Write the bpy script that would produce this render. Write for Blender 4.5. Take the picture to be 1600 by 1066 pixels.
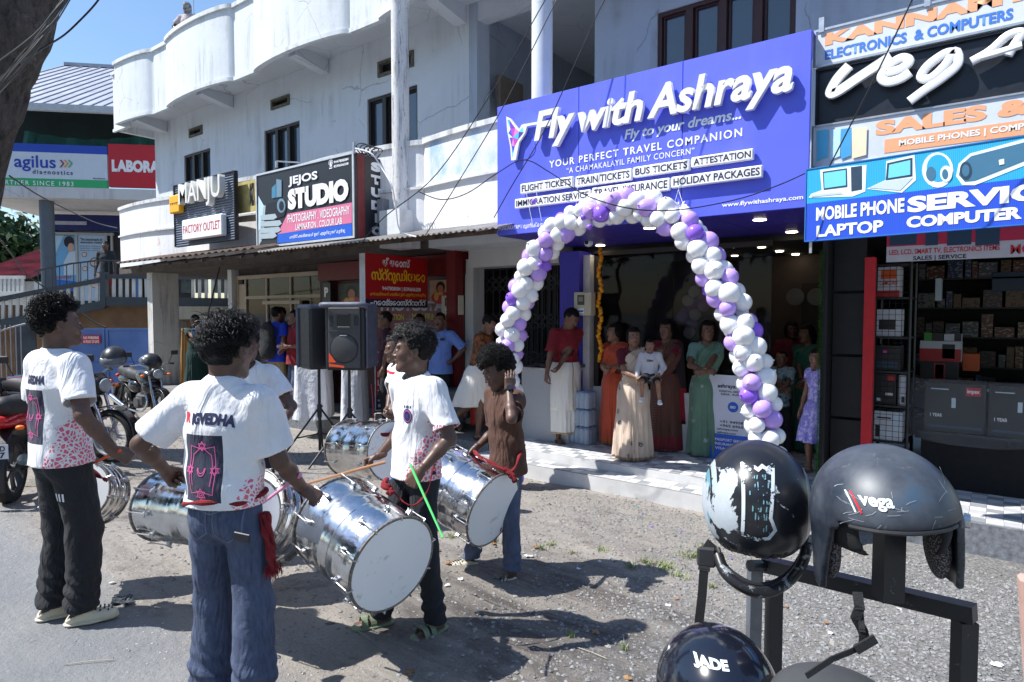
import bpy,math,random
import numpy as np
from mathutils import Vector,Matrix,Euler
for _o in list(bpy.data.objects):bpy.data.objects.remove(_o)
SC = bpy.context.scene
COL = SC.collection
PI = math.pi
# ------------------------------------------------------------------ camera
FPX = 1000.0;HOR = 488.0;YAW = math.radians(37.4);PITCH = -math.atan((533-HOR)/FPX)
cam_d = bpy.data.cameras.new('camera');cam = bpy.data.objects.new('camera',cam_d);COL.objects.link(cam)
cam_d.sensor_width = 36;cam_d.lens = 36*FPX/1600;cam_d.clip_start = .05;cam_d.clip_end = 3000
CAMZ = 1.70
cam.location = (0,0,CAMZ);cam.rotation_euler = (PI/2+PITCH,0,YAW)
SC.camera = cam
CAMM = Matrix.Translation((0,0,CAMZ)) @ Euler((PI/2+PITCH,0,YAW)).to_matrix().to_4x4()
# ------------------------------------------------------------------ world + sun
SUN = Vector((.837,.766,-1.6)).normalized()
w = bpy.data.worlds.new('World');SC.world = w;w.use_nodes = True
nt = w.node_tree;nt.nodes.clear()
sky = nt.nodes.new('ShaderNodeTexSky');sky.sky_type = 'NISHITA';sky.sun_disc = False
sky.sun_elevation = math.asin(-SUN.z);sky.sun_rotation = math.atan2(-SUN.x,-SUN.y)
sky.altitude = 0;sky.air_density = 1.3;sky.dust_density = .5;sky.ozone_density = 6
bg = nt.nodes.new('ShaderNodeBackground');bg.inputs[1].default_value = .112
wo = nt.nodes.new('ShaderNodeOutputWorld')
nt.links.new(sky.outputs[0],bg.inputs[0]);nt.links.new(bg.outputs[0],wo.inputs[0])
sd = bpy.data.lights.new('sun','SUN');sd.energy = 4.8;sd.angle = math.radians(.53);sd.color = (1,.985,.955)
so = bpy.data.objects.new('sun',sd);COL.objects.link(so);so.rotation_euler = SUN.to_track_quat('-Z','Y').to_euler()
SC.view_settings.view_transform = 'Standard';SC.view_settings.look = 'None'
SC.view_settings.exposure = .70;SC.view_settings.gamma = 1;SC.view_settings.use_curve_mapping = False
SC.render.engine = 'CYCLES'
SC.cycles.max_bounces = 8;SC.cycles.diffuse_bounces = 4;SC.cycles.glossy_bounces = 4;SC.cycles.transmission_bounces = 6;SC.cycles.transparent_max_bounces = 16
SC.cycles.use_denoising = True
RND = random.Random(7)
# ------------------------------------------------------------------ helpers
def ray(u,v):
 return(CAMM.to_3x3()@Vector(((u-800)/FPX,-(v-533)/FPX,-1)))
def P(u,v,x=None,y=None,z=None,d=None):
 """world point seen at photo pixel (u,v) on a plane x=, y=, z= or at depth d"""
 r = ray(u,v)
 if x is not None:t = x/r.x
 elif y is not None:t = y/r.y
 elif z is not None:t = (z-CAMZ)/r.z
 else:t = d
 return Vector((0,0,CAMZ))+r*t
class Plane:
 """vertical board plane through o with horizontal direction xd; normal points to the viewer side"""
 def __init__(s,o,xd=(1,0)):
  s.o = Vector((o[0],o[1],0));s.x = Vector((xd[0],xd[1],0)).normalized();s.z = Vector((0,0,1));s.n = s.x.cross(s.z)
 def px(s,u,v):
  r = ray(u,v);c = Vector((0,0,CAMZ));t = (s.o-c).dot(s.n)/r.dot(s.n);p = c+r*t
  return(p-s.o).dot(s.x),p.z
 def w(s,a,b,n=0.):
  return s.o+s.x*a+s.z*b+s.n*n
 def m(s,a=0,b=0,n=0):
  m = Matrix.Identity(4)
  for i in range(3):m[i][0] = s.x[i];m[i][1] = s.z[i];m[i][2] = s.n[i]
  q = s.w(a,b,n)
  for i in range(3):m[i][3] = q[i]
  return m
 def off(s,n):
  q = Plane((0,0));q.o = s.o+s.n*n;q.x = s.x;q.n = s.n;return q
def wm(o):
 m = o.matrix_basis.copy()
 while o.parent is not None:
  o = o.parent;m = o.matrix_basis @ m
 return m
def tag(o,label=None,cat=None,group=None,kind=None):
 if label:o['label'] = label
 if cat:o['category'] = cat
 if group:o['group'] = group
 if kind:o['kind'] = kind
 return o
def thing(name,label,cat,loc=(0,0,0),rotz=0,group=None,kind=None):
 o = bpy.data.objects.new(name,None);COL.objects.link(o);o.empty_display_size = .1
 o.location = loc;o.rotation_euler = (0,0,rotz)
 return tag(o,label,cat,group,kind)
def copy_tree(o,parent=None):
 c = o.copy();COL.objects.link(c);c.parent = parent
 for ch in[k for k in o.children]:copy_tree(ch,c)
 return c
def mesh_np(name,V,F4=None,F3=None,smooth=True):
 me = bpy.data.meshes.new(name)
 V = np.asarray(V,dtype=np.float32).reshape(-1,3)
 fs = [];n4 = 0 if F4 is None else len(F4);n3 = 0 if F3 is None else len(F3)
 me.vertices.add(len(V));me.vertices.foreach_set('co',V.ravel())
 li = []
 if n4:li.append(np.asarray(F4,dtype=np.int32).ravel())
 if n3:li.append(np.asarray(F3,dtype=np.int32).ravel())
 li = np.concatenate(li)if li else np.zeros(0,np.int32)
 me.loops.add(len(li));me.loops.foreach_set('vertex_index',li)
 st = np.concatenate([np.arange(n4)*4,n4*4+np.arange(n3)*3]).astype(np.int32)
 me.polygons.add(n4+n3);me.polygons.foreach_set('loop_start',st)
 me.polygons.foreach_set('use_smooth',np.full(n4+n3,smooth,dtype=bool))
 me.update(calc_edges=True);me.validate()
 return me
class MB:
 def __init__(s):s.v = [];s.f = [];s.mi = [];s.cur = 0
 def add(s,vs,fs):
  b = len(s.v);s.v.extend([tuple(x)for x in vs]);s.f.extend([tuple(b+i for i in f)for f in fs]);s.mi.extend([s.cur]*len(fs));return s
 def box(s,x0,x1,y0,y1,z0,z1,m=None):
  vs = [Vector(p)for p in((x0,y0,z0),(x1,y0,z0),(x1,y1,z0),(x0,y1,z0),(x0,y0,z1),(x1,y0,z1),(x1,y1,z1),(x0,y1,z1))]
  if m is not None:vs = [m@p for p in vs]
  return s.add(vs,[(0,3,2,1),(4,5,6,7),(0,1,5,4),(1,2,6,5),(2,3,7,6),(3,0,4,7)])
 def bbox(s,c,sx,sy,sz,rz=0,bev=0,m=None):
  """box centred at c, optionally bevelled"""
  M = Matrix.Translation(c) @ Matrix.Rotation(rz,4,'Z')
  if m is not None:M = m @ M
  if bev <= 0:return s.box(-sx/2,sx/2,-sy/2,sy/2,-sz/2,sz/2,M)
  b = bev;vs = [];idx = {}
  for ax in range(3):
   for sg in(-1,1):
    for a in(-1,1):
     for c2 in(-1,1):
      p = [0,0,0];h = (sx/2,sy/2,sz/2)
      o1,o2 = [i for i in range(3)if i!=ax]
      p[ax] = sg*h[ax];p[o1] = a*(h[o1]-b);p[o2] = c2*(h[o2]-b)
      k = [0,0,0];k[ax] = sg;k[o1] = a;k[o2] = c2
      idx[(ax,tuple(k))] = len(vs);vs.append(M@Vector(p))
  fs = []
  for ax in range(3):
   o1,o2 = [i for i in range(3)if i!=ax]
   for sg in(-1,1):
    q = []
    for a,c2 in((-1,-1),(1,-1),(1,1),(-1,1)):
     k = [0,0,0];k[ax] = sg;k[o1] = a;k[o2] = c2;q.append(idx[(ax,tuple(k))])
    if(sg<0)^(ax==1):q = q[::-1]
    fs.append(q)
  for a1,a2 in((0,1),(0,2),(1,2)):
   o = 3-a1-a2
   for s1 in(-1,1):
    for s2 in(-1,1):
     k1 = [0,0,0];k1[a1] = s1;k1[a2] = s2;k1[o] = -1;k2 = list(k1);k2[o] = 1
     fs.append([idx[(a1,tuple(k1))],idx[(a1,tuple(k2))],idx[(a2,tuple(k2))],idx[(a2,tuple(k1))]])
  for s1 in(-1,1):
   for s2 in(-1,1):
    for s3 in(-1,1):
     k = (s1,s2,s3);fs.append([idx[(0,k)],idx[(1,k)],idx[(2,k)]])
  return s.add(vs,fs)
 def ring(s,c,u,v,r,n,ph=0):
  return[c+u*(r*math.cos(2*PI*i/n+ph))+v*(r*math.sin(2*PI*i/n+ph))for i in range(n)]
 def tube(s,pts,r,n=8,cap=True,closed=False):
  pts = [Vector(p)for p in pts]
  if not hasattr(r,'__len__'):r = [r]*len(pts)
  L = len(pts);vs = [];up = None
  for i,p in enumerate(pts):
   if closed:t = pts[(i+1)%L]-pts[i-1]
   else:t = pts[min(i+1,L-1)]-pts[max(i-1,0)]
   t = t.normalized()if t.length > 1e-9 else Vector((0,0,1))
   if up is None:a = Vector((0,0,1))if abs(t.z) < .9 else Vector((1,0,0));up = (a-t*a.dot(t)).normalized()
   else:
    up = up-t*up.dot(t);up = up.normalized()if up.length > 1e-6 else t.orthogonal().normalized()
   vs += s.ring(p,up,t.cross(up),r[i],n)
  fs = []
  for i in range(L if closed else L-1):
   j = (i+1)%L
   for k in range(n):fs.append((i*n+k,i*n+(k+1)%n,j*n+(k+1)%n,j*n+k))
  if cap and not closed:fs.append(tuple(range(n))[::-1]);fs.append(tuple((L-1)*n+k for k in range(n)))
  return s.add(vs,fs)
 def bar(s,a,b,w,h=None,upv=(0,0,1),ext=0):
  """rectangular bar from a to b, width w (sideways), height h"""
  a = Vector(a);b = Vector(b);h = w if h is None else h
  t = (b-a).normalized();up = Vector(upv);sd_ = t.cross(up)
  if sd_.length < 1e-5:sd_ = t.orthogonal()
  sd_.normalize();up = sd_.cross(t);a = a-t*ext;b = b+t*ext
  vs = [p+sd_*(i*w/2)+up*(j*h/2)for p in(a,b)for i,j in((-1,-1),(1,-1),(1,1),(-1,1))]
  return s.add(vs,[(0,1,2,3),(7,6,5,4),(0,4,5,1),(1,5,6,2),(2,6,7,3),(3,7,4,0)])
 def lathe(s,prof,n=32,m=None,cap=False):
  """prof [(r,z)...] around local z"""
  vs = []
  for r,z in prof:
   for k in range(n):
    a = 2*PI*k/n;p = Vector((r*math.cos(a),r*math.sin(a),z));vs.append(m@p if m is not None else p)
  L = len(prof);fs = []
  for i in range(L-1):
   for k in range(n):fs.append((i*n+k,i*n+(k+1)%n,(i+1)*n+(k+1)%n,(i+1)*n+k))
  if cap:fs.append(tuple(range(n))[::-1]);fs.append(tuple((L-1)*n+k for k in range(n)))
  return s.add(vs,fs)
 def quad(s,*p):return s.add(p,[tuple(range(len(p)))])
 def grid(s,fn,nu,nv):
  vs = [fn(i/nu,j/nv)for j in range(nv+1)for i in range(nu+1)]
  return s.add(vs,[(j*(nu+1)+i,j*(nu+1)+i+1,(j+1)*(nu+1)+i+1,(j+1)*(nu+1)+i)for j in range(nv)for i in range(nu)])
 def prism(s,poly,n0,n1,m):
  """2-D polygon (x,y) extruded along local z from n0 to n1 under matrix m"""
  k = len(poly);vs = [m@Vector((a,b,n0))for a,b in poly]+[m@Vector((a,b,n1))for a,b in poly]
  return s.add(vs,[tuple(range(k))[::-1],tuple(range(k,2*k))]+[(i,(i+1)%k,k+(i+1)%k,k+i)for i in range(k)])
 def mesh(s,name,smooth=False,inv=None):
  me = bpy.data.meshes.new(name)
  vs = s.v if inv is None else[tuple(inv@Vector(p))for p in s.v]
  me.from_pydata(vs,[],s.f)
  if smooth:me.polygons.foreach_set('use_smooth',[True]*len(s.f))
  if any(s.mi):me.polygons.foreach_set('material_index',s.mi)
  me.update()
  return me
 def build(s,name,mat,parent=None,smooth=False,world=False,sharp=None,**tg):
  inv = wm(parent).inverted()if(world and parent is not None)else None
  me = s.mesh(name,smooth,inv)
  return obj(name,me,mat,parent,sharp=(35 if smooth and sharp is None else sharp),**tg)
def obj(name,me,mat,parent=None,sharp=None,**tg):
 for mm in(mat if isinstance(mat,(list,tuple))else[mat]):
  if mm is not None:me.materials.append(mm)
 if sharp:
  try:me.set_sharp_from_angle(angle=math.radians(sharp))
  except Exception:pass
 o = bpy.data.objects.new(name,me);COL.objects.link(o)
 if parent is not None:o.parent = parent
 if tg:tag(o,**tg)
 return o
 # ------------------------------------------------------------------ materials
def lin(c):
 """sRGB 0-255 -> linear"""
 r = []
 for x in c:
  x = x/255;r.append(x/12.92 if x<=.04045 else((x+.055)/1.055)**2.4)
 return tuple(r)
class NT:
 def __init__(s,name):
  s.m = bpy.data.materials.new(name);s.m.use_nodes = True;s.t = s.m.node_tree;s.b = s.t.nodes['Principled BSDF']
  s.co = None
 def n(s,typ,**kw):
  x = s.t.nodes.new(typ)
  for k,v in kw.items():setattr(x,k,v)
  return x
 def l(s,a,b):s.t.links.new(a,b)
 def coord(s,scale=(1,1,1),kind='Object',loc=(0,0,0),rot=(0,0,0)):
  if s.co is None:s.co = s.n('ShaderNodeTexCoord')
  mp = s.n('ShaderNodeMapping');mp.inputs['Scale'].default_value = scale;mp.inputs['Location'].default_value = loc;mp.inputs['Rotation'].default_value = rot
  s.l(s.co.outputs[kind],mp.inputs[0]);return mp.outputs[0]
 def noise(s,sc,det=4,rough=.6,scale=(1,1,1),loc=(0,0,0),dist=0):
  x = s.n('ShaderNodeTexNoise');x.inputs['Scale'].default_value = sc;x.inputs['Detail'].default_value = det;x.inputs['Roughness'].default_value = rough;x.inputs['Distortion'].default_value = dist
  s.l(s.coord(scale,loc=loc),x.inputs['Vector']);return x.outputs[0]
 def ramp(s,f,p0,p1,c0=(0,0,0),c1=(1,1,1)):
  x = s.n('ShaderNodeValToRGB');e = x.color_ramp.elements
  e[0].position = p0;e[1].position = p1;e[0].color = (*c0,1);e[1].color = (*c1,1)
  s.l(f,x.inputs[0]);return x.outputs[0]
 def mix(s,fac,a,b,mode='MIX'):
  x = s.n('ShaderNodeMix',data_type='RGBA',blend_type=mode)
  for v,i in((fac,0),(a,6),(b,7)):
   if isinstance(v,(int,float)):x.inputs[i].default_value = v
   elif isinstance(v,tuple):x.inputs[i].default_value = (*v,1)
   else:s.l(v,x.inputs[i])
  return x.outputs[2]
 def math(s,op,a,b=None,clamp=False):
  x = s.n('ShaderNodeMath',operation=op,use_clamp=clamp)
  for v,i in((a,0),(b,1)):
   if v is None:continue
   if isinstance(v,(int,float)):x.inputs[i].default_value = v
   else:s.l(v,x.inputs[i])
  return x.outputs[0]
 def sep(s,v=None):
  x = s.n('ShaderNodeSeparateXYZ');s.l(s.coord()if v is None else v,x.inputs[0]);return x.outputs
 def box(s,v,lo,hi,ed=.002):
  """1 inside lo..hi"""
  a = s.math('GREATER_THAN',v,lo);b = s.math('LESS_THAN',v,hi);return s.math('MULTIPLY',a,b)
 def col(s,c):
  if isinstance(c,tuple):s.b.inputs['Base Color'].default_value = (*c,1)
  else:s.l(c,s.b.inputs['Base Color'])
 def rough(s,c):
  if isinstance(c,(int,float)):s.b.inputs['Roughness'].default_value = c
  else:s.l(c,s.b.inputs['Roughness'])
 def bump(s,h,strength=.3,dist=.01,prev=None):
  x = s.n('ShaderNodeBump');x.inputs['Strength'].default_value = strength;x.inputs['Distance'].default_value = dist
  s.l(h,x.inputs['Height'])
  if prev is not None:s.l(prev,x.inputs['Normal'])
  s.l(x.outputs[0],s.b.inputs['Normal']);return x.outputs[0]
_M = {}
def mat(name,col=(.5,.5,.5),rough=.6,metal=0,var=.15,vs=8,bump=.1,bs=60,dirt=0,spec=None,coat=0,sheen=0,fine=None):
 """plain surface: colour varied by noise, fine bump, optional dirt patches"""
 if name in _M:return _M[name]
 k = NT(name);c = tuple(col)
 n1 = k.noise(vs,5,.6)
 d = tuple(max(0,x*(1-var))for x in c);u = tuple(min(1,x*(1+var*.6))for x in c)
 cc = k.ramp(n1,.3,.7,d,u)
 if dirt:
  n2 = k.noise(vs*.45,6,.7,loc=(3,1,7));f = k.ramp(n2,.5,.75)
  cc = k.mix(k.math('MULTIPLY',f,dirt),cc,tuple(x*.35+.02 for x in c))
 k.col(cc);k.b.inputs['Metallic'].default_value = metal
 n3 = k.noise(vs*2.5,4,.6)
 k.l(k.math('ADD',k.math('MULTIPLY',n3,.25),max(0,rough-.12)),k.b.inputs['Roughness'])
 if bump:k.bump(k.noise(bs,4,.65),bump,.004)
 if spec is not None:k.b.inputs['Specular IOR Level'].default_value = spec
 if coat:k.b.inputs['Coat Weight'].default_value = coat;k.b.inputs['Coat Roughness'].default_value = .08
 if sheen:k.b.inputs['Sheen Weight'].default_value = sheen
 _M[name] = k.m;return k.m
def flat(name,rgb=None,rough=.45,**kw):
 """printed / painted colour given as sRGB 0-255"""
 if name in _M:return _M[name]
 kw.setdefault('var',.04);kw.setdefault('bump',.03)
 return mat(name,lin(rgb),rough,**kw)
def emis(name,col,st):
 if name in _M:return _M[name]
 k = NT(name);k.col(tuple(col));k.b.inputs['Emission Color'].default_value = (*col,1);k.b.inputs['Emission Strength'].default_value = st;_M[name] = k.m;return k.m
 # ------------------------------------------------------------------ text
def text_mesh(s,bold=0.,ext=0.,shear=0.,bevel=0.,res=3,space=1.):
 cu = bpy.data.curves.new('t','FONT');cu.body = s;cu.size = 1;cu.offset = bold;cu.extrude = ext;cu.shear = shear
 cu.bevel_depth = bevel;cu.resolution_u = res;cu.space_character = space;cu.bevel_resolution = 1
 o = bpy.data.objects.new('t',cu);COL.objects.link(o)
 me = bpy.data.meshes.new_from_object(o)
 bpy.data.objects.remove(o);bpy.data.curves.remove(cu)
 return me
def fit(me,a0,b0,a1,b1,zs=1.):
 """scale mesh xy bbox into the rectangle"""
 n = len(me.vertices);c = np.zeros(n*3,np.float32);me.vertices.foreach_get('co',c);c = c.reshape(-1,3)
 if n == 0:return me
 lo = c.min(0);hi = c.max(0)
 c[:,0] = a0+(c[:,0]-lo[0])/(hi[0]-lo[0])*(a1-a0);c[:,1] = b0+(c[:,1]-lo[1])/(hi[1]-lo[1])*(b1-b0);c[:,2] *= zs
 me.vertices.foreach_set('co',c.ravel());me.update();return me
def lettering(s,pl,rect,mat_,parent,n=.003,bold=.02,ext=0,shear=0,bevel=0,name='lettering',px=True,space=1.,res=3,label=None):
 """text fitted to a rectangle on plane pl. rect = (u0,v0,u1,v1) photo pixels: bottom-left and top-right, or plane metres"""
 if px:a0,b0 = pl.px(rect[0],rect[1]);a1,b1 = pl.px(rect[2],rect[3])
 else:a0,b0,a1,b1 = rect
 me = text_mesh(s,bold,0 if not ext else.5,shear,0,res,space)
 fit(me,a0,b0,a1,b1)
 V = np.zeros(len(me.vertices)*3,np.float32);me.vertices.foreach_get('co',V);V = V.reshape(-1,3)
 V[:,2] = V[:,2]*ext+(n+ext/2)
 M = np.array((wm(parent).inverted()if parent is not None else Matrix.Identity(4))@pl.m())
 V = V @ M[:3,:3].T+M[:3,3]
 me.vertices.foreach_set('co',V.astype(np.float32).ravel());me.update();me.name = name
 me.materials.clear()
 o = obj(name,me,mat_,parent)
 if label:o['label'] = label
 return o
def board(name,pl,rect,t,mat_,parent,n=0,px=True,world=True,bev=0,**tg):
 """flat slab on plane: rect px (u0,v0,u1,v1) bottom-left/top-right; front face at n"""
 if px:a0,b0 = pl.px(rect[0],rect[1]);a1,b1 = pl.px(rect[2],rect[3])
 else:a0,b0,a1,b1 = rect
 mb = MB();M = pl.m((a0+a1)/2,(b0+b1)/2,n-t/2)
 mb.bbox((0,0,0),abs(a1-a0),abs(b1-b0),t,bev=bev,m=M)
 return mb.build(name,mat_,parent,world=True,**tg)
 # ================================================================== GROUND
def sstep(a,b,x):
 t = np.clip((x-a)/(b-a),0,1);return t*t*(3-2*t)
def vnoise(x,y,seed=0):
 """cheap value noise"""
 xi = np.floor(x).astype(np.int64);yi = np.floor(y).astype(np.int64);xf = x-xi;yf = y-yi
 def h(a,b):
  n = (a*374761393+b*668265263+seed*1442695)&0xffffffff
  n = ((n^(n>>13))*1274126177)&0xffffffff
  return((n^(n>>16))&0xffff)/65535.
 u = xf*xf*(3-2*xf);v = yf*yf*(3-2*yf)
 return(h(xi,yi)*(1-u)+h(xi+1,yi)*u)*(1-v)+(h(xi,yi+1)*(1-u)+h(xi+1,yi+1)*u)*v
def gz0(x,y):
 z = .04-.04*sstep(1.2,2.6,y)-.13*sstep(2.4,4.2,y)-.13*sstep(4.0,5.9,y)
 return z
def gzn(x,y):
 k = sstep(1.2,1.9,y)
 z = gz0(x,y)+k*(.05*(vnoise(x*.7,y*.7,1)-.5)+.022*(vnoise(x*2.7,y*2.7,2)-.5)+.010*(vnoise(x*9,y*9,3)-.5)+.006*(vnoise(x*23,y*23,4)-.5))
 z = z-.05*np.exp(-(((x+2.2)/.7)**2+((y-3.0)/.35)**2))*k
 return z
def gz(x,y):return float(gzn(np.array([float(x)]),np.array([float(y)]))[0])
def _axis(lo,hi,st,far):
 a = list(np.arange(lo,hi+1e-6,st));s = st
 x = lo;L = []
 while x > -far:s *= 1.25;x -= s;L.append(x)
 s = st;x = hi;R = []
 while x < far:s *= 1.25;x += s;R.append(x)
 return np.array(L[::-1]+a+R)
gx = _axis(-9,1.6,.035,500);gy = _axis(1.2,6.4,.035,500)
X,Y = np.meshgrid(gx,gy);Z = gzn(X,Y)
Z = np.where((Y>6.6),-.30,Z)
nx,ny = len(gx),len(gy);I = np.arange(nx*ny).reshape(ny,nx)
F4 = np.stack([I[:-1,:-1],I[:-1,1:],I[1:,1:],I[1:,:-1]],-1).reshape(-1,4)
k = NT('ground_earth')
yy = k.sep()[1];xx = k.sep()[0]
a1 = k.noise(130,5,.75);asph = k.ramp(a1,.25,.8,(.15,.148,.145),(.30,.295,.29))
asph = k.mix(k.math('MULTIPLY',k.ramp(k.noise(1.1,6,.65),.42,.7),.55),asph,(.36,.335,.30))
asph = k.mix(k.ramp(k.noise(2.6,5,.7,loc=(4,2,0)),.62,.72),asph,(.12,.115,.11))
d1 = k.noise(3.0,8,.7);dirt = k.ramp(d1,.3,.72,(.15,.13,.112),(.37,.335,.295))
d2 = k.noise(60,6,.75);dirt = k.mix(.55,dirt,k.ramp(d2,.3,.72,(.11,.095,.083),(.44,.405,.365)))
wet = k.noise(.9,5,.6,loc=(1.7,.2,0))
px_ = k.math('MULTIPLY',k.math('ADD',xx,2.0),.55);py_ = k.math('MULTIPLY',k.math('ADD',yy,-3.05),.8)
rr = k.math('SQRT',k.math('ADD',k.math('MULTIPLY',px_,px_),k.math('MULTIPLY',py_,py_)))
rr = k.math('ADD',rr,k.math('MULTIPLY',k.math('ADD',k.noise(2.5,6,.7),-.5),1.3))
dirt = k.mix(k.ramp(rr,.35,.95,(1,1,1),(0,0,0)),dirt,k.mix(d2,(.045,.038,.033),(.13,.112,.10)))
g1 = k.n('ShaderNodeTexVoronoi');g1.inputs['Scale'].default_value = 55;k.l(k.coord(),g1.inputs['Vector'])
grc = k.ramp(g1.outputs['Color'],.1,.9,(.16,.148,.137),(.42,.40,.38))
gd = k.ramp(g1.outputs['Distance'],.1,.55,(1,1,1),(.5,.5,.5))
grc = k.mix(1.,grc,gd,'MULTIPLY');grc = k.mix(1.,grc,(.96,1.,1.04),'MULTIPLY')
rut = k.ramp(k.noise(1.0,7,.72,scale=(.35,3.2,1),loc=(0,3,0),dist=.4),.44,.60);dirt = k.mix(k.math('MULTIPLY',rut,.55),dirt,(.36,.32,.275));blot = k.ramp(k.noise(1.7,7,.75,loc=(5,5,0)),.54,.64);dirt = k.mix(k.math('MULTIPLY',blot,.6),dirt,(.075,.064,.055));grc = k.mix(k.math('MULTIPLY',blot,.35),grc,(.13,.12,.11))
gm = k.math('ADD',k.math('ADD',k.math('MULTIPLY',xx,.5),1.0),k.math('MULTIPLY',k.math('ADD',k.noise(1.2,6,.7),-.5),2.2))
base = k.mix(k.math('MULTIPLY',k.ramp(gm,.1,.75),.8),dirt,grc)
bl = k.math('ADD',yy,k.math('MULTIPLY',k.math('ADD',k.noise(1.4,6,.7,loc=(8,0,0)),-.5),.9))
rd = k.ramp(bl,.0,1.0);rd = k.math('GREATER_THAN',bl,1.55);rdm = k.n('ShaderNodeMapRange');rdm.inputs[1].default_value = 1.42;rdm.inputs[2].default_value = 1.72;k.l(bl,rdm.inputs[0])
k.col(k.mix(rdm.outputs[0],k.mix(1.,asph,(.95,.99,1.05),'MULTIPLY'),base));k.rough(.93)
b1 = k.bump(k.noise(140,5,.7),.45,.006);k.bump(k.noise(22,7,.75),.8,.03,b1)
GM = k.m
g = obj('ground',mesh_np('ground',np.stack([X,Y,Z],-1).reshape(-1,3),F4),GM,None);tag(g,kind='structure')
def stones(name,n,area,smin,smax,col_a,col_b,dens=None,seed=1,flatz=.6,label=None):
 R = np.random.RandomState(seed)
 x0,x1,y0,y1 = area;xs = R.uniform(x0,x1,n*3);ys = R.uniform(y0,y1,n*3)
 if dens is not None:
  kp = R.rand(n*3) < dens(xs,ys);xs = xs[kp][:n];ys = ys[kp][:n]
 else:xs = xs[:n];ys = ys[:n]
 m = len(xs);zs = gzn(xs,ys)
 s = smin+(smax-smin)*R.rand(m)**3
 base = np.array([[1,0,0],[0,1,0],[-1,0,0],[0,-1,0],[0,0,1],[0,0,-1],[.6,.6,.5],[-.6,.5,.55]],float)
 Fb = np.array([[0,1,6],[1,4,6],[4,0,6],[1,2,7],[2,4,7],[4,1,7],[2,3,4],[3,0,4],[1,0,5],[2,1,5],[3,2,5],[0,3,5]])
 V = base[None]*(.65+.7*R.rand(m,8,1))*s[:,None,None]
 V[:,:,0] *= (.8+.6*R.rand(m))[:,None];V[:,:,2] *= flatz*(.6+.8*R.rand(m))[:,None]
 a = R.rand(m)*6.283;c,si = np.cos(a)[:,None],np.sin(a)[:,None]
 vx = V[:,:,0]*c-V[:,:,1]*si;vy = V[:,:,0]*si+V[:,:,1]*c
 V[:,:,0] = vx+xs[:,None];V[:,:,1] = vy+ys[:,None];V[:,:,2] += (zs+s*.12)[:,None]
 F = (Fb[None]+(np.arange(m)*8)[:,None,None]).reshape(-1,3)
 me = mesh_np(name,V.reshape(-1,3),None,F,smooth=False)
 k = NT(name);gi = k.n('ShaderNodeNewGeometry')
 k.col(k.mix(k.noise(90,3,.6),k.ramp(gi.outputs['Random Per Island'],.1,.95,col_a,col_b),tuple(.5*(p+q)for p,q in zip(col_a,col_b))));k.rough(.9);k.bump(k.noise(300,3),.3,.002)
 o = obj(name,me,k.m);tag(o,label,kind='stuff');return o
def _dg(x,y):return np.clip(.08+.9*sstep(-3.0,-.3,x*1.0+.35*(y-3.5)+1.2*(vnoise(x*1.3,y*1.3,9)-.5)),0,1)*sstep(1.3,1.9,y)
stones('gravel',42000,(-4.2,1.8,1.7,6.0),.004,.015,(.09,.088,.088),(.35,.35,.345),_dg,3,label='grey gravel spread over the forecourt')
def _dl(x,y):return sstep(1.5,2.3,y)*np.clip(.35+.6*vnoise(x*.8,y*.8,5),0,1)
stones('loose_stones',22000,(-12,-1.5,1.5,6.1),.003,.013,(.10,.093,.088),(.34,.325,.31),_dl,5,label='pale loose stones on the dirt forecourt')
stones('pebbles',420,(-5,1.2,1.6,5.5),.010,.030,(.10,.09,.08),(.32,.295,.27),None,8,label='larger pebbles lying on the dirt')
def _dr(x,y):return np.exp(-((y-1.5)/.35)**2)
stones('road_grit',3500,(-7,-1.5,.8,2.2),.002,.007,(.2,.18,.16),(.5,.46,.42),_dr,12,label='grit along the broken road edge')
def grass_patch(cs,name,label):
 R = np.random.RandomState(4);V = [];F = []
 for(cx,cy,r,n)in cs:
  for i in range(int(n*.6)):
   a = R.rand()*6.28;q = r*abs(R.randn())*.6;x = cx+q*math.cos(a);y = cy+q*math.sin(a);z = gz(x,y)
   h = .012+.035*R.rand();b = R.rand()*6.28;l = .03*R.rand();w_ = .0022
   dx,dy = math.cos(b),math.sin(b);k0 = len(V)
   V += [(x-dy*w_,y+dx*w_,z),(x+dy*w_,y-dx*w_,z),(x+dx*l*.5+dy*w_,y+dy*l*.5-dx*w_,z+h*.6),(x+dx*l*.5-dy*w_,y+dy*l*.5+dx*w_,z+h*.6),(x+dx*l*1.6,y+dy*l*1.6,z+h)]
   F += [(k0,k0+1,k0+2),(k0,k0+2,k0+3),(k0+3,k0+2,k0+4)]
 kk = NT(name);gi = kk.n('ShaderNodeNewGeometry');kk.col(kk.ramp(gi.outputs['Random Per Island'],0,1,(.09,.14,.04),(.32,.35,.15)));kk.rough(.7)
 o = obj(name,mesh_np(name,V,None,F,False),kk.m);tag(o,label,kind='stuff')
pts = []
for u,v,r,n in[(1085,862,.13,380),(1040,885,.12,300),(1010,880,.10,150),(985,890,.07,90),(940,862,.05,60),(845,862,.05,80),(860,855,.04,60),(770,855,.07,90),(740,860,.06,60),(895,868,.04,40),(1100,840,.06,120),(705,850,.08,90),(1112,918,.03,40),(890,1025,.025,40),(975,1050,.03,40),(1060,900,.08,110),(795,862,.05,50)]:
 p = P(u,v,z=-.15);pts.append((p.x,p.y,r,n))
grass_patch(pts,'grass','thin green grass tufts in the dirt')
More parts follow.
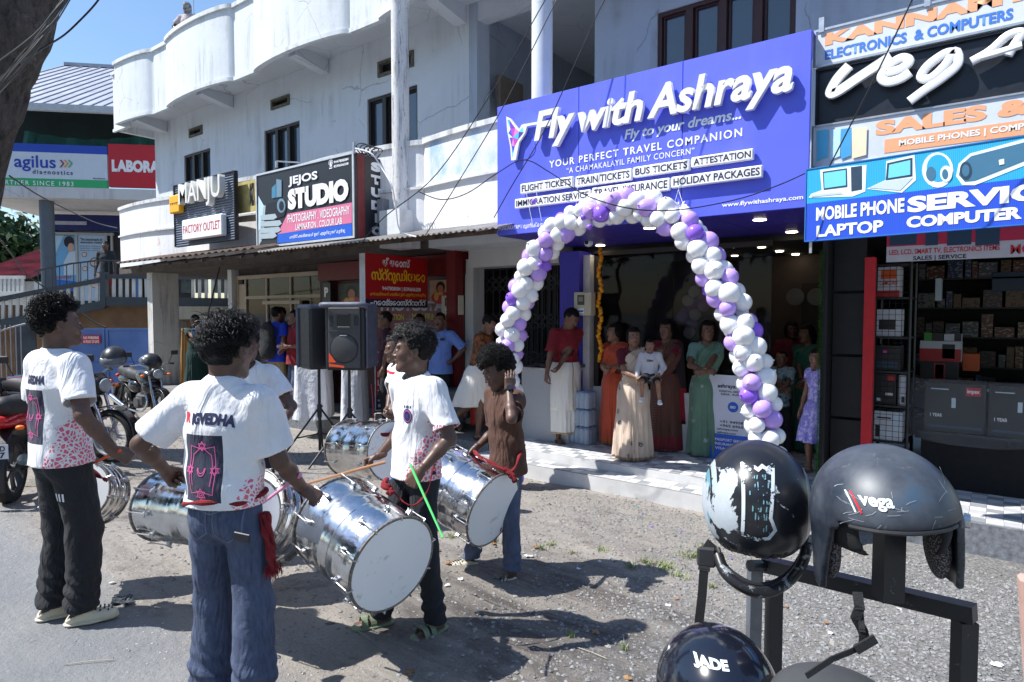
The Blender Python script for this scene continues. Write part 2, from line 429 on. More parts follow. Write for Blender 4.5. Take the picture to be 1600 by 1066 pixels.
# ================================================================== RAISED PAVEMENT (plinth with one step)
PY = 6.38
cem = mat('cement',(.20,.195,.19),.85,var=.35,vs=3,bump=.3,bs=90,dirt=.6)
wht_step = mat('step_white',(.58,.575,.57),.6,var=.12,vs=5,bump=.1,dirt=.35)
gran = mat('granite_dark',(.17,.18,.20),.55,var=.5,vs=25,bump=.15,bs=120,dirt=.4)
pav = MB().box(-18,3.2,PY+.006,9.0,-.45,-.012).build('raised_pavement',cem,None);tag(pav,kind='structure')
MB().box(-10.8,-5.26,PY-.02,PY+.006,-.45,-.013).build('kerb_face',gran,pav)
MB().box(-1.2,3.2,PY-.02,PY+.006,-.45,-.013).build('kerb_face',gran,pav)
MB().box(-5.25,-1.21,PY-.006,PY+.006,-.45,-.013).build('riser',wht_step,pav)
MB().box(-5.25,-1.21,PY-.30,PY-.006,-.45,-.105).build('step',wht_step,pav)
grout = mat('grout',(.30,.29,.28),.9)
MB().box(-5.25,3.2,PY+.006,9.0,-.012,-.004).build('tile_bed',grout,pav)
MB().box(-5.25,-1.21,PY-.30,PY-.006,-.105,-.099).build('tile_bed',grout,pav)
tw = [mat('tile_white',(.66,.66,.65),.38,var=.08,vs=12,bump=.04,dirt=.25),mat('tile_grey',(.30,.31,.33),.38,var=.1,vs=12,bump=.04,dirt=.25),mat('tile_mid',(.50,.50,.51),.38,var=.1,vs=12,bump=.04,dirt=.25)]
TS = .118
tm = []
for m_ in tw:
 me = MB().bbox((0,0,0),TS-.003,TS-.003,.01,bev=.0012).mesh('tile');me.materials.append(m_);tm.append(me)
cells = []
i = 0
for iy in range(22):
 for ix in range(int((3.2+5.25)/TS)):
  x = -5.25+TS*(ix+.5);y = PY+.004+TS*(iy+.5)
  cells.append((x,y,-.0045,ix,iy))
for iy in range(2):
 for ix in range(34):
  cells.append((-5.25+TS*(ix+.5),PY-.30+.002+TS*(iy+.5)*1.22,-.0995,ix,iy))
cells.sort(key=lambda c:(c[1]>PY+.8)*10+abs(c[0]+2.6)+abs(c[1]-PY)*1.3)
_n = 0;rest = MB()
for(x,y,z,ix,iy)in cells:
 c = 0 if(ix+iy)%2 == 0 else(1 if((ix//2+iy//2)%2)else 2)
 if RND.random() < .1:c = RND.randrange(3)
 if _n < 290 and-5.0 < x < 1.4:
  o = bpy.data.objects.new('tile',tm[c]);COL.objects.link(o);o.parent = pav;o.location = (x,y,z+RND.uniform(-.0006,.0006));o.rotation_euler = (RND.uniform(-.003,.003),RND.uniform(-.003,.003),0);_n += 1
 else:
  rest.cur = c;rest.box(x-TS/2+.0015,x+TS/2-.0015,y-TS/2+.0015,y+TS/2-.0015,z-.004,z+.005)
tag(rest.build('remaining_tiles',tw,pav),kind='stuff')
# ================================================================== MAIN BUILDING
def whitewash(name,base,streak=.5,sc=1.0,seed=0,blotch=.35,stain=(.16,.15,.14)):
 k = NT(name)
 c = k.ramp(k.noise(1.6*sc,6,.6,loc=(seed,0,0)),.3,.7,tuple(x*.93 for x in base),base)
 s1 = k.noise(5*sc,5,.65,scale=(1,1,.07),loc=(seed,2,0));s2 = k.noise(1.3,4,.6,loc=(5,seed,1))
 f = k.math('MULTIPLY',k.ramp(s1,.47,.66),k.ramp(s2,.40,.66));f = k.math('MULTIPLY',f,streak)
 c = k.mix(f,c,stain)
 s3 = k.noise(9*sc,7,.75,loc=(1,4,seed));c = k.mix(k.math('MULTIPLY',k.ramp(s3,.58,.72),blotch*.5),c,tuple(x*.5 for x in base))
 s4 = k.noise(70,3,.7,loc=(1,4,seed));c = k.mix(k.math('MULTIPLY',k.ramp(s4,.70,.74),blotch),c,(.12,.11,.10))
 vo = k.n('ShaderNodeTexVoronoi',feature='DISTANCE_TO_EDGE');vo.inputs['Scale'].default_value = .75;wp_ = k.n('ShaderNodeMix',data_type='RGBA');wp_.inputs[0].default_value = .12;nz_ = k.n('ShaderNodeTexNoise');nz_.inputs['Scale'].default_value = 3;nz_.inputs['Detail'].default_value = 6;k.l(k.coord(),nz_.inputs[0]);k.l(k.coord(),wp_.inputs[6]);k.l(nz_.outputs['Color'],wp_.inputs[7]);k.l(wp_.outputs[2],vo.inputs['Vector'])
 ck_ = k.math('MULTIPLY',k.math('LESS_THAN',vo.outputs['Distance'],.0035),k.math('GREATER_THAN',k.noise(.9,2,loc=(seed,7,3)),.5));c = k.mix(k.math('MULTIPLY',ck_,.38),c,(.10,.10,.10))
 k.col(c);k.rough(.88);k.bump(k.noise(22,7,.7),.22,.02);return k.m
m_par = whitewash('whitewash_parapet',(.68,.71,.73),.60,1.3,0,.9,(.24,.24,.24))
m_wall = whitewash('whitewash_wall',(.66,.69,.72),.35,.8,3,.35)
m_old = whitewash('whitewash_old',(.68,.70,.71),.8,1.6,6,.9,(.12,.11,.11))
m_ceil = whitewash('ceiling_white',(.58,.61,.64),.1,1,9,.4)
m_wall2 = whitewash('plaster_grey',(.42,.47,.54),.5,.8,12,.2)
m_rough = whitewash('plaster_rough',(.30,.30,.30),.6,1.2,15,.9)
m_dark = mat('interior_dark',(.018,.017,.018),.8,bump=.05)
m_frame = mat('window_frame_dark',(.025,.018,.015),.5,bump=.1)
m_maroon = mat('window_frame_maroon',(.055,.018,.016),.5,bump=.1)
k = NT('window_glass');k.b.inputs['Base Color'].default_value = (.05,.075,.10,1);k.rough(.09);k.b.inputs['Specular IOR Level'].default_value = .9;k.bump(k.noise(1.2,2),.05,.08);m_glass = k.m
B = thing('shop_building','long white two storey building with wavy roof parapet above the row of shops','building',(-9,7.5,0))
def bp(mb,name,m,**kw):return mb.build(name,m,B,world=True,**kw)
XE = -17.05;XS = -6.56
FB,FT = 6.2,7.62
def fascia_y(x,amp=.17,base=6.72):
 if x < -16.95:return base+.06
 L = 3.46;t = ((x+7.69)%L)/L
 fl = .78/L
 tt = t
 if tt > 1-0:return base
 q = (tt-0)/(1-fl)
 if q >= 1:return base
 return base-.03-amp*math.sin(PI*q)**.6
def strip(name,z0,z1,th,m,fy,xs,bot=True,parent=B):
 mb = MB();V = []
 for x in xs:
  y = fy(x);V.append([(x,y,z0),(x,y,z1),(x,y+th,z1),(x,y+th,z0)])
 vs = [p for q in V for p in q];n = len(V);fs = []
 for i in range(n-1):
  a,b = i*4,i*4+4
  for j in range(4):fs.append((a+j,a+(j+1)%4,b+(j+1)%4,b+j))
 fs.append((0,1,2,3));fs.append((4*(n-1)+3,4*(n-1)+2,4*(n-1)+1,4*(n-1)))
 mb.add(vs,fs);return mb.build(name,m,parent,world=True,smooth=True,sharp=30)
xs = [XE-.62+i*.06 for i in range(int((3.2-XE+.62)/.06))]
strip('roof_parapet',FB,FT-.08,.11,m_par,lambda x:fascia_y(x)+.03,xs)
strip('parapet_coping',FT-.08,FT,.19,m_old,lambda x:fascia_y(x)-.015,xs)
strip('parapet_foot',FB-.035,FB+.035,.06,m_par,lambda x:fascia_y(x),xs)
bp(MB().box(XE-.62,XE-.50,6.85,10.5,FB,FT),'roof_parapet',m_par)
bp(MB().box(XE-.5,3.2,6.84,12,6.37,6.55),'roof_slab',m_ceil)
def wall_with_holes(name,x0,x1,z0,z1,y,th,holes,m,parent=B):
 mb = MB();xsx = sorted({x0,x1,*[h[0]for h in holes],*[h[1]for h in holes]});
 for a,b in zip(xsx,xsx[1:]):
  zs = [(z0,z1)]
  for h in holes:
   if h[0] < (a+b)/2 < h[1]:
    nz = []
    for p,q in zs:
     if h[2] > p:nz.append((p,min(q,h[2])))
     if h[3] < q:nz.append((max(p,h[3]),q))
    zs = nz
  for p,q in zs:mb.box(a,b,y,y+th,p,q)
 return mb.build(name,m,parent,world=True)
wins = [(-15.56,-14.33,4.28,5.42),(-12.15,-10.92,4.28,5.42),(-8.93,-7.68,4.28,5.42)]
vents = [(-15.25,-14.65,5.78,5.98),(-11.86,-11.23,5.78,5.98),(-8.62,-7.75,5.72,5.98)]
wall_with_holes('upper_wall',XE,XS,2.78,6.37,7.5,.22,wins+vents,m_wall)
bp(MB().box(XE,XE+.2,7.72,12,2.78,6.37),'side_wall',m_par)
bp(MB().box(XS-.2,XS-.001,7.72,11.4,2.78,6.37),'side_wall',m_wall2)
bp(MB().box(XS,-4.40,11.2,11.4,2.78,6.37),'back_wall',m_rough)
xr0 = P(929,130,y=7.75).x
wr = (P(1027,20,y=7.75).x,P(1243,50,y=7.75).x,4.10,5.51)
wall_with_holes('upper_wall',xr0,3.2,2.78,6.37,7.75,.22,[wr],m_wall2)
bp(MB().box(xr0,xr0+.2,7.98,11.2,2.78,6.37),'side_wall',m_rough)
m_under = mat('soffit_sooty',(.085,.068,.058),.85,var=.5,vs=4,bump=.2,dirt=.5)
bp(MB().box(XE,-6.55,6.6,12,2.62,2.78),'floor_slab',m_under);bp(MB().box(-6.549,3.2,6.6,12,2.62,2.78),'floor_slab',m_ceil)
def window(x0,x1,z0,z1,n,m,y=7.5):
 wd = bp(MB().box(x0,x1,y+.10,y+.115,z0,z1),'window',m_glass)
 fr = MB();f = .05
 fr.box(x0,x1,y+.03,y+.12,z1-f,z1).box(x0,x1,y+.03,y+.12,z0,z0+f).box(x0,x0+f,y+.03,y+.12,z0+f,z1-f).box(x1-f,x1,y+.03,y+.12,z0+f,z1-f)
 fr.build('frame',m,wd,world=True)
 for i in range(1,n):
  x = x0+(x1-x0)*i/n;MB().box(x-.045,x+.045,y+.02,y+.125,z0+f,z1-f).build('mullion',m,wd,world=True)
 for i in range(n):
  a = x0+(x1-x0)*i/n+.06;b = x0+(x1-x0)*(i+1)/n-.06;r = MB();t = .022
  r.box(a,b,y+.07,y+.10,z0+f,z0+f+t).box(a,b,y+.07,y+.10,z1-f-t,z1-f).box(a,a+t,y+.07,y+.10,z0+f+t,z1-f-t).box(b-t,b,y+.07,y+.10,z0+f+t,z1-f-t)
  r.build('casement',m,wd,world=True)
for a in wins:window(*a,3,m_frame)
window(*wr,4,m_maroon,7.75)
m_vent = mat('vent_concrete',(.13,.12,.09),.9,var=.5,vs=14,bump=.4)
for(x0,x1,z0,z1)in vents:
 v = MB();v.box(x0,x1,7.47,7.56,z1-.045,z1).box(x0,x1,7.47,7.56,z0,z0+.05).box(x0,x0+.05,7.47,7.56,z0+.05,z1-.045).box(x1-.05,x1,7.47,7.56,z0+.05,z1-.045)
 bp(v,'vent',m_vent)
 bp(MB().box(x0,x1,7.60,7.62,z0,z1),'vent_back',m_dark)
for x in(-16.45,-13.40,-10.09,-6.72,-3.3,.3):
 mb = MB();y0 = 6.80;mb.add([(x-.11,y0,6.23),(x+.11,y0,6.23),(x+.11,7.49,6.10),(x-.11,7.49,6.10),(x-.11,y0,6.369),(x+.11,y0,6.369),(x+.11,7.49,6.369),(x-.11,7.49,6.369)],[(0,3,2,1),(4,5,6,7),(0,1,5,4),(1,2,6,5),(2,3,7,6),(3,0,4,7)])
 bp(mb,'beam',m_ceil)
bp(MB().box(XS+.06,xr0-.06,7.52,7.74,6.10,6.369),'beam',m_ceil)
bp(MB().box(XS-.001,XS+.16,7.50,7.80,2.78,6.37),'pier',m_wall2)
def by(x):
 return 6.52-.20*abs(math.sin(PI*((x+6.55)%3.46)/3.46))**.7
def bt(x):
 return 4.12+.0*x
bx = [-16.45+i*.06 for i in range(int((-4.0+16.45)/.06))]
k = NT('parapet_faded_mural')
zz = k.sep()[2];base_ = k.ramp(k.noise(1.6,6,.65),.3,.7,(.72,.72,.72),(.80,.79,.78))
bl_ = k.mix(k.ramp(k.noise(2.2,7,.7,scale=(1,1,.6)),.42,.62),base_,(.36,.50,.66))
x_ = k.sep()[0]
msk = k.math('MULTIPLY',k.math('GREATER_THAN',zz,3.50),k.math('GREATER_THAN',x_,2.45))
c_ = k.mix(msk,base_,bl_)
c_ = k.mix(k.math('MULTIPLY',k.ramp(k.noise(6,5,.65,scale=(1,1,.08)),.55,.8),.5),c_,(.2,.19,.18))
c_ = k.mix(k.math('MULTIPLY',k.ramp(k.noise(3,6,.7,loc=(9,1,1)),.60,.70),k.math('LESS_THAN',zz,3.5)),c_,(.62,.33,.28))
k.col(c_);k.rough(.85);k.bump(k.noise(20,6,.7),.2,.02);m_mural = k.m
strip('balcony_parapet',2.80,4.06,.12,m_mural,by,bx)
strip('balcony_coping',4.06,4.13,.20,m_old,lambda x:by(x)-.04,bx)
strip('balcony_band',3.44,3.475,.05,m_old,lambda x:by(x)-.045,bx)
bp(MB().box(-16.45,-16.35,by(-16.45)+.121,7.5,2.80,4.1),'balcony_parapet',m_par)
strip('balcony_skirt',2.74,2.84,.10,m_par,lambda x:by(x)-.02,[x for x in bx])
def column(u,name='column'):
 x = P(u,200,y=6.42).x
 mb = MB();mb.lathe([(.125,3.15),(.125,6.0),(.15,6.1),(.15,6.2)],28,Matrix.Translation((x,6.42,0)))
 c = bp(mb,name,m_colm,smooth=True);return x
k = NT('column_peeling')
c_ = k.mix(k.ramp(k.noise(9,7,.75,scale=(1,1,.12)),.48,.60),(.72,.71,.69),(.33,.34,.36))
c_ = k.mix(k.ramp(k.noise(30,5,.7,scale=(1,1,.2)),.6,.66),c_,(.10,.10,.10))
k.col(c_);k.rough(.85);k.bump(k.noise(30,6,.7),.3,.01);m_colm = k.m
xc = column(626)
bp(MB().box(xc-.22,xc+.20,6.20,6.62,2.62,3.15),'column_base',m_old)
bp(MB().box(xc-.36,xc-.23,6.28,6.6,3.0,3.34),'column_base',m_rough)
xc2 = P(847,100,y=6.42).x
mb = MB();mb.lathe([(.125,2.8),(.125,6.2)],28,Matrix.Translation((xc2,6.42,0)));bp(mb,'column',m_par,smooth=True)
m_pil = whitewash('pillar_old',(.62,.60,.56),.9,2,21,1,(.1,.1,.1))
pu = P(262,560,y=6.9)
bp(MB().box(-15.92,-15.66,6.75,7.35,-.45,2.74),'pillar',m_pil)
m_beige = mat('paint_beige',lin((176,160,140)),.7,var=.2,vs=4,bump=.1,dirt=.5)
m_greyp = whitewash('plaster_shopfront',(.50,.50,.49),.4,1.2,31,.5)
def X(u,y=7.45,v=500):return P(u,v,y=y).x
xB0,xB1,xC1,xD1,xE0,xE1 = X(372),X(507),X(737),X(905),X(918),X(1290)
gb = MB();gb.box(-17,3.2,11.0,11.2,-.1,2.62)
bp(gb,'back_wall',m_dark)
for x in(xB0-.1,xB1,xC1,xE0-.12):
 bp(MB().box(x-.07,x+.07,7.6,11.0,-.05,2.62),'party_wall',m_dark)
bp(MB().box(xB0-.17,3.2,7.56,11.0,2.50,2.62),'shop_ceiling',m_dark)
al = mat('aluminium_beige',lin((168,152,130)),.5,var=.1,bump=.05)
k = NT('shop_glass');k.b.inputs['Base Color'].default_value = (.012,.014,.016,1);k.rough(.04);k.b.inputs['Alpha'].default_value = .45;k.b.inputs['Specular IOR Level'].default_value = .45;m_sglass = k.m
fr = MB();z0,z1 = .05,2.46
for x in(xB0,xB0+.3,xB0+1.1,xB0+1.95,xB1-.08):fr.box(x,x+.05,7.44,7.50,z0,z1)
fr.box(xB0,xB1,7.43,7.51,2.40,2.48).box(xB0+.3,xB1,7.43,7.51,1.98,2.04).box(xB0,xB0+.29,7.45,7.49,z0,2.3)
bp(fr,'shopfront_frame',al)
bp(MB().box(xB0+.35,xB1-.08,7.47,7.475,.1,2.40),'shopfront_glass',m_sglass)
bp(MB().box(xB0+1.1,xB0+2.4,7.36,7.42,1.86,1.93),'signboard_rail',al)
bp(MB().box(xB0-.22,xB0-.06,7.35,7.6,-.05,2.62),'pillar',m_old)
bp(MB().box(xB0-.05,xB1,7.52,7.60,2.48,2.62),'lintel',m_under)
shelf = MB()
for i in range(7):shelf.box(xB0+.4,xB1-.1,9.4,9.8,.4+i*.3,.43+i*.3)
bp(shelf,'wall_shelves',mat('shelf_brown',(.06,.04,.03),.6))
stk = MB()
for i in range(7):
 x = xB0+.45
 while x < xB1-.5:
  w_ = RND.uniform(.1,.3);stk.cur = RND.randrange(4);stk.box(x,x+w_*.9,9.38,9.7,.43+i*.3,.43+i*.3+RND.uniform(.08,.22));x += w_
bp(stk,'folded_clothes',[mat('cloth_'+n,c,.9)for n,c in(('blue',(.05,.08,.2)),('red',(.25,.05,.04)),('pale',(.3,.28,.26)),('green',(.06,.12,.08)))])
m_red = mat('paint_red',lin((104,16,20)),.5,var=.12,bump=.06,dirt=.2)
bp(MB().box(xB1+.0,xB1+.26,7.36,7.58,0,2.5),'pilaster',mat('pilaster_brown',lin((66,44,40)),.6))
bp(MB().box(xB1+.02,xC1+.02,7.30,7.46,2.28,2.60),'fascia_board',m_red)
bp(MB().box(xC1-.20,xC1-.02,7.10,7.28,.3,2.72),'fascia_board',m_red)
bp(MB().box(xB1+.28,xC1-.05,7.5,7.56,0,2.3),'shopfront_panel',mat('studio_panel',lin((70,26,30)),.5))
bp(MB().box(xC1+.0,xC1+.16,7.30,7.56,0,2.5),'pilaster',m_greyp)
bp(MB().box(xC1+.16,xE0-.3,7.2,7.56,2.36,2.62),'lintel',m_greyp)
bp(MB().box(xC1+.16,xE0-.3,8.3,8.35,0,2.4),'shutter',mat('shutter_grey',(.035,.036,.04),.6))
rb = MB()
x = xC1+.2
while x < xE0-.3:rb.box(x,x+.05,8.26,8.30,0,2.4);x += .11
bp(rb,'shutter_rib',mat('shutter_rib_grey',(.06,.06,.066),.55))
m_blue = mat('paint_royal_blue',lin((52,44,170)),.45,var=.05,bump=.03)
m_soff = mat('soffit_blue',lin((58,50,150)),.35,var=.05,bump=.02)
bp(MB().box(xE0-.28,xE0+.02,7.2,7.58,0,2.5),'pillar',m_blue)
bp(MB().box(xE0+.02,xE0+.12,7.3,7.56,0,2.45),'door_jamb',mat('paint_white',(.68,.67,.66),.5))
bp(MB().box(xE0+.12,xE1-.9,7.40,7.50,0,.72),'sill_wall',mat('paint_white2',(.66,.66,.68),.5))
xg1 = X(1205)
k = NT('front_glass');k.b.inputs['Base Color'].default_value = (.010,.010,.012,1);k.rough(.015);k.b.inputs['Alpha'].default_value = .45;k.b.inputs['Specular IOR Level'].default_value = .22;m_fglass = k.m
bp(MB().box(xE0+.12,X(1052),7.43,7.445,.721,2.47),'shopfront_glass',m_fglass)
bp(MB().box(X(1052)+.01,xg1,7.43,7.445,.721,2.47),'shopfront_glass',m_fglass)
bp(MB().box(xE0+.13,xE0+.2,7.40,7.46,.721,2.47).box(xE0+.12,xg1,7.40,7.46,2.44,2.50),'shopfront_frame',m_frame)
bp(MB().box(xE0,xE1,9.6,9.7,0,2.5),'inner_wall',mat('office_brown',(.055,.035,.03),.6))
bp(MB().box(X(1180),X(1262),9.55,9.6,0,2.1),'inner_panel',mat('office_brown_dark',(.02,.012,.012),.6))
m_lamp = emis('downlight',(1,.86,.6),9)
for(u,v)in((1190,387),(1218,393),(1243,398),(1264,404),(1312,424),(1148,400)):
 p = P(u,v,z=2.49)
 if p.y < 9.5:bp(MB().lathe([(.0,0),(.045,0),(.05,.012)],14,Matrix.Translation((p.x,p.y,2.485))),'ceiling_lamp',m_lamp)
for u in(1243,1276):
 p = P(u,464,y=9.5);mb = MB();mb.lathe([(0,0),(.11,0),(.12,.02),(0,.02)],20,Matrix.Translation(p)@Matrix.Rotation(PI/2,4,'X'));c = mb.build('wall_clock',mat('clock_face',(.12,.12,.12),.4),None);tag(c,'round wall clock with %s on the dark office wall'%('cities to its right'if u<1260 else 'the open doorway to its right'),'clock','clocks on the office wall')
m_blk = mat('metal_black',(.006,.006,.007),.6,bump=.05)
xp = X(1292,7.0);bp(MB().box(xp,xp+.05,6.75,9.5,0,2.6),'partition',m_blk)
for j in range(4):bp(MB().box(xp+.06,X(1352,7.0),6.98,7.02,.05+j*.62,.64+j*.62),'shutter_panel',m_blk)
bp(MB().box(X(1352,7.0)+.0,X(1368,7.0),6.90,6.98,0,2.22),'red_post_wrap',mat('cloth_red_strip',lin((186,20,32)),.6,bump=.3,bs=14))
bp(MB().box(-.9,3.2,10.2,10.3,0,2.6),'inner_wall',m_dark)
# ================================================================== SIGNS
def RR(pl,uL,uR,b,t):
 """metre rect on plane: left/right pixel columns (measured at b and t rows), bottom and top pixel points"""
 vm = (b[1]+t[1])/2
 return pl.px(uL,vm)[0],pl.px(*b)[1],pl.px(uR,vm)[0],pl.px(*t)[1]
def LT(s,pl,uL,uR,b,t,m,par,**kw):return lettering(s,pl,RR(pl,uL,uR,b,t),m,par,px=False,**kw)
def poly(pl,pts,m,par,n=.002,t=.001,name='printed_shape',px=True):
 q = [pl.px(*p)for p in pts]if px else pts
 a = sum(q[i][0]*q[(i+1)%len(q)][1]-q[(i+1)%len(q)][0]*q[i][1]for i in range(len(q)))
 if a < 0:q = q[::-1]
 return MB().prism(q,n-t,n,pl.m()).build(name,m,par,world=True)
def circle_pts(cu,cv,ru,rv=None,n=20):
 rv = ru if rv is None else rv
 return[(cu+ru*math.cos(2*PI*i/n),cv+rv*math.sin(2*PI*i/n))for i in range(n)]
def rbox(pl,rect,t,m,par,name,n,bev=.01):
 a0,b0,a1,b1 = rect;mb = MB();mb.bbox((0,0,0),a1-a0,b1-b0,t,bev=bev,m=pl.m((a0+a1)/2,(b0+b1)/2,n-t/2));return mb.build(name,m,par,world=True)
W_ = flat('print_white',(238,238,240));K_ = flat('print_black',(22,24,34));NAVY = flat('print_navy',(32,34,62))
RED = flat('print_red',(196,26,38));YEL = flat('print_yellow',(240,190,30));acr = mat('acrylic_white',(.82,.82,.83),.35,var=.02,bump=.02)
# --- travel office sign
PS = Plane((0,5.75))
S = thing('shop_sign','large blue violet sign board with raised white letters about flying above the balloon arch','sign',(-2.95,5.75,2.575))
k = NT('sign_violet');k.col(k.mix(k.math('MULTIPLY',k.ramp(k.noise(3,6,.7,scale=(1,1,.3)),.5,.8),.14),k.ramp(k.noise(.8,3),.3,.7,lin((84,96,224)),lin((94,106,232))),(.30,.29,.46)));k.rough(.42);b = k.bump(k.noise(1.6,3,.5,scale=(1,1,.4)),.25,.05);k.bump(k.noise(30,3),.04,.005,b);sgn = k.m
xl,xr = -4.61,-1.30;zb,zt = 2.575,4.02
cuts = [xl,PS.px(904,250)[0],PS.px(1065.5,250)[0],xr]
for a,b in zip(cuts,cuts[1:]):board('panel',PS,(a+.003,zb,b-.003,zt),.03,sgn,S,px=False,bev=.002)
MB().box(xl+.02,xr-.02,5.79,5.84,zb+.02,zt-.02).build('backing_frame',K_,S,world=True)
MB().box(xl,xl+.01,5.782,6.4,zb+.002,zt).box(xl,xr,5.782,6.4,zt-.014,zt-.004).build('side_panel',sgn,S,world=True)
sf = MB();
for i in range(4):
 for j in range(2):
  x0 = xl+(xr-xl)*i/4;x1 = xl+(xr-xl)*(i+1)/4;sf.box(x0+.003,x1-.003,5.785+j*.9,5.785+(j+1)*.9-.006,zb-.004,zb+.008)
sf.build('soffit_panels',m_soff,S,world=True)
for(u,v)in((1187,344),(1237,363),(938,384),(1015,357)):
 p = P(u,v,z=zb-.008)
 MB().lathe([(0,0),(.05,0),(.062,.004)],18,Matrix.Translation((p.x,p.y,zb-.012))).build('downlight',m_lamp,S,world=True)
LT('Fly',PS,841,904,(883,229),(875,171),acr,S,n=.030,ext=.050,bold=.028,shear=.22,name='raised_letters')
LT('with',PS,909,1010,(917,209),(990,147),acr,S,n=.030,ext=.050,bold=.028,shear=.22,name='raised_letters')
LT('Ashraya',PS,1017,1243,(1175,175),(1091,122),acr,S,n=.030,ext=.050,bold=.028,shear=.22,name='raised_letters')
m_pale = flat('print_pale_blue',(236,242,255))
LT('Fly to your dreams...',PS,976,1158,(1032,213.5),(1078,184),m_pale,S,n=.004,bold=.025,shear=.2)
LT('YOUR PERFECT TRAVEL COMPANION',PS,858.5,1159.5,(860,262.5),(1158,200),W_,S,n=.004,space=1.25)
LT('“A CHAMAKALAYIL FAMILY CONCERN”',PS,885.7,1085,(891,270.5),(1081.7,231),W_,S,n=.004,space=1.12,bold=.005)
for s_,a,b,bb,tt in(('FLIGHT TICKETS',817.5,899.5,(817.5,304.7),(899.5,276.8)),('TRAIN TICKETS',902.8,991.0,(902.8,294.5),(991.5,264.3)),('BUS TICKETS',993.4,1081,(992.4,279.7),(1081,250)),('ATTESTATION',1083.6,1180,(1083.4,264.3),(1180,233.7)),('IMMIGRATION SERVICE',809,927,(809,327.6),(927.5,297)),('TRAVEL INSURANCE',929.5,1050,(929,313.5),(1050.5,279)),('HOLIDAY PACKAGES',1052.5,1194,(1052,296),(1194,259.4))):
 r = RR(PS,a,b,bb,tt);o = rbox(PS,r,.045,acr,S,'raised_box',.06,.008)
 h = r[3]-r[1];lettering(s_,PS,(r[0]+.025,r[1]+h*.2,r[2]-.02,r[3]-h*.17),NAVY,o,px=False,n=.062,bold=.018)
LT('16016',PS,1036,1072,(1036,328),(1072,314),W_,S,n=.004,bold=.02)
LT('www.flywithashraya.com',PS,1128.4,1255,(1128.4,326),(1255,304),W_,S,n=.004,bold=.02)
LT('MUNDAKAYAM / മുണ്ടക്കയം',PS,779,852,(779,362.5),(852,346),W_,S,n=.004,bold=.012)
zz3 = lambda L:[(760+a/3.046,b/3.046)for a,b in L]
poly(PS,zz3(circle_pts(120,560,62)),flat('print_blue_a',(86,100,222)),S,.0025)
poly(PS,zz3(circle_pts(195,590,66)),flat('print_blue_b',(92,108,228)),S,.0035)
poly(PS,zz3(circle_pts(175,700,60)),flat('print_blue_c',(84,96,220)),S,.0045)
bird = zz3([(107,560),(128,570),(168,622),(180,600),(192,596),(252,586),(252,597),(205,606),(196,640),(168,682),(152,765),(131,768),(126,700),(112,630)])
q = [PS.px(*p)for p in bird];MB().prism(q if sum(q[i][0]*q[(i+1)%len(q)][1]-q[(i+1)%len(q)][0]*q[i][1]for i in range(len(q)))>0 else q[::-1],.02,.05,PS.m()).build('bird_logo',acr,S,world=True)
bc = [flat('bird_%d'%i,c)for i,c in enumerate([(70,190,235),(120,60,200),(190,70,190),(60,90,220),(225,130,200),(90,225,235),(84,44,150)])]
tri = [[(112,578),(122,575),(128,620)],[(122,575),(150,615),(128,620)],[(128,620),(150,615),(140,660)],[(118,640),(128,620),(140,660)],[(150,615),(168,632),(140,660)],[(168,632),(185,610),(190,636)],[(168,632),(190,636),(165,668)],[(140,660),(168,632),(165,668)],[(124,660),(140,660),(132,700)],[(140,660),(165,668),(148,700)],[(132,700),(148,700),(140,735)],[(140,660),(148,700),(132,700)],[(133,712),(140,735),(136,756)]]
for i,t in enumerate(tri):poly(PS,zz3(t),bc[i%7],S,.0515,.001)
# --- stack of boards of the electronics shop
z4 = lambda L:[(1240+a/2.539,b/2.539)for a,b in L]
PK = Plane((0,5.9));org = flat('print_peach',(238,168,124));palew = mat('board_pale',lin((206,212,222)),.5,var=.06,vs=5,dirt=.2);pblu = flat('print_mid_blue',(62,120,205))
E1 = thing('shop_sign','pale board with peach KANNAM lettering above blue ELECTRONICS lettering at the top right','sign',(-.5,5.9,3.9))
x0 = PK.px(1271,100)[0]
r = (x0,PK.px(1271,108)[1],3.0,PK.px(1271,49)[1]);board('board',PK,r,.1,palew,E1,px=False)
alu = mat('aluminium',(.55,.56,.58),.35,metal=.8,var=.05,bump=.03)
def rim(par,pl,r,n=.012,w_=.018,m=None):
 m = m or alu;mb = MB();M = pl.m(0,0,0);a0,b0,a1,b1 = r
 for q in((a0,b0,a1,b0+w_),(a0,b1-w_,a1,b1),(a0,b0+w_,a0+w_,b1-w_),(a1-w_,b0+w_,a1,b1-w_)):mb.box(q[0],q[2],q[1],q[3],0,n,M)
 return mb.build('rim',m,par,world=True)
rim(E1,PK,r)
LT('KANNAMT',PK,1289,1614,(1289,72),(1289,53),org,E1,bold=.06)
LT('ELECTRONICS  & COMPUTERS',PK,1289,1581,(1289,94.5),(1289,79),pblu,E1,bold=.035)
for u in(1284,1448):
 a,b = PK.px(u,40);a = PK.px(u,49)[0];MB().box(a-.02,a+.02,r[3]-.03,r[3]+.09,.013,.02,PK.m()).build('bracket',alu,E1,world=True)
E2 = thing('shop_sign','black board with big raised white script letters VegA','sign',(-.5,5.9,3.5))
r = (x0+.02,PK.px(1271,196)[1],3.0,PK.px(1271,109.5)[1]);board('board',PK,r,.06,mat('board_navy_black',(.014,.018,.028),.35,var=.2,bump=.02),E2,px=False,n=-.03);rim(E2,PK,r,n=-.01,w_=.02,m=K_)
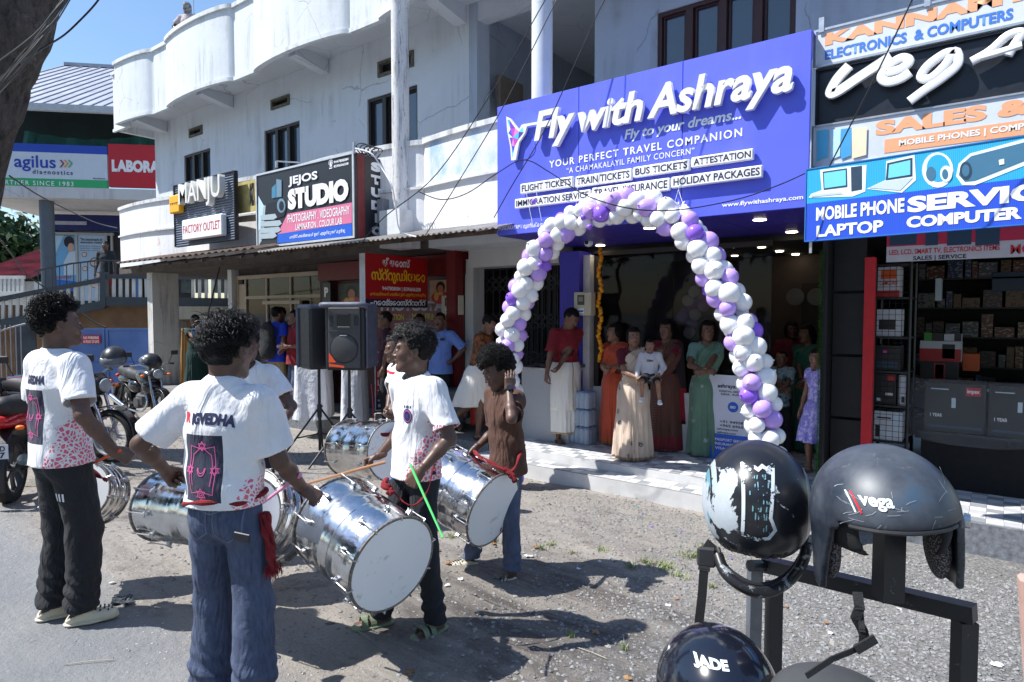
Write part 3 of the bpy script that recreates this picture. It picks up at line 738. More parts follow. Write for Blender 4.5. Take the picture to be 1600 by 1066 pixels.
def stroke(pts,wd,name,par,pl=PK,n=.04,m=acr):
 pts = [Vector((*pl.px(*p),0))for p in z4(pts)]
 q = []
 for i in range(len(pts)-1):
  p0 = pts[max(i-1,0)];p1 = pts[i];p2 = pts[i+1];p3 = pts[min(i+2,len(pts)-1)]
  for k in range(6):
   t = k/6;q.append(.5*((2*p1)+(p2-p0)*t+(2*p0-5*p1+4*p2-p3)*t*t+(3*p1-p0-3*p2+p3)*t**3))
 q.append(pts[-1]);mb = MB();mb.tube(q,wd/2,12)
 mb.v = [(a,b,max(-.02,min(.024,c*1.2))+n)for a,b,c in mb.v]
 M = pl.m();mb.v = [tuple(M@Vector(p))for p in mb.v]
 return mb.build(name,m,par,world=True,smooth=True,sharp=40)
stroke([(225,268),(178,320),(150,375),(180,370),(270,310),(390,232)],.082,'raised_letter',E2)
stroke([(372,298),(430,280),(462,250),(432,238),(382,268),(352,312),(375,332),(425,320),(465,294)],.072,'raised_letter',E2)
stroke([(640,215),(600,222),(535,268),(508,312),(545,318),(600,270),(642,212),(652,262),(590,318),(520,365),(462,408)],.068,'raised_letter',E2)
stroke([(706,252),(780,210),(850,150),(905,138),(880,180),(850,228)],.062,'raised_letter',E2)
stroke([(740,238),(820,215),(905,188)],.05,'raised_letter',E2,n=.045)
E3 = thing('shop_sign','pale board with peach SALES lettering and four printed phones','sign',(-.5,5.9,3.2))
r = (x0,PK.px(1271,263)[1],3.0,PK.px(1271,197.5)[1]);board('board',PK,r,.1,palew,E3,px=False);rim(E3,PK,r,w_=.014)
LT('SALES &',PK,1368,1616,(1368,213),(1368,190),org,E3,bold=.06)
r2 = (PK.px(1382,228)[0],PK.px(1382,239.5)[1],2.95,PK.px(1382,218.5)[1]);board('band',PK,r2,.002,org,E3,px=False,n=.003)
LT('MOBILE PHONES | COMPUTER',PK,1404.6,1648,(1404.6,231.5),(1404.6,219.5),W_,E3,n=.0055,bold=.03)
ph = [flat('phone_a',(90,190,230)),flat('phone_b',(190,225,245)),flat('phone_c',(70,160,215)),flat('phone_d',(245,222,190))]
for i,(a,b)in enumerate(((93,140),(145,188),(188,232),(232,292))):
 q = z4([(a,520-i*3),(b,514-i*3),(b-3,622-i*2),(a,640-i*3)]);poly(PK,q,ph[i],E3,.006+i*.002,name='printed_phone')
o_ = P(1258,322,y=5.5);PB = Plane((o_.x,o_.y),(.989,-.146))
E4 = thing('shop_sign','bright blue printed board reading MOBILE PHONE LAPTOP SERVICE COMPUTER','sign',(o_.x,o_.y,2.5))
a0 = 0;bz0 = PB.px(1259,378)[1];bz1 = PB.px(1256,265)[1];bm = PB.px(1258,319)[1]
k = NT('print_cyan_ribbed');wv = k.n('ShaderNodeTexWave',wave_type='BANDS',bands_direction='X');wv.inputs['Scale'].default_value = 28;wv.inputs['Distortion'].default_value = .6;k.l(k.coord(),wv.inputs[0])
k.col(k.ramp(wv.outputs[1],.2,.8,lin((30,150,205)),lin((44,172,226))));k.rough(.45);m_cy = k.m
k = NT('print_blue_ribbed');wv = k.n('ShaderNodeTexWave',wave_type='BANDS',bands_direction='X');wv.inputs['Scale'].default_value = 28;wv.inputs['Distortion'].default_value = .6;k.l(k.coord(),wv.inputs[0])
k.col(k.ramp(wv.outputs[1],.2,.8,lin((30,72,190)),lin((36,84,206))));k.rough(.45);m_bl2 = k.m
board('upper_panel',PB,(a0,bm,3.0,bz1),.05,m_cy,E4,px=False);board('lower_panel',PB,(a0,bz0,3.0,bm),.05,m_bl2,E4,px=False)
rim(E4,PB,(a0,bz0,3.0,bz1),.006,.008,flat('rim_blue',(40,110,180)))
LT('MOBILE PHONE',PB,1275.4,1413,(1275.4,345.4),(1275.4,324.5),W_,E4,bold=.035)
LT('LAPTOP',PB,1276,1380,(1276,371),(1276,353),W_,E4,bold=.035)
LT('SERVICE',PB,1418,1672,(1418,333),(1418,308),W_,E4,bold=.05)
LT('COMPUTER',PB,1416.5,1596.5,(1416.5,356.8),(1416.5,339),W_,E4,bold=.05)
glo = flat('print_glow',(226,242,252));dkb = flat('print_dark_slate',(38,62,84));lcd = flat('print_screen',(110,205,240));slate = flat('print_slate',(60,110,140));gry = flat('print_silver',(190,205,215))
def icon(L,m,n,nm='printed_shape'):return poly(PB,z4(L),m,E4,n,name=nm)
icon([(105,675),(220,660),(290,655),(285,760),(235,780),(60,785),(70,770),(112,755)],glo,.003)
icon([(116,682),(212,668),(214,742),(120,754)],dkb,.005);icon([(121,688),(208,675),(209,736),(124,748)],lcd,.007);icon([(228,664),(272,658),(272,752),(230,760)],dkb,.005);icon([(70,772),(190,762),(196,770),(72,782)],gry,.006)
icon([(368,640),(480,615),(486,715),(430,765),(290,750),(365,715)],glo,.003);icon([(372,648),(472,626),(472,700),(366,716)],dkb,.005);icon([(380,655),(464,636),(464,694),(376,708)],lcd,.007);icon([(362,720),(474,706),(424,756),(300,746)],gry,.006)
icon(circle_pts(572,675,62,70),glo,.003);icon(circle_pts(574,668,46,54),m_cy,.005);icon(circle_pts(546,690,20,28),slate,.007);icon(circle_pts(606,690,24,32),glo,.007);icon(circle_pts(602,692,12,20),slate,.009)
icon([(655,650),(700,610),(930,548),(960,560),(960,640),(720,735),(670,735),(645,700)],glo,.003);icon([(665,655),(705,620),(935,560),(960,580),(960,622),(720,718),(680,722),(656,695)],slate,.005);icon(circle_pts(684,678,24,36),dkb,.007);icon(circle_pts(684,678,15,24),slate,.009);icon([(815,636),(836,631),(837,652),(817,656)],glo,.009)
MB().box(.03,.05,bz0-.09,bz0,-.03,-.02,PB.m()).build('hook',alu,E4,world=True)
PC = Plane((0,6.9));E5 = thing('shop_banner','white and crimson banner listing LED LCD SMART TV below the blue board','banner',(-.6,6.9,2.3))
x0 = PC.px(1385,400)[0];z0_ = PC.px(1386,410)[1];z1_ = PC.px(1385,366)[1]
board('sheet',PC,(x0,z0_,3.0,z1_),.01,mat('banner_white',lin((190,186,190)),.6,var=.08,vs=6),E5,px=False)
board('band',PC,(x0,PC.px(1386,386)[1],3.0,z1_),.002,flat('print_crimson',(190,34,66)),E5,px=False,n=.003)
LT('LED, LCD, SMART TV, ELECTRONICS ITEMS',PC,1389.4,1562,(1389.4,400.3),(1389.4,391),RED,E5,bold=.02)
LT('SALES | SERVICE',PC,1426.6,1510,(1426.6,408.8),(1426.6,400.5),K_,E5,bold=.02)
LT('MOBILE',PC,1579,1660,(1579,397.5),(1579,382.5),RED,E5,bold=.02)
for(a,b)in((1390,1432),(1446,1466),(1480,1518),(1524,1562)):
 qq = [PC.px(a,372),PC.px(b,372)];board('printed_screen',PC,(qq[0][0],PC.px(a,384)[1],qq[1][0],z1_-.01),.002,dkb,E5,px=False,n=.006)
 # --- studio sign box
PJ = Plane((0,5.9));J = thing('shop_sign','black and pink lightbox sign of the studio with a printed camera in a hand','sign',(P(478,300,y=5.9).x,5.9,2.7))
ja0,jb0 = PJ.px(402,388);ja1,jb1 = PJ.px(553,237);jb0 = PJ.px(553,372)[1]
print('JEJOS',ja0,jb0,ja1,jb1,PJ.px(402,278),PJ.px(402,388))
jet = mat('print_charcoal',(.022,.024,.028),.4,var=.2,vs=40,bump=.03)
board('face',PJ,(ja0,jb0,ja1,jb1),.05,jet,J,px=False);rim(J,PJ,(ja0,jb0,ja1,jb1),.014,.03,mat('frame_pale',(.62,.64,.66),.4,metal=.3))
z2 = lambda L:[(380+a/3.9475,200+b/3.9475)for a,b in L]
def jp(L,m,n):return poly(PJ,z2(L),m,J,n)
pink = flat('print_pink',(214,118,150));jblu = flat('print_bright_blue',(34,92,200))
jp([(275,530),(672,460),(672,586),(212,655)],pink,.004);jp([(212,655),(672,588),(672,668),(212,712)],jblu,.004)
stl = flat('print_steel',(110,140,160));st2 = flat('print_skin_grey',(170,184,190));
jp([(98,420),(110,470),(140,480),(130,600),(135,660),(96,730),(96,600)],st2,.005);jp([(96,420),(130,480),(110,620),(96,640)],flat('print_shirt_stripe',(190,215,228)),.007)
jp([(150,470),(250,440),(268,500),(255,545),(190,570),(145,530)],K_,.009);jp([(180,370),(205,345),(205,430),(180,435)],flat('print_cam_blue',(70,130,160)),.011);jp([(208,316),(240,322),(240,425),(208,430)],stl,.011);jp(circle_pts(238,480,26,44),stl,.011);jp(circle_pts(240,482,15,30),K_,.013)
for i,(y_,x_)in enumerate(((540,200),(580,230),(620,225),(655,200))):jp([(110,y_),(x_,y_-10),(x_+12,y_+12),(x_-10,y_+26),(110,y_+30)],st2,.010+.001*i)
LT('JEJOS',PJ,451.7,497.3,(451.7,293.2),(497.3,267),W_,J,bold=.03,n=.016)
LT('STUDIO',PJ,451,546,(452,329),(544.7,278),W_,J,bold=.07,n=.016)
LT('PHOTOGRAPHY . VIDEOGRAPHY',PJ,450,547,(449.7,349),(547.7,321),W_,J,bold=.01,n=.008)
LT('LAMINATION . COLOUR LAB',PJ,462.3,535,(462.3,360),(535,339.8),W_,J,bold=.01,n=.008)
LT('ഫസ്റ്റ് ഫോട്ടോകൾ ഉടൻ എടുത്തു നൽകുന്നു',PJ,453,540,(453,374.8),(540,357),W_,J,bold=.012,n=.008)
LT('9447808084',PJ,522,545,(522,256),(545,246.5),W_,J,bold=.02,n=.006);LT('8590606208',PJ,522,545,(522,262.5),(545,253.5),W_,J,bold=.02,n=.006)
LT('\u260E',PJ,514,520.5,(514,266),(520,249),W_,J,n=.006)
PQ = Plane((ja1+.003,0),(0,1));y1 = PQ.px(570,300)[0];y2 = PQ.px(606,300)[0]
tag(MB().box(ja1-.3,ja1+.003,5.953,y1,jb0+.005,jb1-.005).build('box_side',mat('box_side_red',lin((120,40,42)),.6,var=.2,vs=6),J,world=True),None)
MB().box(ja1-.3,ja1+.004,y1+.002,y2,jb0-.02,jb1-.02).build('box_side',jet,J,world=True)
yc = PQ.px(588,300)[0];hh = (jb1-jb0-.1)/6
for i,c in enumerate('STUDIO'):
 z_ = jb1-.06-hh*(i+1);lettering(c,PQ,(yc-.1 if c!='I'else yc-.035,z_+.03,yc+.1 if c!='I'else yc+.035,z_+hh-.02),W_,J,px=False,n=.004,bold=.08)
 # --- outlet sign with raised letters
PM = Plane((0,5.9));Mj = thing('shop_sign','grey ribbed sign with tall white raised letters and a white factory outlet box','sign',(P(320,330,y=5.9).x,5.9,2.8))
ma0,mb0 = PM.px(275,387);ma1,mb1 = PM.px(367.8,266.4)
mb0 = PM.px(367.8,374.8)[1]
print('MANJU',ma0,mb0,ma1,mb1,PM.px(275,297.5))
rbm = MB();z_ = mb0
grb = mat('ribbed_grey',lin((92,104,122)),.45,var=.15,vs=6)
while z_ < mb1-.01:
 M = PM.m(0,z_,0);rbm.add([M@Vector(p)for p in((ma0,0,0),(ma1,0,0),(ma1,.022,.018),(ma0,.022,.018),(ma1,.044,0),(ma0,.044,0))],[(0,1,2,3),(3,2,4,5)]);z_ += .044
rbm.build('ribbed_sheet',grb,Mj,world=True);rim(Mj,PM,(ma0,mb0,ma1,mb1),.03,.02,K_)
board('backing',PM,(ma0,mb0,ma1,mb1),.04,K_,Mj,px=False,n=-.005)
LT('MANJU',PM,292,357,(292.6,331.7),(357.7,274),mat('acrylic_cream',(.74,.73,.68),.4,var=.1,vs=3,dirt=.2),Mj,n=.06,ext=.1,bold=.012,name='raised_letters')
r = RR(PM,294,357,(293.9,377.3),(357.2,334.3));o = rbox(PM,r,.1,acr,Mj,'raised_box',.12,.02)
lettering('FACTORY OUTLET',PM,(r[0]+.06,r[1]+.12,r[2]-.06,r[3]-.11),RED,o,px=False,n=.123,bold=.002)
r = RR(PM,274,290,(274.9,335.5),(290,304.4));o = rbox(PM,r,.1,flat('box_amber',(242,176,20)),Mj,'raised_box',.12,.02)
lettering('mg',PM,(r[0]+.06,r[1]+.14,r[2]-.05,r[3]-.14),flat('print_brown',(110,60,20)),o,px=False,n=.123,bold=.02)
o = tag(board('old_poster',Plane((0,6.05)),(P(372,290,y=6.05).x,3.42,P(400,290,y=6.05).x,3.95),.02,mat('poster_old',lin((196,178,110)),.8,var=.4,vs=5,dirt=.5),None,px=False),'old yellowed poster sheet between the ribbed sign and the studio sign','poster')
lettering('9MIZA',Plane((0,6.05)),(P(390,290,y=6.05).x,3.5,P(398,290,y=6.05).x,3.9),K_,o,px=False,bold=.05)
# --- projecting malayalam sign
xm = P(570.5,430,y=6.0).x;PR = Plane((xm,0),(0,1))
Rm = thing('projecting_sign','red double sided sign in yellow malayalam letters hanging under the awning','sign',(xm,6.3,1.9))
r0,rb0 = PR.px(571,479);r1,rb1 = PR.px(667.6,404.4);rbk = PR.px(620,468)[1];rb0 = PR.px(667,481)[1]
print('RED',r0,rb0,r1,rb1,PR.px(570,395))
MB().box(xm-.13,xm-.001,r0+.004,r1,rb0,rb1).build('sign_box',mat('sign_sheet_white',(.62,.64,.66),.5,var=.25,vs=5),Rm,world=True)
board('face',PR,(r0,rbk,r1,rb1),.002,flat('print_deep_red',(178,18,26)),Rm,px=False,n=.002);board('strip',PR,(r0,rb0,r1,rbk),.002,NAVY,Rm,px=False,n=.002)
LT('ജീജോസ്',PR,597.3,640.5,(598.5,416),(640,405.6),W_,Rm,bold=.03,n=.004);LT('സ്റ്റുഡിയോ',PR,580,664,(580,442),(663,424),YEL,Rm,bold=.03,n=.004)
LT('9447808084 | 8590606208',PR,597,657,(598,455.5),(657,450),W_,Rm,bold=.02,n=.004);LT('കളർ ലാമിനേഷൻ ഫോട്ടോ ഉടൻ എടുത്തു നൽകുന്നു',PR,578,665,(578,463),(665,458.5),YEL,Rm,n=.004)
LT('ഫോട്ടോസ്റ്റാറ്റ്',PR,578,665,(579,477.5),(664,468.5),W_,Rm,bold=.03,n=.004)
# --- standing board
b_ = P(586,642,z=0);PT = Plane((b_.x,b_.y),(.62,.785));T = thing('standing_board','red standing board with studio price lettering behind the drummers','sign',tuple(b_))
board('board',PT,(0,.0,.62,1.02),.03,flat('print_red2',(188,24,34)),T,px=False,n=0);board('strip',PT,(0,0,.62,.27),.002,NAVY,T,px=False,n=.003);rim(T,PT,(0,0,.62,1.02),.006,.015,W_)
for s_,z0_,z1_,m_,x1_ in(('JEJOS',.90,.98,YEL,.45),('STUDIO',.74,.88,W_,.55),('PHOTOSTAT',.58,.69,W_,.58),('LAMINATION',.43,.54,W_,.58),('9447808084',.31,.37,W_,.55),('പാസ്പോർട്ട്',.16,.23,W_,.5),('ഉടൻ എടുത്ത്',.06,.13,W_,.5)):
 lettering(s_,PT,(.05 if s_!='JEJOS'else.18,z0_,x1_,z1_),m_,T,px=False,n=.006,bold=.03)
 # --- studio wall panels
PW = Plane((0,7.495));Wp = thing('wall_panel','dark red wall panel reading PHOTOSTAT and MUG PRINTING behind the men','sign',(-7.6,7.49,1.0))
board('panel',PW,(PW.px(588,500)[0],.2,PW.px(712,500)[0],1.98),.01,flat('panel_wine',(96,24,34)),Wp,px=False,n=.01)
gW = flat('print_grey',(150,150,160));oY = flat('print_ochre',(170,150,40))
LT('PHOTOSTAT',PW,596,707,(640,486),(690,470),gW,Wp,bold=.05,n=.014);LT('LAMINATION',PW,592,632,(600,500),(625,491),oY,Wp,bold=.03,n=.014);LT('MUG PRINTING',PW,645,702,(660,500.5),(690,490),oY,Wp,bold=.03,n=.014)
o = board('vertical_board',Plane((0,7.28)),(P(705,550,y=7.28).x,.12,P(721,550,y=7.28).x,1.68),.02,jet,None,px=False);tag(o,'tall narrow black board with vertical STUDIO letters right of the man in blue shirt','sign')
PV = Plane((0,7.28));c0 = (P(705,550,y=7.28).x+P(721,550,y=7.28).x)/2
for i,c in enumerate('STUDIO'):lettering(c,PV,(c0-.065 if c!='I'else c0-.02,1.40-i*.24,c0+.065 if c!='I'else c0+.02,1.60-i*.24),gW,o,px=False,n=.004,bold=.06)
o = board('vertical_board',Plane((0,7.33)),(P(504,450,y=7.33).x,.3,P(516,450,y=7.33).x,2.24),.02,jet,None,px=False);tag(o,'narrow black board with vertical letters left of the speakers','sign')
PV = Plane((0,7.33));c0 = (P(504,450,y=7.33).x+P(516,450,y=7.33).x)/2
for i,c in enumerate('PHOTO'):lettering(c,PV,(c0-.06,1.98-i*.28,c0+.06,2.16-i*.28),W_,o,px=False,n=.004,bold=.05)
def portrait(name,pl,rect,bgc,lab):
 o = board('portrait_poster',pl,rect,.012,bgc,None,px=False);tag(o,lab,'poster','portrait posters in the studio window');a0,b0,a1,b1 = rect;w_ = a1-a0;h = b1-b0
 def e(cx,cy,rx,ry,m,n):poly(pl,[(a0+w_*(cx+rx*math.cos(t*.4488)),b0+h*(cy+ry*math.sin(t*.4488)))for t in range(14)],m,o,n,px=False)
 sk = flat('print_tan',(170,110,84));hr = flat('print_hair',(24,16,16));rd = flat('print_sari',(170,60,70));gd = flat('print_gold',(200,160,80))
 e(.5,.66,.2,.28,hr,.003);e(.5,.2,.42,.3,rd,.004);e(.5,.58,.13,.2,sk,.005);e(.5,.38,.12,.07,gd,.006);e(.32,.25,.1,.2,gd,.006);return o
portrait('p',Plane((0,7.26)),(P(671,430,y=7.26).x,1.86,P(706,430,y=7.26).x,2.2),mat('poster_cream',(.42,.30,.20),.5),'bridal portrait on cream background right of the red projecting sign')
portrait('p',Plane((0,7.44)),(P(528,430,y=7.44).x,1.75,P(571,430,y=7.44).x,2.22),mat('poster_green',(.05,.07,.04),.5,var=.5),'dark green bridal portrait left of the red projecting sign')
# --- awnings
def corrug(name,x0,x1,y0,y1,z0,z1,pitch,amp,m,label):
 n = int((x1-x0)/pitch*6);V = []
 for i in range(n+1):
  x = x0+(x1-x0)*i/n;dz = amp*math.cos(2*PI*(x-x0)/pitch)
  for(y,z)in((y0,z0),(y1,z1)):V += [(x,y,z+dz),(x,y,z+dz-.006)]
 F = []
 for i in range(n):
  a,b = i*4,i*4+4;F += [(a,b,b+2,a+2),(a+1,a+3,b+3,b+1),(a,a+1,b+1,b),(a+2,b+2,b+3,a+3)]
 F += [(0,2,3,1),(n*4,n*4+1,n*4+3,n*4+2)]
 o = obj(name,mesh_np(name,V,F,smooth=False),m);return tag(o,label,'awning','awnings over the shops')
m_tin = mat('tin_old',lin((150,146,140)),.6,var=.4,vs=4,bump=.2,bs=30,dirt=.5,metal=.2)
m_rust = mat('tin_rust',lin((84,66,56)),.8,var=.5,vs=6,bump=.3,bs=40,dirt=.6)
corrug('awning',P(402,390,y=5.5).x,P(781,362,y=5.5).x,5.5,6.5,2.63,2.86,.09,.012,m_tin,'pale corrugated tin awning below the studio sign')
corrug('awning',P(181,408,y=5.5).x,P(402,390,y=5.5).x-.02,5.5,6.5,2.70,2.93,.22,.018,m_rust,'dark weathered tin awning at the left end of the shops')
for(x0_,x1_)in((P(190,408,y=5.62).x,P(398,390,y=5.62).x),(P(405,390,y=5.62).x,P(775,362,y=5.62).x)):
 mb = MB();mb.bar((x0_,5.62,2.60),(x1_,5.62,2.60),.04)
 for i in range(8):x = x0_+(x1_-x0_)*(i+.5)/8;mb.bar((x,5.55,2.585),(x,6.5,2.80),.035)
 mb.build('frame',m_rust,COL.objects['awning.001'if x1_<-9 else 'awning'],world=True)
 # ================================================================== NEIGHBOUR (LABORATORY BUILDING), left
o_ = P(150,260,d=20);dA = math.radians(9)
Fh = Vector((-math.sin(YAW),math.cos(YAW),0));Rh = Vector((math.cos(YAW),math.sin(YAW),0))
xd = Rh*math.cos(dA)+Fh*math.sin(dA)
PA = Plane((o_.x,o_.y),(xd.x,xd.y))
A = thing('laboratory_building','grey roofed laboratory building with a long lit sign band at the far left','building',(o_.x,o_.y,0))
a_ = lambda u,v,pl = PA:pl.px(u,v)
al_,_ = a_(-60,225);ar_,_ = a_(300,225)
def ab(name,pl,u0,v0,u1,v1,t,m,n=0,**kw):
 p = pl.px(u0,(v0+v1)/2)[0];q = pl.px(u1,(v0+v1)/2)[0];z0 = pl.px((u0+u1)/2,v0)[1];z1 = pl.px((u0+u1)/2,v1)[1]
 return board(name,pl,(p,z0,q,z1),t,m,A,px=False,n=n,**kw)
ab('sign_white',PA,-40,279,167.5,238,.12,flat('lab_white',(205,212,222)));ab('sign_blue',PA,-40,238,167.5,225,.12,flat('lab_blue',(30,70,180)));ab('sign_green',PA,-40,291.5,167.5,279,.12,flat('lab_green',(50,170,104)));ab('sign_red',PA,169.5,294,300,227,.12,flat('lab_red',(190,24,40)))
def al(s,u0,u1,vb,vt,m,**kw):return lettering(s,PA,(PA.px(u0,(vb+vt)/2)[0],PA.px((u0+u1)/2,vb)[1],PA.px(u1,(vb+vt)/2)[0],PA.px((u0+u1)/2,vt)[1]),m,A,px=False,n=.01,**kw)
lb = flat('lab_text_blue',(30,60,170));al('agilus',22.3,87.4,268.4,243,lb,bold=.015);al('diagnostics',51,114,275,266,flat('lab_text_grey',(70,70,110)),space=1.3);al('LABORATORY',174.8,300,270.5,251.5,W_,bold=.06);al('HEALTH PARTNER SINCE 1983',-60,115,289,281.8,W_,bold=.01,space=1.3);al('Mundakayam',146,165,281,278,K_)
for i,c in enumerate(((150,40,60),(230,150,40),(80,170,130))):
 u = 93+i*6.5;poly(PA,[(u,250),(u+3,250),(u+8,256),(u+3,262),(u,262),(u+5,256)],flat('chev%d'%i,c),A,.012)
ev0,ez = PA.px(-60,180)[0],PA.px(150,180)[1];ev1 = PA.px(330,180)[0]
back = -PA.n;rise = math.tan(math.radians(27))
def rp(s,t,h=0):return PA.w(s,ez+t*rise+h,.9-t)
k = NT('roof_metal');k.col(k.ramp(k.noise(1.5,5,.6),.3,.7,lin((132,136,146)),lin((168,172,182))));k.rough(.5);k.b.inputs['Metallic'].default_value = .35;m_roof = k.m
L_ = 7.0;mb = MB();mb.add([rp(ev0,0),rp(ev1,0),rp(ev1,L_),rp(ev0,L_),rp(ev0,0,-.05),rp(ev1,0,-.05),rp(ev1,L_,-.05),rp(ev0,L_,-.05)],[(0,1,2,3),(4,7,6,5),(0,4,5,1),(2,6,7,3),(1,5,6,2),(0,3,7,4)]);mb.build('roof',m_roof,A,world=True)
ribs = MB();s_ = ev0
while s_ < ev1:ribs.bar(rp(s_,0,.012),rp(s_,L_,.012),.05,.035,upv=(0,0,1));s_ += .33
ribs.build('roof_rib',mat('roof_rib',lin((136,142,156)),.5,metal=.3),A,world=True)
MB().bar(rp(ev0,L_,.05),rp(ev1,L_,.05),.2,.12).build('ridge_cap',m_roof,A,world=True);mb = MB();mb.bar(rp(ev0,-.05,-.08),rp(ev1,-.05,-.08),.14,.2);mb.build('gutter',mat('gutter',(.45,.46,.48),.5),A,world=True)
ab('net_wall',PA,-40,226,300,150,.05,mat('net_dark_green',(.008,.02,.02),.8,var=.5,vs=1),n=-.8)
k = NT('net_green');k.col(k.ramp(k.noise(2,4,.6,scale=(1,1,.2)),.3,.7,(.01,.05,.045),(.02,.13,.10)));k.rough(.8)
mb = MB();NN = 24
for i in range(NN+1):
 u = 25+(250-25)*i/NN;top = 197+10*math.sin(i*.28)+(14 if i<14 else-16)*0;z1 = 200+18*abs(math.sin((i)/NN*PI*1.0))
 p0 = PA.px(u,198+14*math.sin(PI*i/NN));p1 = PA.px(u,226)
 mb.v += [tuple(PA.w(p0[0],p0[1],-.45+.08*math.sin(i*1.7))),tuple(PA.w(p1[0],p1[1],-.3+.1*math.sin(i*2.3)))]
 if i:b = 2*i;mb.f.append((b-2,b-1,b+1,b));mb.mi.append(0)
mb.build('green_net',k.m,A,world=True,smooth=True)
lw = whitewash('lab_white_paint',(.62,.61,.60),.4,1,40,.5)
s0 = PA.px(-60,300)[0];s1 = PA.px(300,300)[0];zt_ = PA.px(150,294)[1];zb_ = PA.px(150,311)[1]
MB().box(s0,s1,zb_,zt_,-.3,.0,PA.m()).build('slab_edge',lw,A,world=True)
MB().box(s0,s1,zb_-.02,zb_+.1,-5,-.301,PA.m()).build('slab',lw,A,world=True)
gcol = mat('paint_slate',lin((88,98,108)),.6,var=.1)
cx = (PA.px(50.6,380)[0]+PA.px(70.6,380)[0])/2
MB().lathe([(.2,-1.),(.2,zb_)],24,Matrix.Translation(PA.w(cx,0,-.5))).build('column',gcol,A,world=True,smooth=True)
PA2 = PA.off(-2.5)
def ab2(name,u0,v0,u1,v1,t,m,n=0):
 p = PA2.px(u0,(v0+v1)/2)[0];q = PA2.px(u1,(v0+v1)/2)[0];z0 = PA2.px((u0+u1)/2,v0)[1];z1 = PA2.px((u0+u1)/2,v1)[1]
 return board(name,PA2,(p,z0,q,z1),t,m,A,px=False,n=n)
ab2('blue_band',70,362,300,338,.3,mat('band_navy',lin((24,34,96)),.4),.2)
ab2('band_light',72,352.5,140,347,.02,mat('band_pale',(.4,.42,.5),.4),.22)
ab2('wall',66,520,300,362,.1,mat('lab_wall_dark',(.03,.028,.03),.6),-.1)
ab2('poster_blue',78,455,120,368,.03,flat('poster_sky',(110,170,215)),.0);ab2('poster_white',123,470,166,368,.03,flat('poster_pale',(170,196,220)),.0)
wf = flat('frame_white',(170,172,170))
for u in(74,121,167,176):ab2('window_frame',u-1.6,470,u+1.6,364,.06,wf,.04)
ab2('window_frame',74,367.5,178,363.5,.05,wf,.03)
for(u0,u1,m_)in((210,222,'a'),(226,232,'b'),(236,244,'a')):ab2('window_panel',u0,470,u1,415,.03,flat('pan'+m_,(70,110,170)if m_=='a'else(190,200,210)),.02)
for(u0,u1)in((283,300),(305,325),(330,356)):ab2('poster',u0,458,u1,412,.03,mat('poster_olive',(.08,.10,.09),.6,var=.6,vs=3),.02)
def al2(s,u0,u1,vb,vt,m,**kw):return lettering(s,PA2,(PA2.px(u0,(vb+vt)/2)[0],PA2.px((u0+u1)/2,vb)[1],PA2.px(u1,(vb+vt)/2)[0],PA2.px((u0+u1)/2,vt)[1]),m,A,px=False,n=.02,**kw)
al2('The benchmark of',126,160,376.5,372.5,K_);al2('diagnostics industry',126,162,381.5,377.5,K_)
for i in range(3):al2('pathology  radiology',126,158,386+i*3.4,384+i*3.4,flat('print_midgrey',(90,100,130)))
al2('COROEXPERT',80,112,435.5,431.5,RED)
poly(PA2,[(79,368),(100,368),(86,400),(79,395)],flat('pale_lab',(170,205,228)),A,.012);poly(PA2,[(79,436),(119,440),(119,455),(79,455)],flat('lab_deep',(40,100,190)),A,.012)
poly(PA2,circle_pts(108,378,8,9),flat('print_hair2',(30,24,28)),A,.012);poly(PA2,circle_pts(111,387,5,7),flat('print_face',(200,160,140)),A,.014);poly(PA2,[(100,410),(108,394),(118,392),(119.5,430),(100,430)],flat('print_coat',(190,210,225)),A,.014)
for(u,v,r)in((132,398,4),(148,410,7.5),(133,420,4),(152,430,5),(135,440,3.5),(147,446,4)):poly(PA2,circle_pts(u,v,r),flat('print_ring',(60,70,90)),A,.012);poly(PA2,circle_pts(u,v,r*.8),flat('print_ringin',(210,190,180)),A,.014)
PF = Plane(tuple(P(170,460,d=17.5).xy),(xd.x,xd.y))
Rp = thing('ramp_railing','slate and white balustrade of the sloping ramp in front of the laboratory','railing',tuple(PF.w(0,0,0)))
slt = mat('paint_slate_dark',lin((62,70,76)),.6,var=.15);bal = mat('baluster_white',(.60,.60,.56),.6,var=.15,vs=3,dirt=.3)
def fw(u,v,n=0):a,b = PF.px(u,v);return PF.w(a,b,n)
def rail(us,w_,h,m=slt,name='rail',n=0):
 mb = MB()
 for a,b in zip(us,us[1:]):mb.bar(fw(*a,n),fw(*b,n),w_,h,ext=.01)
 mb.build(name,m,Rp,world=True)
top = [(-10,470),(56,457),(163,437)];bot = [(-10,508),(60,496),(163,476)]
rail(top,.14,.12);rail(bot,.16,.22);rail([(163,432),(372,434)],.14,.11);rail([(163,471),(372,473)],.16,.24)
rail([(163,426),(163,480)],.2,.14,name='post')
tt2 = [(55,424),(112,412),(163,406)];rail(tt2,.05,.04,name='hand_rail');rail([(163,407),(372,411)],.05,.04,name='hand_rail')
def lerp_v(L,u):
 for(a,b),(c,d)in zip(L,L[1:]):
  if a <= u <= c:return b+(d-b)*(u-a)/(c-a)
me_b = None;us = [5+i*11.3 for i in range(14)]+[178+i*10.3 for i in range(19)]
for u in us:
 t_,b_ = (lerp_v(top,u),lerp_v(bot,u))if u < 160 else(434,468)
 if 248 < u < 300:continue
 mb = MB();mb.bar(fw(u,t_),fw(u,b_),.075,.05,upv=tuple(PF.n));mb.build('baluster',bal,Rp,world=True)
mb = MB();
for i in range(28):
 u = 60+i*11;v0 = lerp_v(tt2,u)if u < 163 else 409;v1 = lerp_v(top,u)if u < 163 else 434
 mb.tube([fw(u,v0),fw(u,v1)],.012,5)
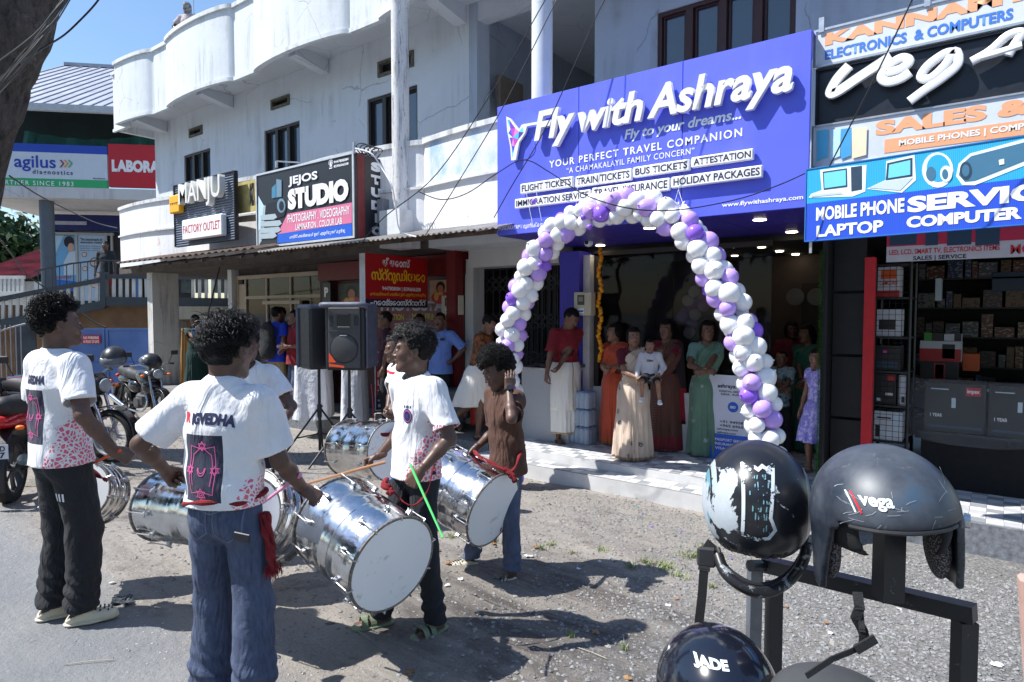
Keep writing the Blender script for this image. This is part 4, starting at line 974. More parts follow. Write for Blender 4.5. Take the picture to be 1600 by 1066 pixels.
mb.build('thin_bars',slt,Rp,world=True)
tan = mat('wall_tan',lin((128,100,74)),.85,var=.35,vs=1.5,dirt=.5,bump=.2)
w2 = PF.off(-.3);o = board('retaining_wall',w2,(w2.px(-30,500)[0],-.5,w2.px(372,500)[0],w2.px(200,477)[1]),.1,tan,None,px=False);tag(o,'stained tan retaining wall under the ramp balustrade','wall')
o = board('cream_beam',PF,(PF.px(281,490)[0],PF.px(300,499)[1],PF.px(372,490)[0],PF.px(300,479)[1]),.2,whitewash('cream_peel',(.5,.46,.36),.6,3,44,1.4),None,px=False,n=.1);tag(o,'peeling cream beam above the woman holding a phone','beam')
PG = Plane(tuple(P(192,560,d=15.3).xy),(xd.x,xd.y))
G = thing('blue_gate','blue sheet metal double gate with a small red no parking plate','gate',tuple(PG.w(0,-.3,0)))
k = NT('gate_blue');c_ = k.ramp(k.noise(1.2,5,.6),.3,.7,lin((66,100,164)),lin((96,130,188)));k.col(k.mix(k.ramp(k.noise(5,6,.7,scale=(1,1,.3)),.62,.7),c_,(.2,.2,.2)));k.rough(.5);k.bump(k.noise(1.5,3),.2,.05);m_gate = k.m
zg0 = -.32;zg1 = PG.px(190,513)[1]
for(u0,u1)in((100,165),(167,263.5)):
 q0 = PG.px(u0,560)[0];q1 = PG.px(u1,560)[0];d = board('door_panel',PG,(q0,zg0+.05,q1,zg1),.03,m_gate,G,px=False,bev=.004)
 f_ = MB();M = PG.m()
 for q in((q0,q1,zg1-.05,zg1),(q0,q1,zg0+.05,zg0+.1),(q0,q0+.05,zg0+.1,zg1-.05),(q1-.05,q1,zg0+.1,zg1-.05),(q0+.05,q1-.05,.45,.5)):f_.box(q[0],q[1],q[2],q[3],.002,.03,M)
 f_.build('frame',m_gate,d,world=True)
o = board('plate',PG,(PG.px(130,530)[0],PG.px(145,537)[1],PG.px(158,530)[0],PG.px(145,524)[1]),.01,RED,G,px=False,n=.045)
lettering('NO PARKING',PG,(PG.px(132,530)[0],PG.px(145,530)[1],PG.px(156,530)[0],PG.px(145,525.5)[1]),W_,o,px=False,n=.048,bold=.03);lettering('IN FRONT OF GATE',PG,(PG.px(132,530)[0],PG.px(145,536)[1],PG.px(156,530)[0],PG.px(145,531.7)[1]),W_,o,px=False,n=.048,bold=.03)
o = board('gate_pillar',PG,(PG.px(264,560)[0],-.4,PG.px(285,560)[0],PG.px(275,503)[1]),.4,lw,None,px=False,n=.06,bev=.01);tag(o,'white gate pillar right of the blue gate','pillar')
o = board('slate_panel',PG.off(.4),(PG.px(40,560)[0],-.3,PG.px(72,560)[0],PG.px(60,499)[1]),.04,mat('slate_sheet',(.04,.055,.075),.4,var=.6,vs=2),None,px=False);tag(o,'dark blue slate sheet standing left of the gate','panel')
PFn = PG.off(.8);If = thing('iron_fence','curved thin iron fence left of the slate sheet','fence',tuple(PFn.w(0,-.3,0)))
pts = [PFn.w(*PFn.px(u,520-14*((u+5)/45)**.8 if u>-5 else 520),0)for u in range(-5,42,5)]
MB().tube(pts,.02,6).build('top_rail',mat('iron_grey',(.3,.3,.32),.5),If,world=True)
for i,u in enumerate(range(0,40,8)):MB().tube([PFn.w(PFn.px(u,520)[0],-.3),PFn.w(*PFn.px(u,508),0)],.012,6).build('bar',mat('iron_grey'),If,world=True)
PH = Plane(tuple(P(20,400,d=30).xy),(Rh.x,Rh.y));Hh = thing('red_roof_house','small house with rusty red tin roof and white railing behind the tree trunk','building',tuple(PH.w(0,0,0)))
rr_ = mat('roof_rust_red',lin((150,74,74)),.7,var=.5,vs=1.2,dirt=.4,bump=.1)
mb = MB();p = [PH.px(-60,362),PH.px(0,362),PH.px(46,378),PH.px(46,436),PH.px(-60,436)]
V = [PH.w(p[0][0],p[0][1],-6),PH.w(p[1][0]+1,p[1][1],-6),PH.w(p[3][0],p[3][1],0),PH.w(p[4][0],p[4][1],0)]
for i in range(30):
 a = V[0].lerp(V[1],i/30);b = V[3].lerp(V[2],i/30);a2 = V[0].lerp(V[1],(i+.55)/30);b2 = V[3].lerp(V[2],(i+.55)/30);a3 = V[0].lerp(V[1],(i+1)/30);b3 = V[3].lerp(V[2],(i+1)/30);u_ = Vector((0,0,.09))
 mb.add([b,b2+u_,a2+u_,a],[(0,1,2,3)]);mb.add([b2+u_,b3,a3,a2+u_],[(0,1,2,3)])
mb.build('roof',rr_,Hh,world=True)
MB().box(p[4][0],p[3][0],-2,p[3][1]-.1,-6,-.3,PH.m()).build('wall',lw,Hh,world=True)
wr_ = MB();wr_.bar(PH.w(*PH.px(-50,434),.3),PH.w(*PH.px(46,434),.3),.12,.15);wr_.bar(PH.w(*PH.px(-50,459),.3),PH.w(*PH.px(46,459),.3),.12,.2)
wr_.build('rail',bal,Hh,world=True)
for i in range(12):u = -30+i*6.6;MB().bar(PH.w(*PH.px(u,436),.3),PH.w(*PH.px(u,458),.3),.12,.08,upv=tuple(PH.n)).build('baluster',bal,Hh,world=True)
# ---------------------------------------------------------------- trees
leafm = NT('leaf_green');gi = leafm.n('ShaderNodeNewGeometry');leafm.col(leafm.ramp(gi.outputs['Random Per Island'],0,1,(.010,.032,.008),(.045,.10,.025)));leafm.rough(.55);LEAF = leafm.m
bark = NT('bark_dark');c_ = bark.ramp(bark.noise(9,9,.8,scale=(1,1,.4)),.36,.64,(.04,.033,.028),(.22,.19,.17));c_ = bark.mix(bark.ramp(bark.noise(2.2,8,.75,loc=(4,4,4)),.56,.62),c_,(.26,.24,.22));bark.col(c_);bark.rough(.95);b1 = bark.bump(bark.noise(7,9,.8,scale=(1,1,.4)),1.,.12);bark.bump(bark.noise(38,7,.8),.9,.03,b1);BARK = bark.m
def crown(c,r,n,seed,parent,ls=.16):
 R = np.random.RandomState(seed);cl = R.randn(max(8,n//120),3);cl/=np.linalg.norm(cl,axis=1)[:,None];cl *= (R.rand(len(cl),1)**.4)*np.array(r)*.8
 ci = R.randint(0,len(cl),n);p = cl[ci]+R.randn(n,3)*np.array(r)*.17+np.array(c)
 d1 = R.randn(n,3);d1/=np.linalg.norm(d1,axis=1)[:,None];d2 = np.cross(d1,R.randn(n,3));d2/=np.linalg.norm(d2,axis=1)[:,None]
 s = ls*(.6+.8*R.rand(n,1));V = np.stack([p-d1*s,p+d2*s*.45,p+d1*s,p-d2*s*.45],1).reshape(-1,3)
 F = np.arange(n*4).reshape(-1,4);return obj('crown',mesh_np('crown',V,F,smooth=False),LEAF,parent)
def tree(x,y,h,r,n,seed,label,group=None,ls=.16):
 t = thing('tree',label,'tree',(x,y,-.4),0,group)
 mb = MB();R = random.Random(seed);pts = [(0,0,0),(R.uniform(-.2,.2),R.uniform(-.2,.2),h*.3),(R.uniform(-.4,.4),R.uniform(-.3,.3),h*.62)];mb.tube(pts,[h*.035,h*.026,h*.015],9)
 for i in range(5):
  a = R.random()*6.28;b = Vector(pts[1]).lerp(Vector(pts[2]),R.random());mb.tube([b,b+Vector((math.cos(a)*r*.35,math.sin(a)*r*.35,h*.12)),b+Vector((math.cos(a)*r*.6,math.sin(a)*r*.6,h*.28))],[h*.013,h*.009,h*.003],6)
 mb.build('trunk',BARK,t,smooth=True);crown((0,0,h*.7),(r,r,h*.32),n,seed,t,ls);return t
for i,(u,d,h,r)in enumerate(((10,42,8.2,5.0),(60,46,7.6,5),(-60,40,9,5),(-150,38,9,6),(120,50,7,5))):
 p = P(u,480,d=d);tree(p.x,p.y,h,r,4500,20+i,['bushy dark green tree behind the red roof','dark green tree behind the laboratory column','dark tree left of the red roof house','dark tree farthest to the left behind the trunk','green tree hidden behind the laboratory posters'][i],'trees behind the houses',ls=.28)
T_ = thing('street_tree','dark leaning street tree trunk wound with cables at the upper left corner','tree',(*P(-150,700,d=7.8).xy,0))
cl_ = [];rd_ = []
for(ul,ur,v)in((-270,-150,900),(-240,-110,700),(-205,-66,480),(-160,-26,330),(-115,10,200),(-82,42,100),(-55,74,10),(-25,105,-110),(10,150,-240)):
 a = P(ul,v,d=7.8);b = P(ur,v,d=7.8);cl_.append((a+b)/2);rd_.append((b-a).length/2)
mb = MB();mb.tube(cl_,rd_,40)
import bisect
def catm(pts,k=6):
 pts = [Vector(p)for p in pts];q = []
 for i in range(len(pts)-1):
  p0 = pts[max(i-1,0)];p1 = pts[i];p2 = pts[i+1];p3 = pts[min(i+2,len(pts)-1)]
  for j in range(k):
   t = j/k;q.append(.5*((2*p1)+(p2-p0)*t+(2*p0-5*p1+4*p2-p3)*t*t+(3*p1-p0-3*p2+p3)*t**3))
 q.append(pts[-1]);return q
c2 = catm(cl_,8);r2 = [v.x for v in catm([(r,0,0)for r in rd_],8)]
mb = MB();mb.tube(c2,r2,48);nv = np.array(mb.v);ctr = np.repeat(np.array([list(c)for c in c2]),48,0)[:len(nv)]
dd = nv-ctr;nn = (vnoise(nv[:,0]*5+nv[:,1]*4,nv[:,2]*3,3)-.5)*.10+(vnoise(nv[:,0]*14-nv[:,1]*12,nv[:,2]*8,5)-.5)*.09
mb.v = [tuple(p)for p in(ctr+dd*(1+nn[:,None]))]
mb.build('trunk',BARK,T_,world=True,smooth=True,sharp=80)
mb = MB();RR_ = random.Random(3)
for i in range(9):
 v0 = RR_.uniform(100,180);pts = []
 for j in range(6):
  t = j/5;u = -30+t*145+RR_.uniform(-5,5);v = v0-t*(v0+20)*(.7+.3*t)+RR_.uniform(-4,4);pts.append(P(u,v,d=7.8-.80-.1*math.sin(PI*t)+RR_.uniform(-.02,.02)))
 mb.tube(catm(pts,4),RR_.uniform(.004,.009),6)
mb.build('bundled_cables',mat('cable_grey',(.10,.095,.085),.6),T_,world=True,smooth=True)
# ================================================================== implicit-surface modelling kit
def V3(*a):return np.array(a,dtype=np.float64)
def nrm(v):
 l = np.linalg.norm(v);return v/l if l > 1e-9 else v
class Field:
 def __init__(s):s.p = [];s.lo = np.full(3,1e9);s.hi = np.full(3,-1e9)
 def _bb(s,pts,r):
  pts = np.array(pts);lo = pts.min(0)-r;hi = pts.max(0)+r;return lo,hi
 def _add(s,fn,lo,hi,k,op='u'):
  s.p.append((fn,lo,hi,k,op))
  if op == 'u':s.lo = np.minimum(s.lo,lo);s.hi = np.maximum(s.hi,hi)
  return s
 def cap(s,a,b,ra,rb,k=.02,fr=None,sy=1.,op='u',cut=None):
  """tapered capsule; fr=(x,y,z) unit frame with depth axis y flattened by sy; cut=(point,normal) keeps the side opposite the normal"""
  a = np.array(a,float);b = np.array(b,float);A = a;Bv = b
  T = None
  if fr is not None and sy != 1:
   y = np.array(fr[1]);T = np.eye(3)+(sy-1)*np.outer(y,y);A = T @ a;Bv = T @ b
  ab = Bv-A;L2 = max(ab@ab,1e-9)
  def fn(x):
   q = x @ T.T if T is not None else x
   pa = q-A;t = np.clip((pa@ab)/L2,0,1);d = np.sqrt(((pa-t[:,None]*ab)**2).sum(1))-(ra+(rb-ra)*t)
   if T is not None:d = d/(1+(sy-1)*.35)
   if cut is not None:d = np.maximum(d,(x-np.array(cut[0]))@np.array(cut[1]))
   return d
  lo,hi = s._bb([a,b],max(ra,rb));return s._add(fn,lo,hi,k,op)
 def ell(s,c,r,k=.02,R=None,op='u'):
  c = np.array(c,float);r = np.array(r,float);Rm = np.eye(3)if R is None else np.array(R)
  def fn(x):
   q = (x-c) @ Rm.T;k0 = np.sqrt(((q/r)**2).sum(1));k1 = np.sqrt(((q/(r*r))**2).sum(1))+1e-9;return k0*(k0-1)/k1
  m = r.max();return s._add(fn,c-m,c+m,k,op)
 def custom(s,fn,lo,hi,k=.01,op='u'):return s._add(fn,np.array(lo,float),np.array(hi,float),k,op)
 def mesh(s,vox,disp=None,planes=(),pad=None,smooth_it=1):
  pad = 3*vox if pad is None else pad
  lo = s.lo-pad;hi = s.hi+pad;n = np.ceil((hi-lo)/vox).astype(int)+1
  G = np.full(n,.5,np.float32);ax = [lo[i]+vox*np.arange(n[i])for i in range(3)]
  def block(l,h,m):
   i0 = np.clip(np.floor((l-m-lo)/vox).astype(int),0,n-1);i1 = np.clip(np.ceil((h+m-lo)/vox).astype(int)+1,1,n)
   return tuple(slice(i0[i],i1[i])for i in range(3))
  for fn,l,h,k,op in s.p:
   sl = block(l,h,3*vox+k);xs = [ax[i][sl[i]]for i in range(3)]
   if min(len(q)for q in xs) == 0:continue
   X = np.stack(np.meshgrid(*xs,indexing='ij'),-1).reshape(-1,3);d = fn(X).reshape([len(q)for q in xs]).astype(np.float32);g = G[sl]
   if op == 'u':
    if k > 0:hh = np.maximum(k-np.abs(g-d),0)/k;G[sl] = np.minimum(g,d)-hh*hh*k*.25
    else:G[sl] = np.minimum(g,d)
   elif op == 's':
    d = -d
    if k > 0:hh = np.maximum(k-np.abs(g-d),0)/k;G[sl] = np.maximum(g,d)+hh*hh*k*.25
    else:G[sl] = np.maximum(g,d)
  if disp is not None or planes:
   near = np.abs(G) < 4*vox;idx = np.argwhere(near)
   X = lo+idx*vox;g = G[near]
   if disp is not None:g = g+disp(X)
   for(p,nn)in planes:g = np.maximum(g,(X-np.array(p))@np.array(nn))
   G[near] = g
   if planes:
    X_,Y_,Z_ = np.meshgrid(*ax,indexing='ij',sparse=True)
    for(p,nn)in planes:
     dd = (X_-p[0])*nn[0]+(Y_-p[1])*nn[1]+(Z_-p[2])*nn[2];G = np.maximum(G,dd.astype(np.float32))
  return nets(G,lo,vox,smooth_it)
def nets(G,lo,vox,smooth_it=1):
 S = G < 0;c = np.zeros([d-1 for d in G.shape],np.int8)
 for i in(0,1):
  for j in(0,1):
   for k in(0,1):c += S[i:G.shape[0]-1+i,j:G.shape[1]-1+j,k:G.shape[2]-1+k]
 act = (c>0)&(c<8);idx = np.argwhere(act);m = len(idx)
 if m == 0:return np.zeros((0,3)),np.zeros((0,4),int)
 vid = np.full(act.shape,-1,np.int64);vid[act] = np.arange(m)
 corners = np.array([(i,j,k)for i in(0,1)for j in(0,1)for k in(0,1)])
 val = np.stack([G[idx[:,0]+a,idx[:,1]+b,idx[:,2]+d]for a,b,d in corners],1)
 acc = np.zeros((m,3));cnt = np.zeros(m)
 for a in range(8):
  for b in range(a+1,8):
   if np.abs(corners[a]-corners[b]).sum() == 1:
    va,vb = val[:,a],val[:,b];x = (va<0) != (vb<0);t = np.where(x,va/(va-vb+1e-12),0)
    p = corners[a]+t[:,None]*(corners[b]-corners[a]);acc[x] += p[x];cnt[x] += 1
 V = lo+vox*(idx+acc/cnt[:,None])
 F = []
 for ax_ in range(3):
  o1,o2 = [(1,2),(2,0),(0,1)][ax_]
  A = S.take(range(0,S.shape[ax_]-1),ax_);B_ = S.take(range(1,S.shape[ax_]),ax_)
  e = np.argwhere(A!=B_);e = e[(e[:,o1]>0)&(e[:,o2]>0)&(e[:,o1]<S.shape[o1]-1)&(e[:,o2]<S.shape[o2]-1)]
  if len(e) == 0:continue
  fl = A[e[:,0],e[:,1],e[:,2]]
  d1 = np.zeros(3,int);d1[o1] = 1;d2 = np.zeros(3,int);d2[o2] = 1
  q = [e,e-d1,e-d1-d2,e-d2];ids = np.stack([vid[t[:,0],t[:,1],t[:,2]]for t in q],1)
  ok = (ids>=0).all(1);ids = ids[ok];fl = fl[ok];ids[~fl] = ids[~fl][:,::-1];F.append(ids)
 F = np.concatenate(F)if F else np.zeros((0,4),int)
 for _ in range(smooth_it):
  s_ = np.zeros_like(V);ct = np.zeros(len(V))
  for a in range(4):
   b = (a+1)%4;np.add.at(s_,F[:,a],V[F[:,b]]);np.add.at(ct,F[:,a],1);np.add.at(s_,F[:,b],V[F[:,a]]);np.add.at(ct,F[:,b],1)
  V = V*.5+.5*s_/np.maximum(ct,1)[:,None]
 return V,F
def join_vf(L):
 V = [];F = [];b = 0
 for v,f in L:
  if len(v):V.append(v);F.append(f+b);b += len(v)
 return np.concatenate(V),np.concatenate(F)
def fold_noise(amp,sx=1.,sz=1.,seed=0.):
 def f(X):
  x,y,z = X[:,0]*sx,X[:,1]*sx,X[:,2]*sz
  a = np.sin(19*x+7*z+2.6*np.sin(9*z+5*y+seed)+seed)+.7*np.sin(31*y-11*z+2*np.sin(13*x+seed*2))+.5*np.sin(47*z+14*x+2.2*np.sin(17*y+seed))
  return amp*a*.5
 return f
def knobs(amp,sc,seed=0):
 def f(X):
  a = vnoise(X[:,0]*sc+X[:,2]*sc*.6+seed,X[:,1]*sc-X[:,2]*sc*.7,3)+vnoise(X[:,0]*sc*.9-X[:,1]*sc*.5+9,X[:,2]*sc+seed,4);return-amp*(a-1.0)*2
 return f
 # ------------------------------------------------------------------ figures
def ik(a,b,l1,l2,pole):
 a,b,pole = map(lambda q:np.array(q,float),(a,b,pole));d = b-a;L = np.linalg.norm(d);L = min(L,(l1+l2)*.999);dn = nrm(d)
 x = (l1*l1-l2*l2+L*L)/(2*L);h = math.sqrt(max(l1*l1-x*x,0));pp = pole-dn*(pole@dn);pp = nrm(pp)if np.linalg.norm(pp) > 1e-6 else V3(0,1,0)
 return a+dn*x+pp*h,a+dn*L
def rotm(yaw=0,pitch=0,roll=0):
 """columns right, forward, up; pitch>0 bends forward, roll>0 leans to the right, yaw>0 turns left"""
 cz,sz = math.cos(yaw),math.sin(yaw);cx,sx = math.cos(-pitch),math.sin(-pitch);cy,sy = math.cos(roll),math.sin(roll)
 Rz = np.array([[cz,-sz,0],[sz,cz,0],[0,0,1]]);Rx = np.array([[1,0,0],[0,cx,-sx],[0,sx,cx]]);Ry = np.array([[cy,0,sy],[0,1,0],[-sy,0,cy]])
 return Rz @ Rx @ Ry
class Skel:
 """all joints for a 1.70 m figure facing +Y; scaled by sc"""
 def __init__(s,h=1.7,lean=0,side=0,twist=0,head=(0,0,0),pel=0,poff=(0,0),hw=(None,None),el=((.5,-.8,-.3),(-.5,-.8,-.3)),feet=((.10,0),(-.10,0)),fyaw=(-.15,.15),fz=(0,0),knee=(0,1,.1),broad=1.,heel=(0,0),hs=1.08,elp=(None,None)):
  s.hs = hs
  c = s.sc = h/1.7;s.h = h;s.broad = broad
  s.P0 = V3(poff[0],poff[1],.94*c-pel);T = s.T = rotm(0,lean,side);s.R = T[:,0];s.Fw = T[:,1];s.U = T[:,2]
  s.waist = s.P0+s.U*.13*c;s.chest = s.P0+s.U*.34*c;s.N = s.P0+s.U*.505*c
  T2 = s.T2 = T @ rotm(twist);sr = T2[:,0];s.SR = sr;s.SF = T2[:,1]
  s.sh = [s.N+sr*sg*.158*c*broad-s.U*.055*c for sg in(1,-1)]
  s.hip = [s.P0+T[:,0]*sg*.078*c-s.U*.03*c for sg in(1,-1)]
  H = s.H = T2 @ rotm(head[0],head[1],head[2])if len(head) == 3 else T2
  s.Hc = s.N+(s.U*.5+H[:,2]*.5)*.135*c+H[:,1]*.018*c
  s.Hc = s.N+nrm(s.U*.6+H[:,2]*.4)*.155*c+H[:,1]*.022*c
  s.ank = [];s.kn = [];s.el = [];s.wr = [];s.fyaw = fyaw;s.heel = heel
  for i,sg in enumerate((1,-1)):
   an = V3(feet[i][0],feet[i][1],.085*c+fz[i]);kn,an2 = ik(s.hip[i],an,.418*c,.413*c,np.array(knee)+V3(sg*.12,0,0));s.kn.append(kn);s.ank.append(an2)
  for i,sg in enumerate((1,-1)):
   w_ = hw[i]
   if w_ is None:w_ = s.sh[i]+V3(sg*.09,.06,-.52)*c
   e,w2 = ik(s.sh[i],w_,.285*c,.25*c,el[i])
   if elp[i]is not None:e = s.sh[i]+nrm(np.array(elp[i])-s.sh[i])*.275*c;w2 = e+nrm(np.array(w_)-e)*.245*c
   s.el.append(e);s.wr.append(w2)
def hand_field(w_,fdir,ndir,right,pose,c,f=None,k=.004):
 """w wrist, fdir finger direction, ndir back-of-hand normal"""
 x = nrm(np.array(fdir,float));z = nrm(np.array(ndir,float)-x*(x@np.array(ndir,float)));y = np.cross(z,x)*(1 if right else-1)
 y = y if True else-y
 f = f or Field();w_ = np.array(w_)
 def W(a,b,d):return w_+(x*a+y*b+z*d)*c
 ys = (.029,.010,-.010,-.028)
 for i,yy in enumerate(ys):f.cap(W(.0,yy*.62,0),W(.082-.004*abs(i-1),yy,0),.0155*c,.0115*c,.014*c)
 f.cap(W(-.03,0,0),W(.01,0,0),.024*c,.022*c,.02*c)
 cur = {'grip':(1.25,1.45,1.0),'relax':(.35,.45,.3),'flat':(.05,.08,.05),'point':(.2,.2,.1),'fold':(.75,.6,.4)}[pose]
 Ls = (.072,.080,.074,.058)
 for i,yy in enumerate(ys):
  p = W(.082-.004*abs(i-1),yy,0);a = 0;r = .0098*c
  for j,fr in enumerate((.46,.30,.24)):
   a += cur[j]*(1+.06*(i-1));d = x*math.cos(a)-z*math.sin(a)+y*((yy/.03)*.05*(1 if pose!='grip'else 0));q = p+d*Ls[i]*fr*c;f.cap(p,q,r,r*.9,.003*c if j else.007*c);p = q;r *= .9
 if pose == 'grip':th = [W(.022,.026,-.004),W(.052,.044,-.020),W(.070,.028,-.042),W(.078,.006,-.048)]
 elif pose == 'flat':th = [W(.015,.022,-.004),W(.042,.048,-.010),W(.070,.060,-.012),W(.090,.066,-.014)]
 else:th = [W(.018,.024,-.006),W(.048,.042,-.022),W(.072,.044,-.036),W(.090,.038,-.044)]
 for j,(a,b)in enumerate(zip(th,th[1:])):f.cap(a,b,(.0155,.0115,.0100)[j]*c,(.0115,.0100,.0085)[j]*c,.008*c if j==0 else.003*c)
 return f
def limb_dir(s,i):return nrm(s.wr[i]-s.el[i])
def head_field(s,child=False):
 f = Field();c = s.hc = s.sc*(1.2 if child else s.hs);H = s.H;o = s.Hc = s.Hc+s.H[:,2]*.05*(s.hs-1)*s.sc
 def W(x,y,z):return o+H @ (V3(x,y,z)*c)
 Rm = H.T
 f.ell(W(0,-.012,.028),V3(.076,.093,.090)*c,.02*c,Rm);f.ell(W(0,.028,-.028),V3(.061,.064,.082)*c,.03*c,Rm)
 for sg in(1,-1):f.cap(W(sg*.048,.0,-.052),W(sg*.016,.066,-.094),.020*c,.018*c,.03*c);f.ell(W(sg*.036,.062,-.022),V3(.022,.020,.020)*c,.02*c,Rm)
 f.ell(W(0,.078,-.094),V3(.018,.014,.014)*c,.02*c,Rm)
 for sg in(1,-1):f.ell(W(sg*.031,.098,.006),V3(.018,.015,.012)*c,.012*c,Rm,'s')
 f.cap(W(-.036,.077,.024),W(.036,.077,.024),.012*c,.012*c,.012*c)
 for sg in(1,-1):f.ell(W(sg*.031,.074,.004),V3(.0155,.0145,.0115)*c,.004*c,Rm)
 f.cap(W(0,.086,.012),W(0,.103,-.024),.0075*c,.0105*c,.010*c)
 for sg in(1,-1):f.ell(W(sg*.012,.095,-.028),V3(.008,.010,.007)*c,.005*c,Rm)
 f.cap(W(-.017,.086,-.052),W(.017,.086,-.052),.0065*c,.0065*c,.006*c);f.cap(W(0,.091,-.051),W(0,.0915,-.051),.0065*c,.0065*c,.006*c)
 f.cap(W(-.014,.085,-.063),W(.014,.085,-.063),.0075*c,.0075*c,.004*c)
 for sg in(1,-1):
  f.ell(W(sg*.077,-.008,-.002),V3(.011,.019,.031)*c,.006*c,Rm);f.ell(W(sg*.086,-.002,.002),V3(.007,.010,.018)*c,.004*c,Rm,'s')
 f.cap(s.N-s.U*.05*s.sc,W(0,-.022,-.045),.060*s.sc,.053*s.sc,.03*c)
 return f,W,c
def body(s,vox,hvox,hands,female=False,child=False,barearm=True,legs=True):
 c = s.sc;b = s.broad;f = Field();fr = (s.R,s.Fw,s.U);fr2 = (s.SR,s.SF,s.U);k = .04*c
 f.cap(s.P0-s.U*.02*c,s.waist,.128*c*b,.108*c*b,k,fr,1.4);f.cap(s.waist,s.chest,.108*c*b,.132*c*b,k,fr2,1.45);f.cap(s.chest,s.N-s.U*.09*c,.132*c*b,.10*c*b,k,fr2,1.5)
 f.cap(s.sh[0],s.sh[1],.050*c,.050*c,k);f.cap(s.N-s.U*.10*c,s.N+s.U*.03*c,.060*c,.055*c,.05*c)
 for i in(0,1):
  f.cap(s.sh[i],s.el[i],.050*c*(.5+.5*b),.037*c,.03*c)
  m = s.el[i]*.65+s.wr[i]*.35;f.cap(s.el[i],m,.036*c,.037*c,.02*c);f.cap(m,s.wr[i],.037*c,.0235*c,.02*c)
  if legs:
   f.cap(s.hip[i],s.kn[i],.078*c,.052*c,.04*c);m = s.kn[i]*.68+s.ank[i]*.32;f.cap(s.kn[i],m,.050*c,.052*c,.02*c);f.cap(m,s.ank[i],.052*c,.034*c,.02*c)
   a = s.fyaw[i];d = V3(-math.sin(a),math.cos(a),0);hl = s.heel[i];dz = V3(0,0,1);dd = nrm(d*math.cos(hl)-dz*math.sin(hl));up = nrm(dz*math.cos(hl)+d*math.sin(hl));A = s.ank[i]
   f.cap(A-up*.05*c-dd*.03*c,A-up*.055*c+dd*.10*c,.030*c,.026*c,.03*c,(np.cross(dd,up),up,dd),1.25);sd_ = np.cross(dd,up)
   for j in range(5):
    off = sd_*((j-2)*.0155)*c;f.cap(A-up*.062*c+dd*.10*c+off,A-up*.068*c+dd*(.155-.008*abs(j-(1 if i==1 else 3)))*c+off,.012*c,.009*c,.006*c)
 L = [f.mesh(vox,smooth_it=1)]
 hf,W,hc_ = head_field(s,child);L.append(hf.mesh(min(hvox,.005),smooth_it=1))
 for i in(0,1):
  sp = hands[i]
  if sp is None:sp = dict()
  pose = sp.get('pose','relax');fd = sp.get('f');nd = sp.get('n')
  fd = limb_dir(s,i)if fd is None else np.array(fd,float);nd = V3(1 if i==0 else-1,0,.2)if nd is None else nd
  L.append(hand_field(s.wr[i],fd,nd,i==0,pose,c*.98).mesh(hvox*.75,smooth_it=1))
 return join_vf(L),W,s.sc
def skin_mat(name,col):
 if name in _M:return _M[name]
 k = NT(name);c = k.ramp(k.noise(13,6,.65),.3,.7,tuple(x*.70 for x in col),tuple(x*1.3 for x in col));k.col(c);k.rough(k.math('ADD',k.math('MULTIPLY',k.noise(24,4),.3),.30));k.b.inputs['Subsurface Weight'].default_value = .08;k.b.inputs['Subsurface Radius'].default_value = (.02,.008,.004);k.b.inputs['Subsurface Scale'].default_value = .3
 k.bump(k.noise(160,4,.7),.12,.002);_M[name] = k.m;return k.m
def cloth(name,c,wr=.5,rough=.9,c2=None,weave=True):
 if name in _M:return _M[name]
 k = NT(name);c2 = c2 or tuple(x*.86 for x in c);k.col(k.ramp(k.noise(7,5,.6),.3,.7,c2,c));k.rough(rough);k.b.inputs['Sheen Weight'].default_value = .02
 b = k.bump(k.noise(7,3,.55,scale=(1,1,.45),dist=1.2),wr,.05);b = k.bump(k.noise(17,4,.6,scale=(1,1,.6),dist=.6),wr*.6,.02,b)
 if weave:k.bump(k.noise(420,2,.5),.12,.001,b)
 _M[name] = k.m;return k.m
SK_D = skin_mat('skin_deep',(.105,.055,.038));SK_M = skin_mat('skin_medium',(.17,.085,.055));SK_L = skin_mat('skin_brown',(.24,.125,.08))
k = NT('hair_black');k.col((.006,.0055,.006));k.rough(.5);k.b.inputs['Specular IOR Level'].default_value = .16;k.bump(k.noise(150,4,.7,scale=(1,1,.3)),.8,.01);HAIR = k.m
k = NT('hair_strand');k.col((.007,.0065,.007));k.rough(.36);k.b.inputs['Specular IOR Level'].default_value = .35;STR = k.m
EYEW = mat('eye_white',(.36,.33,.30),.25,bump=0,var=.02);IRIS = mat('iris_dark',(.01,.006,.004),.15,bump=0)
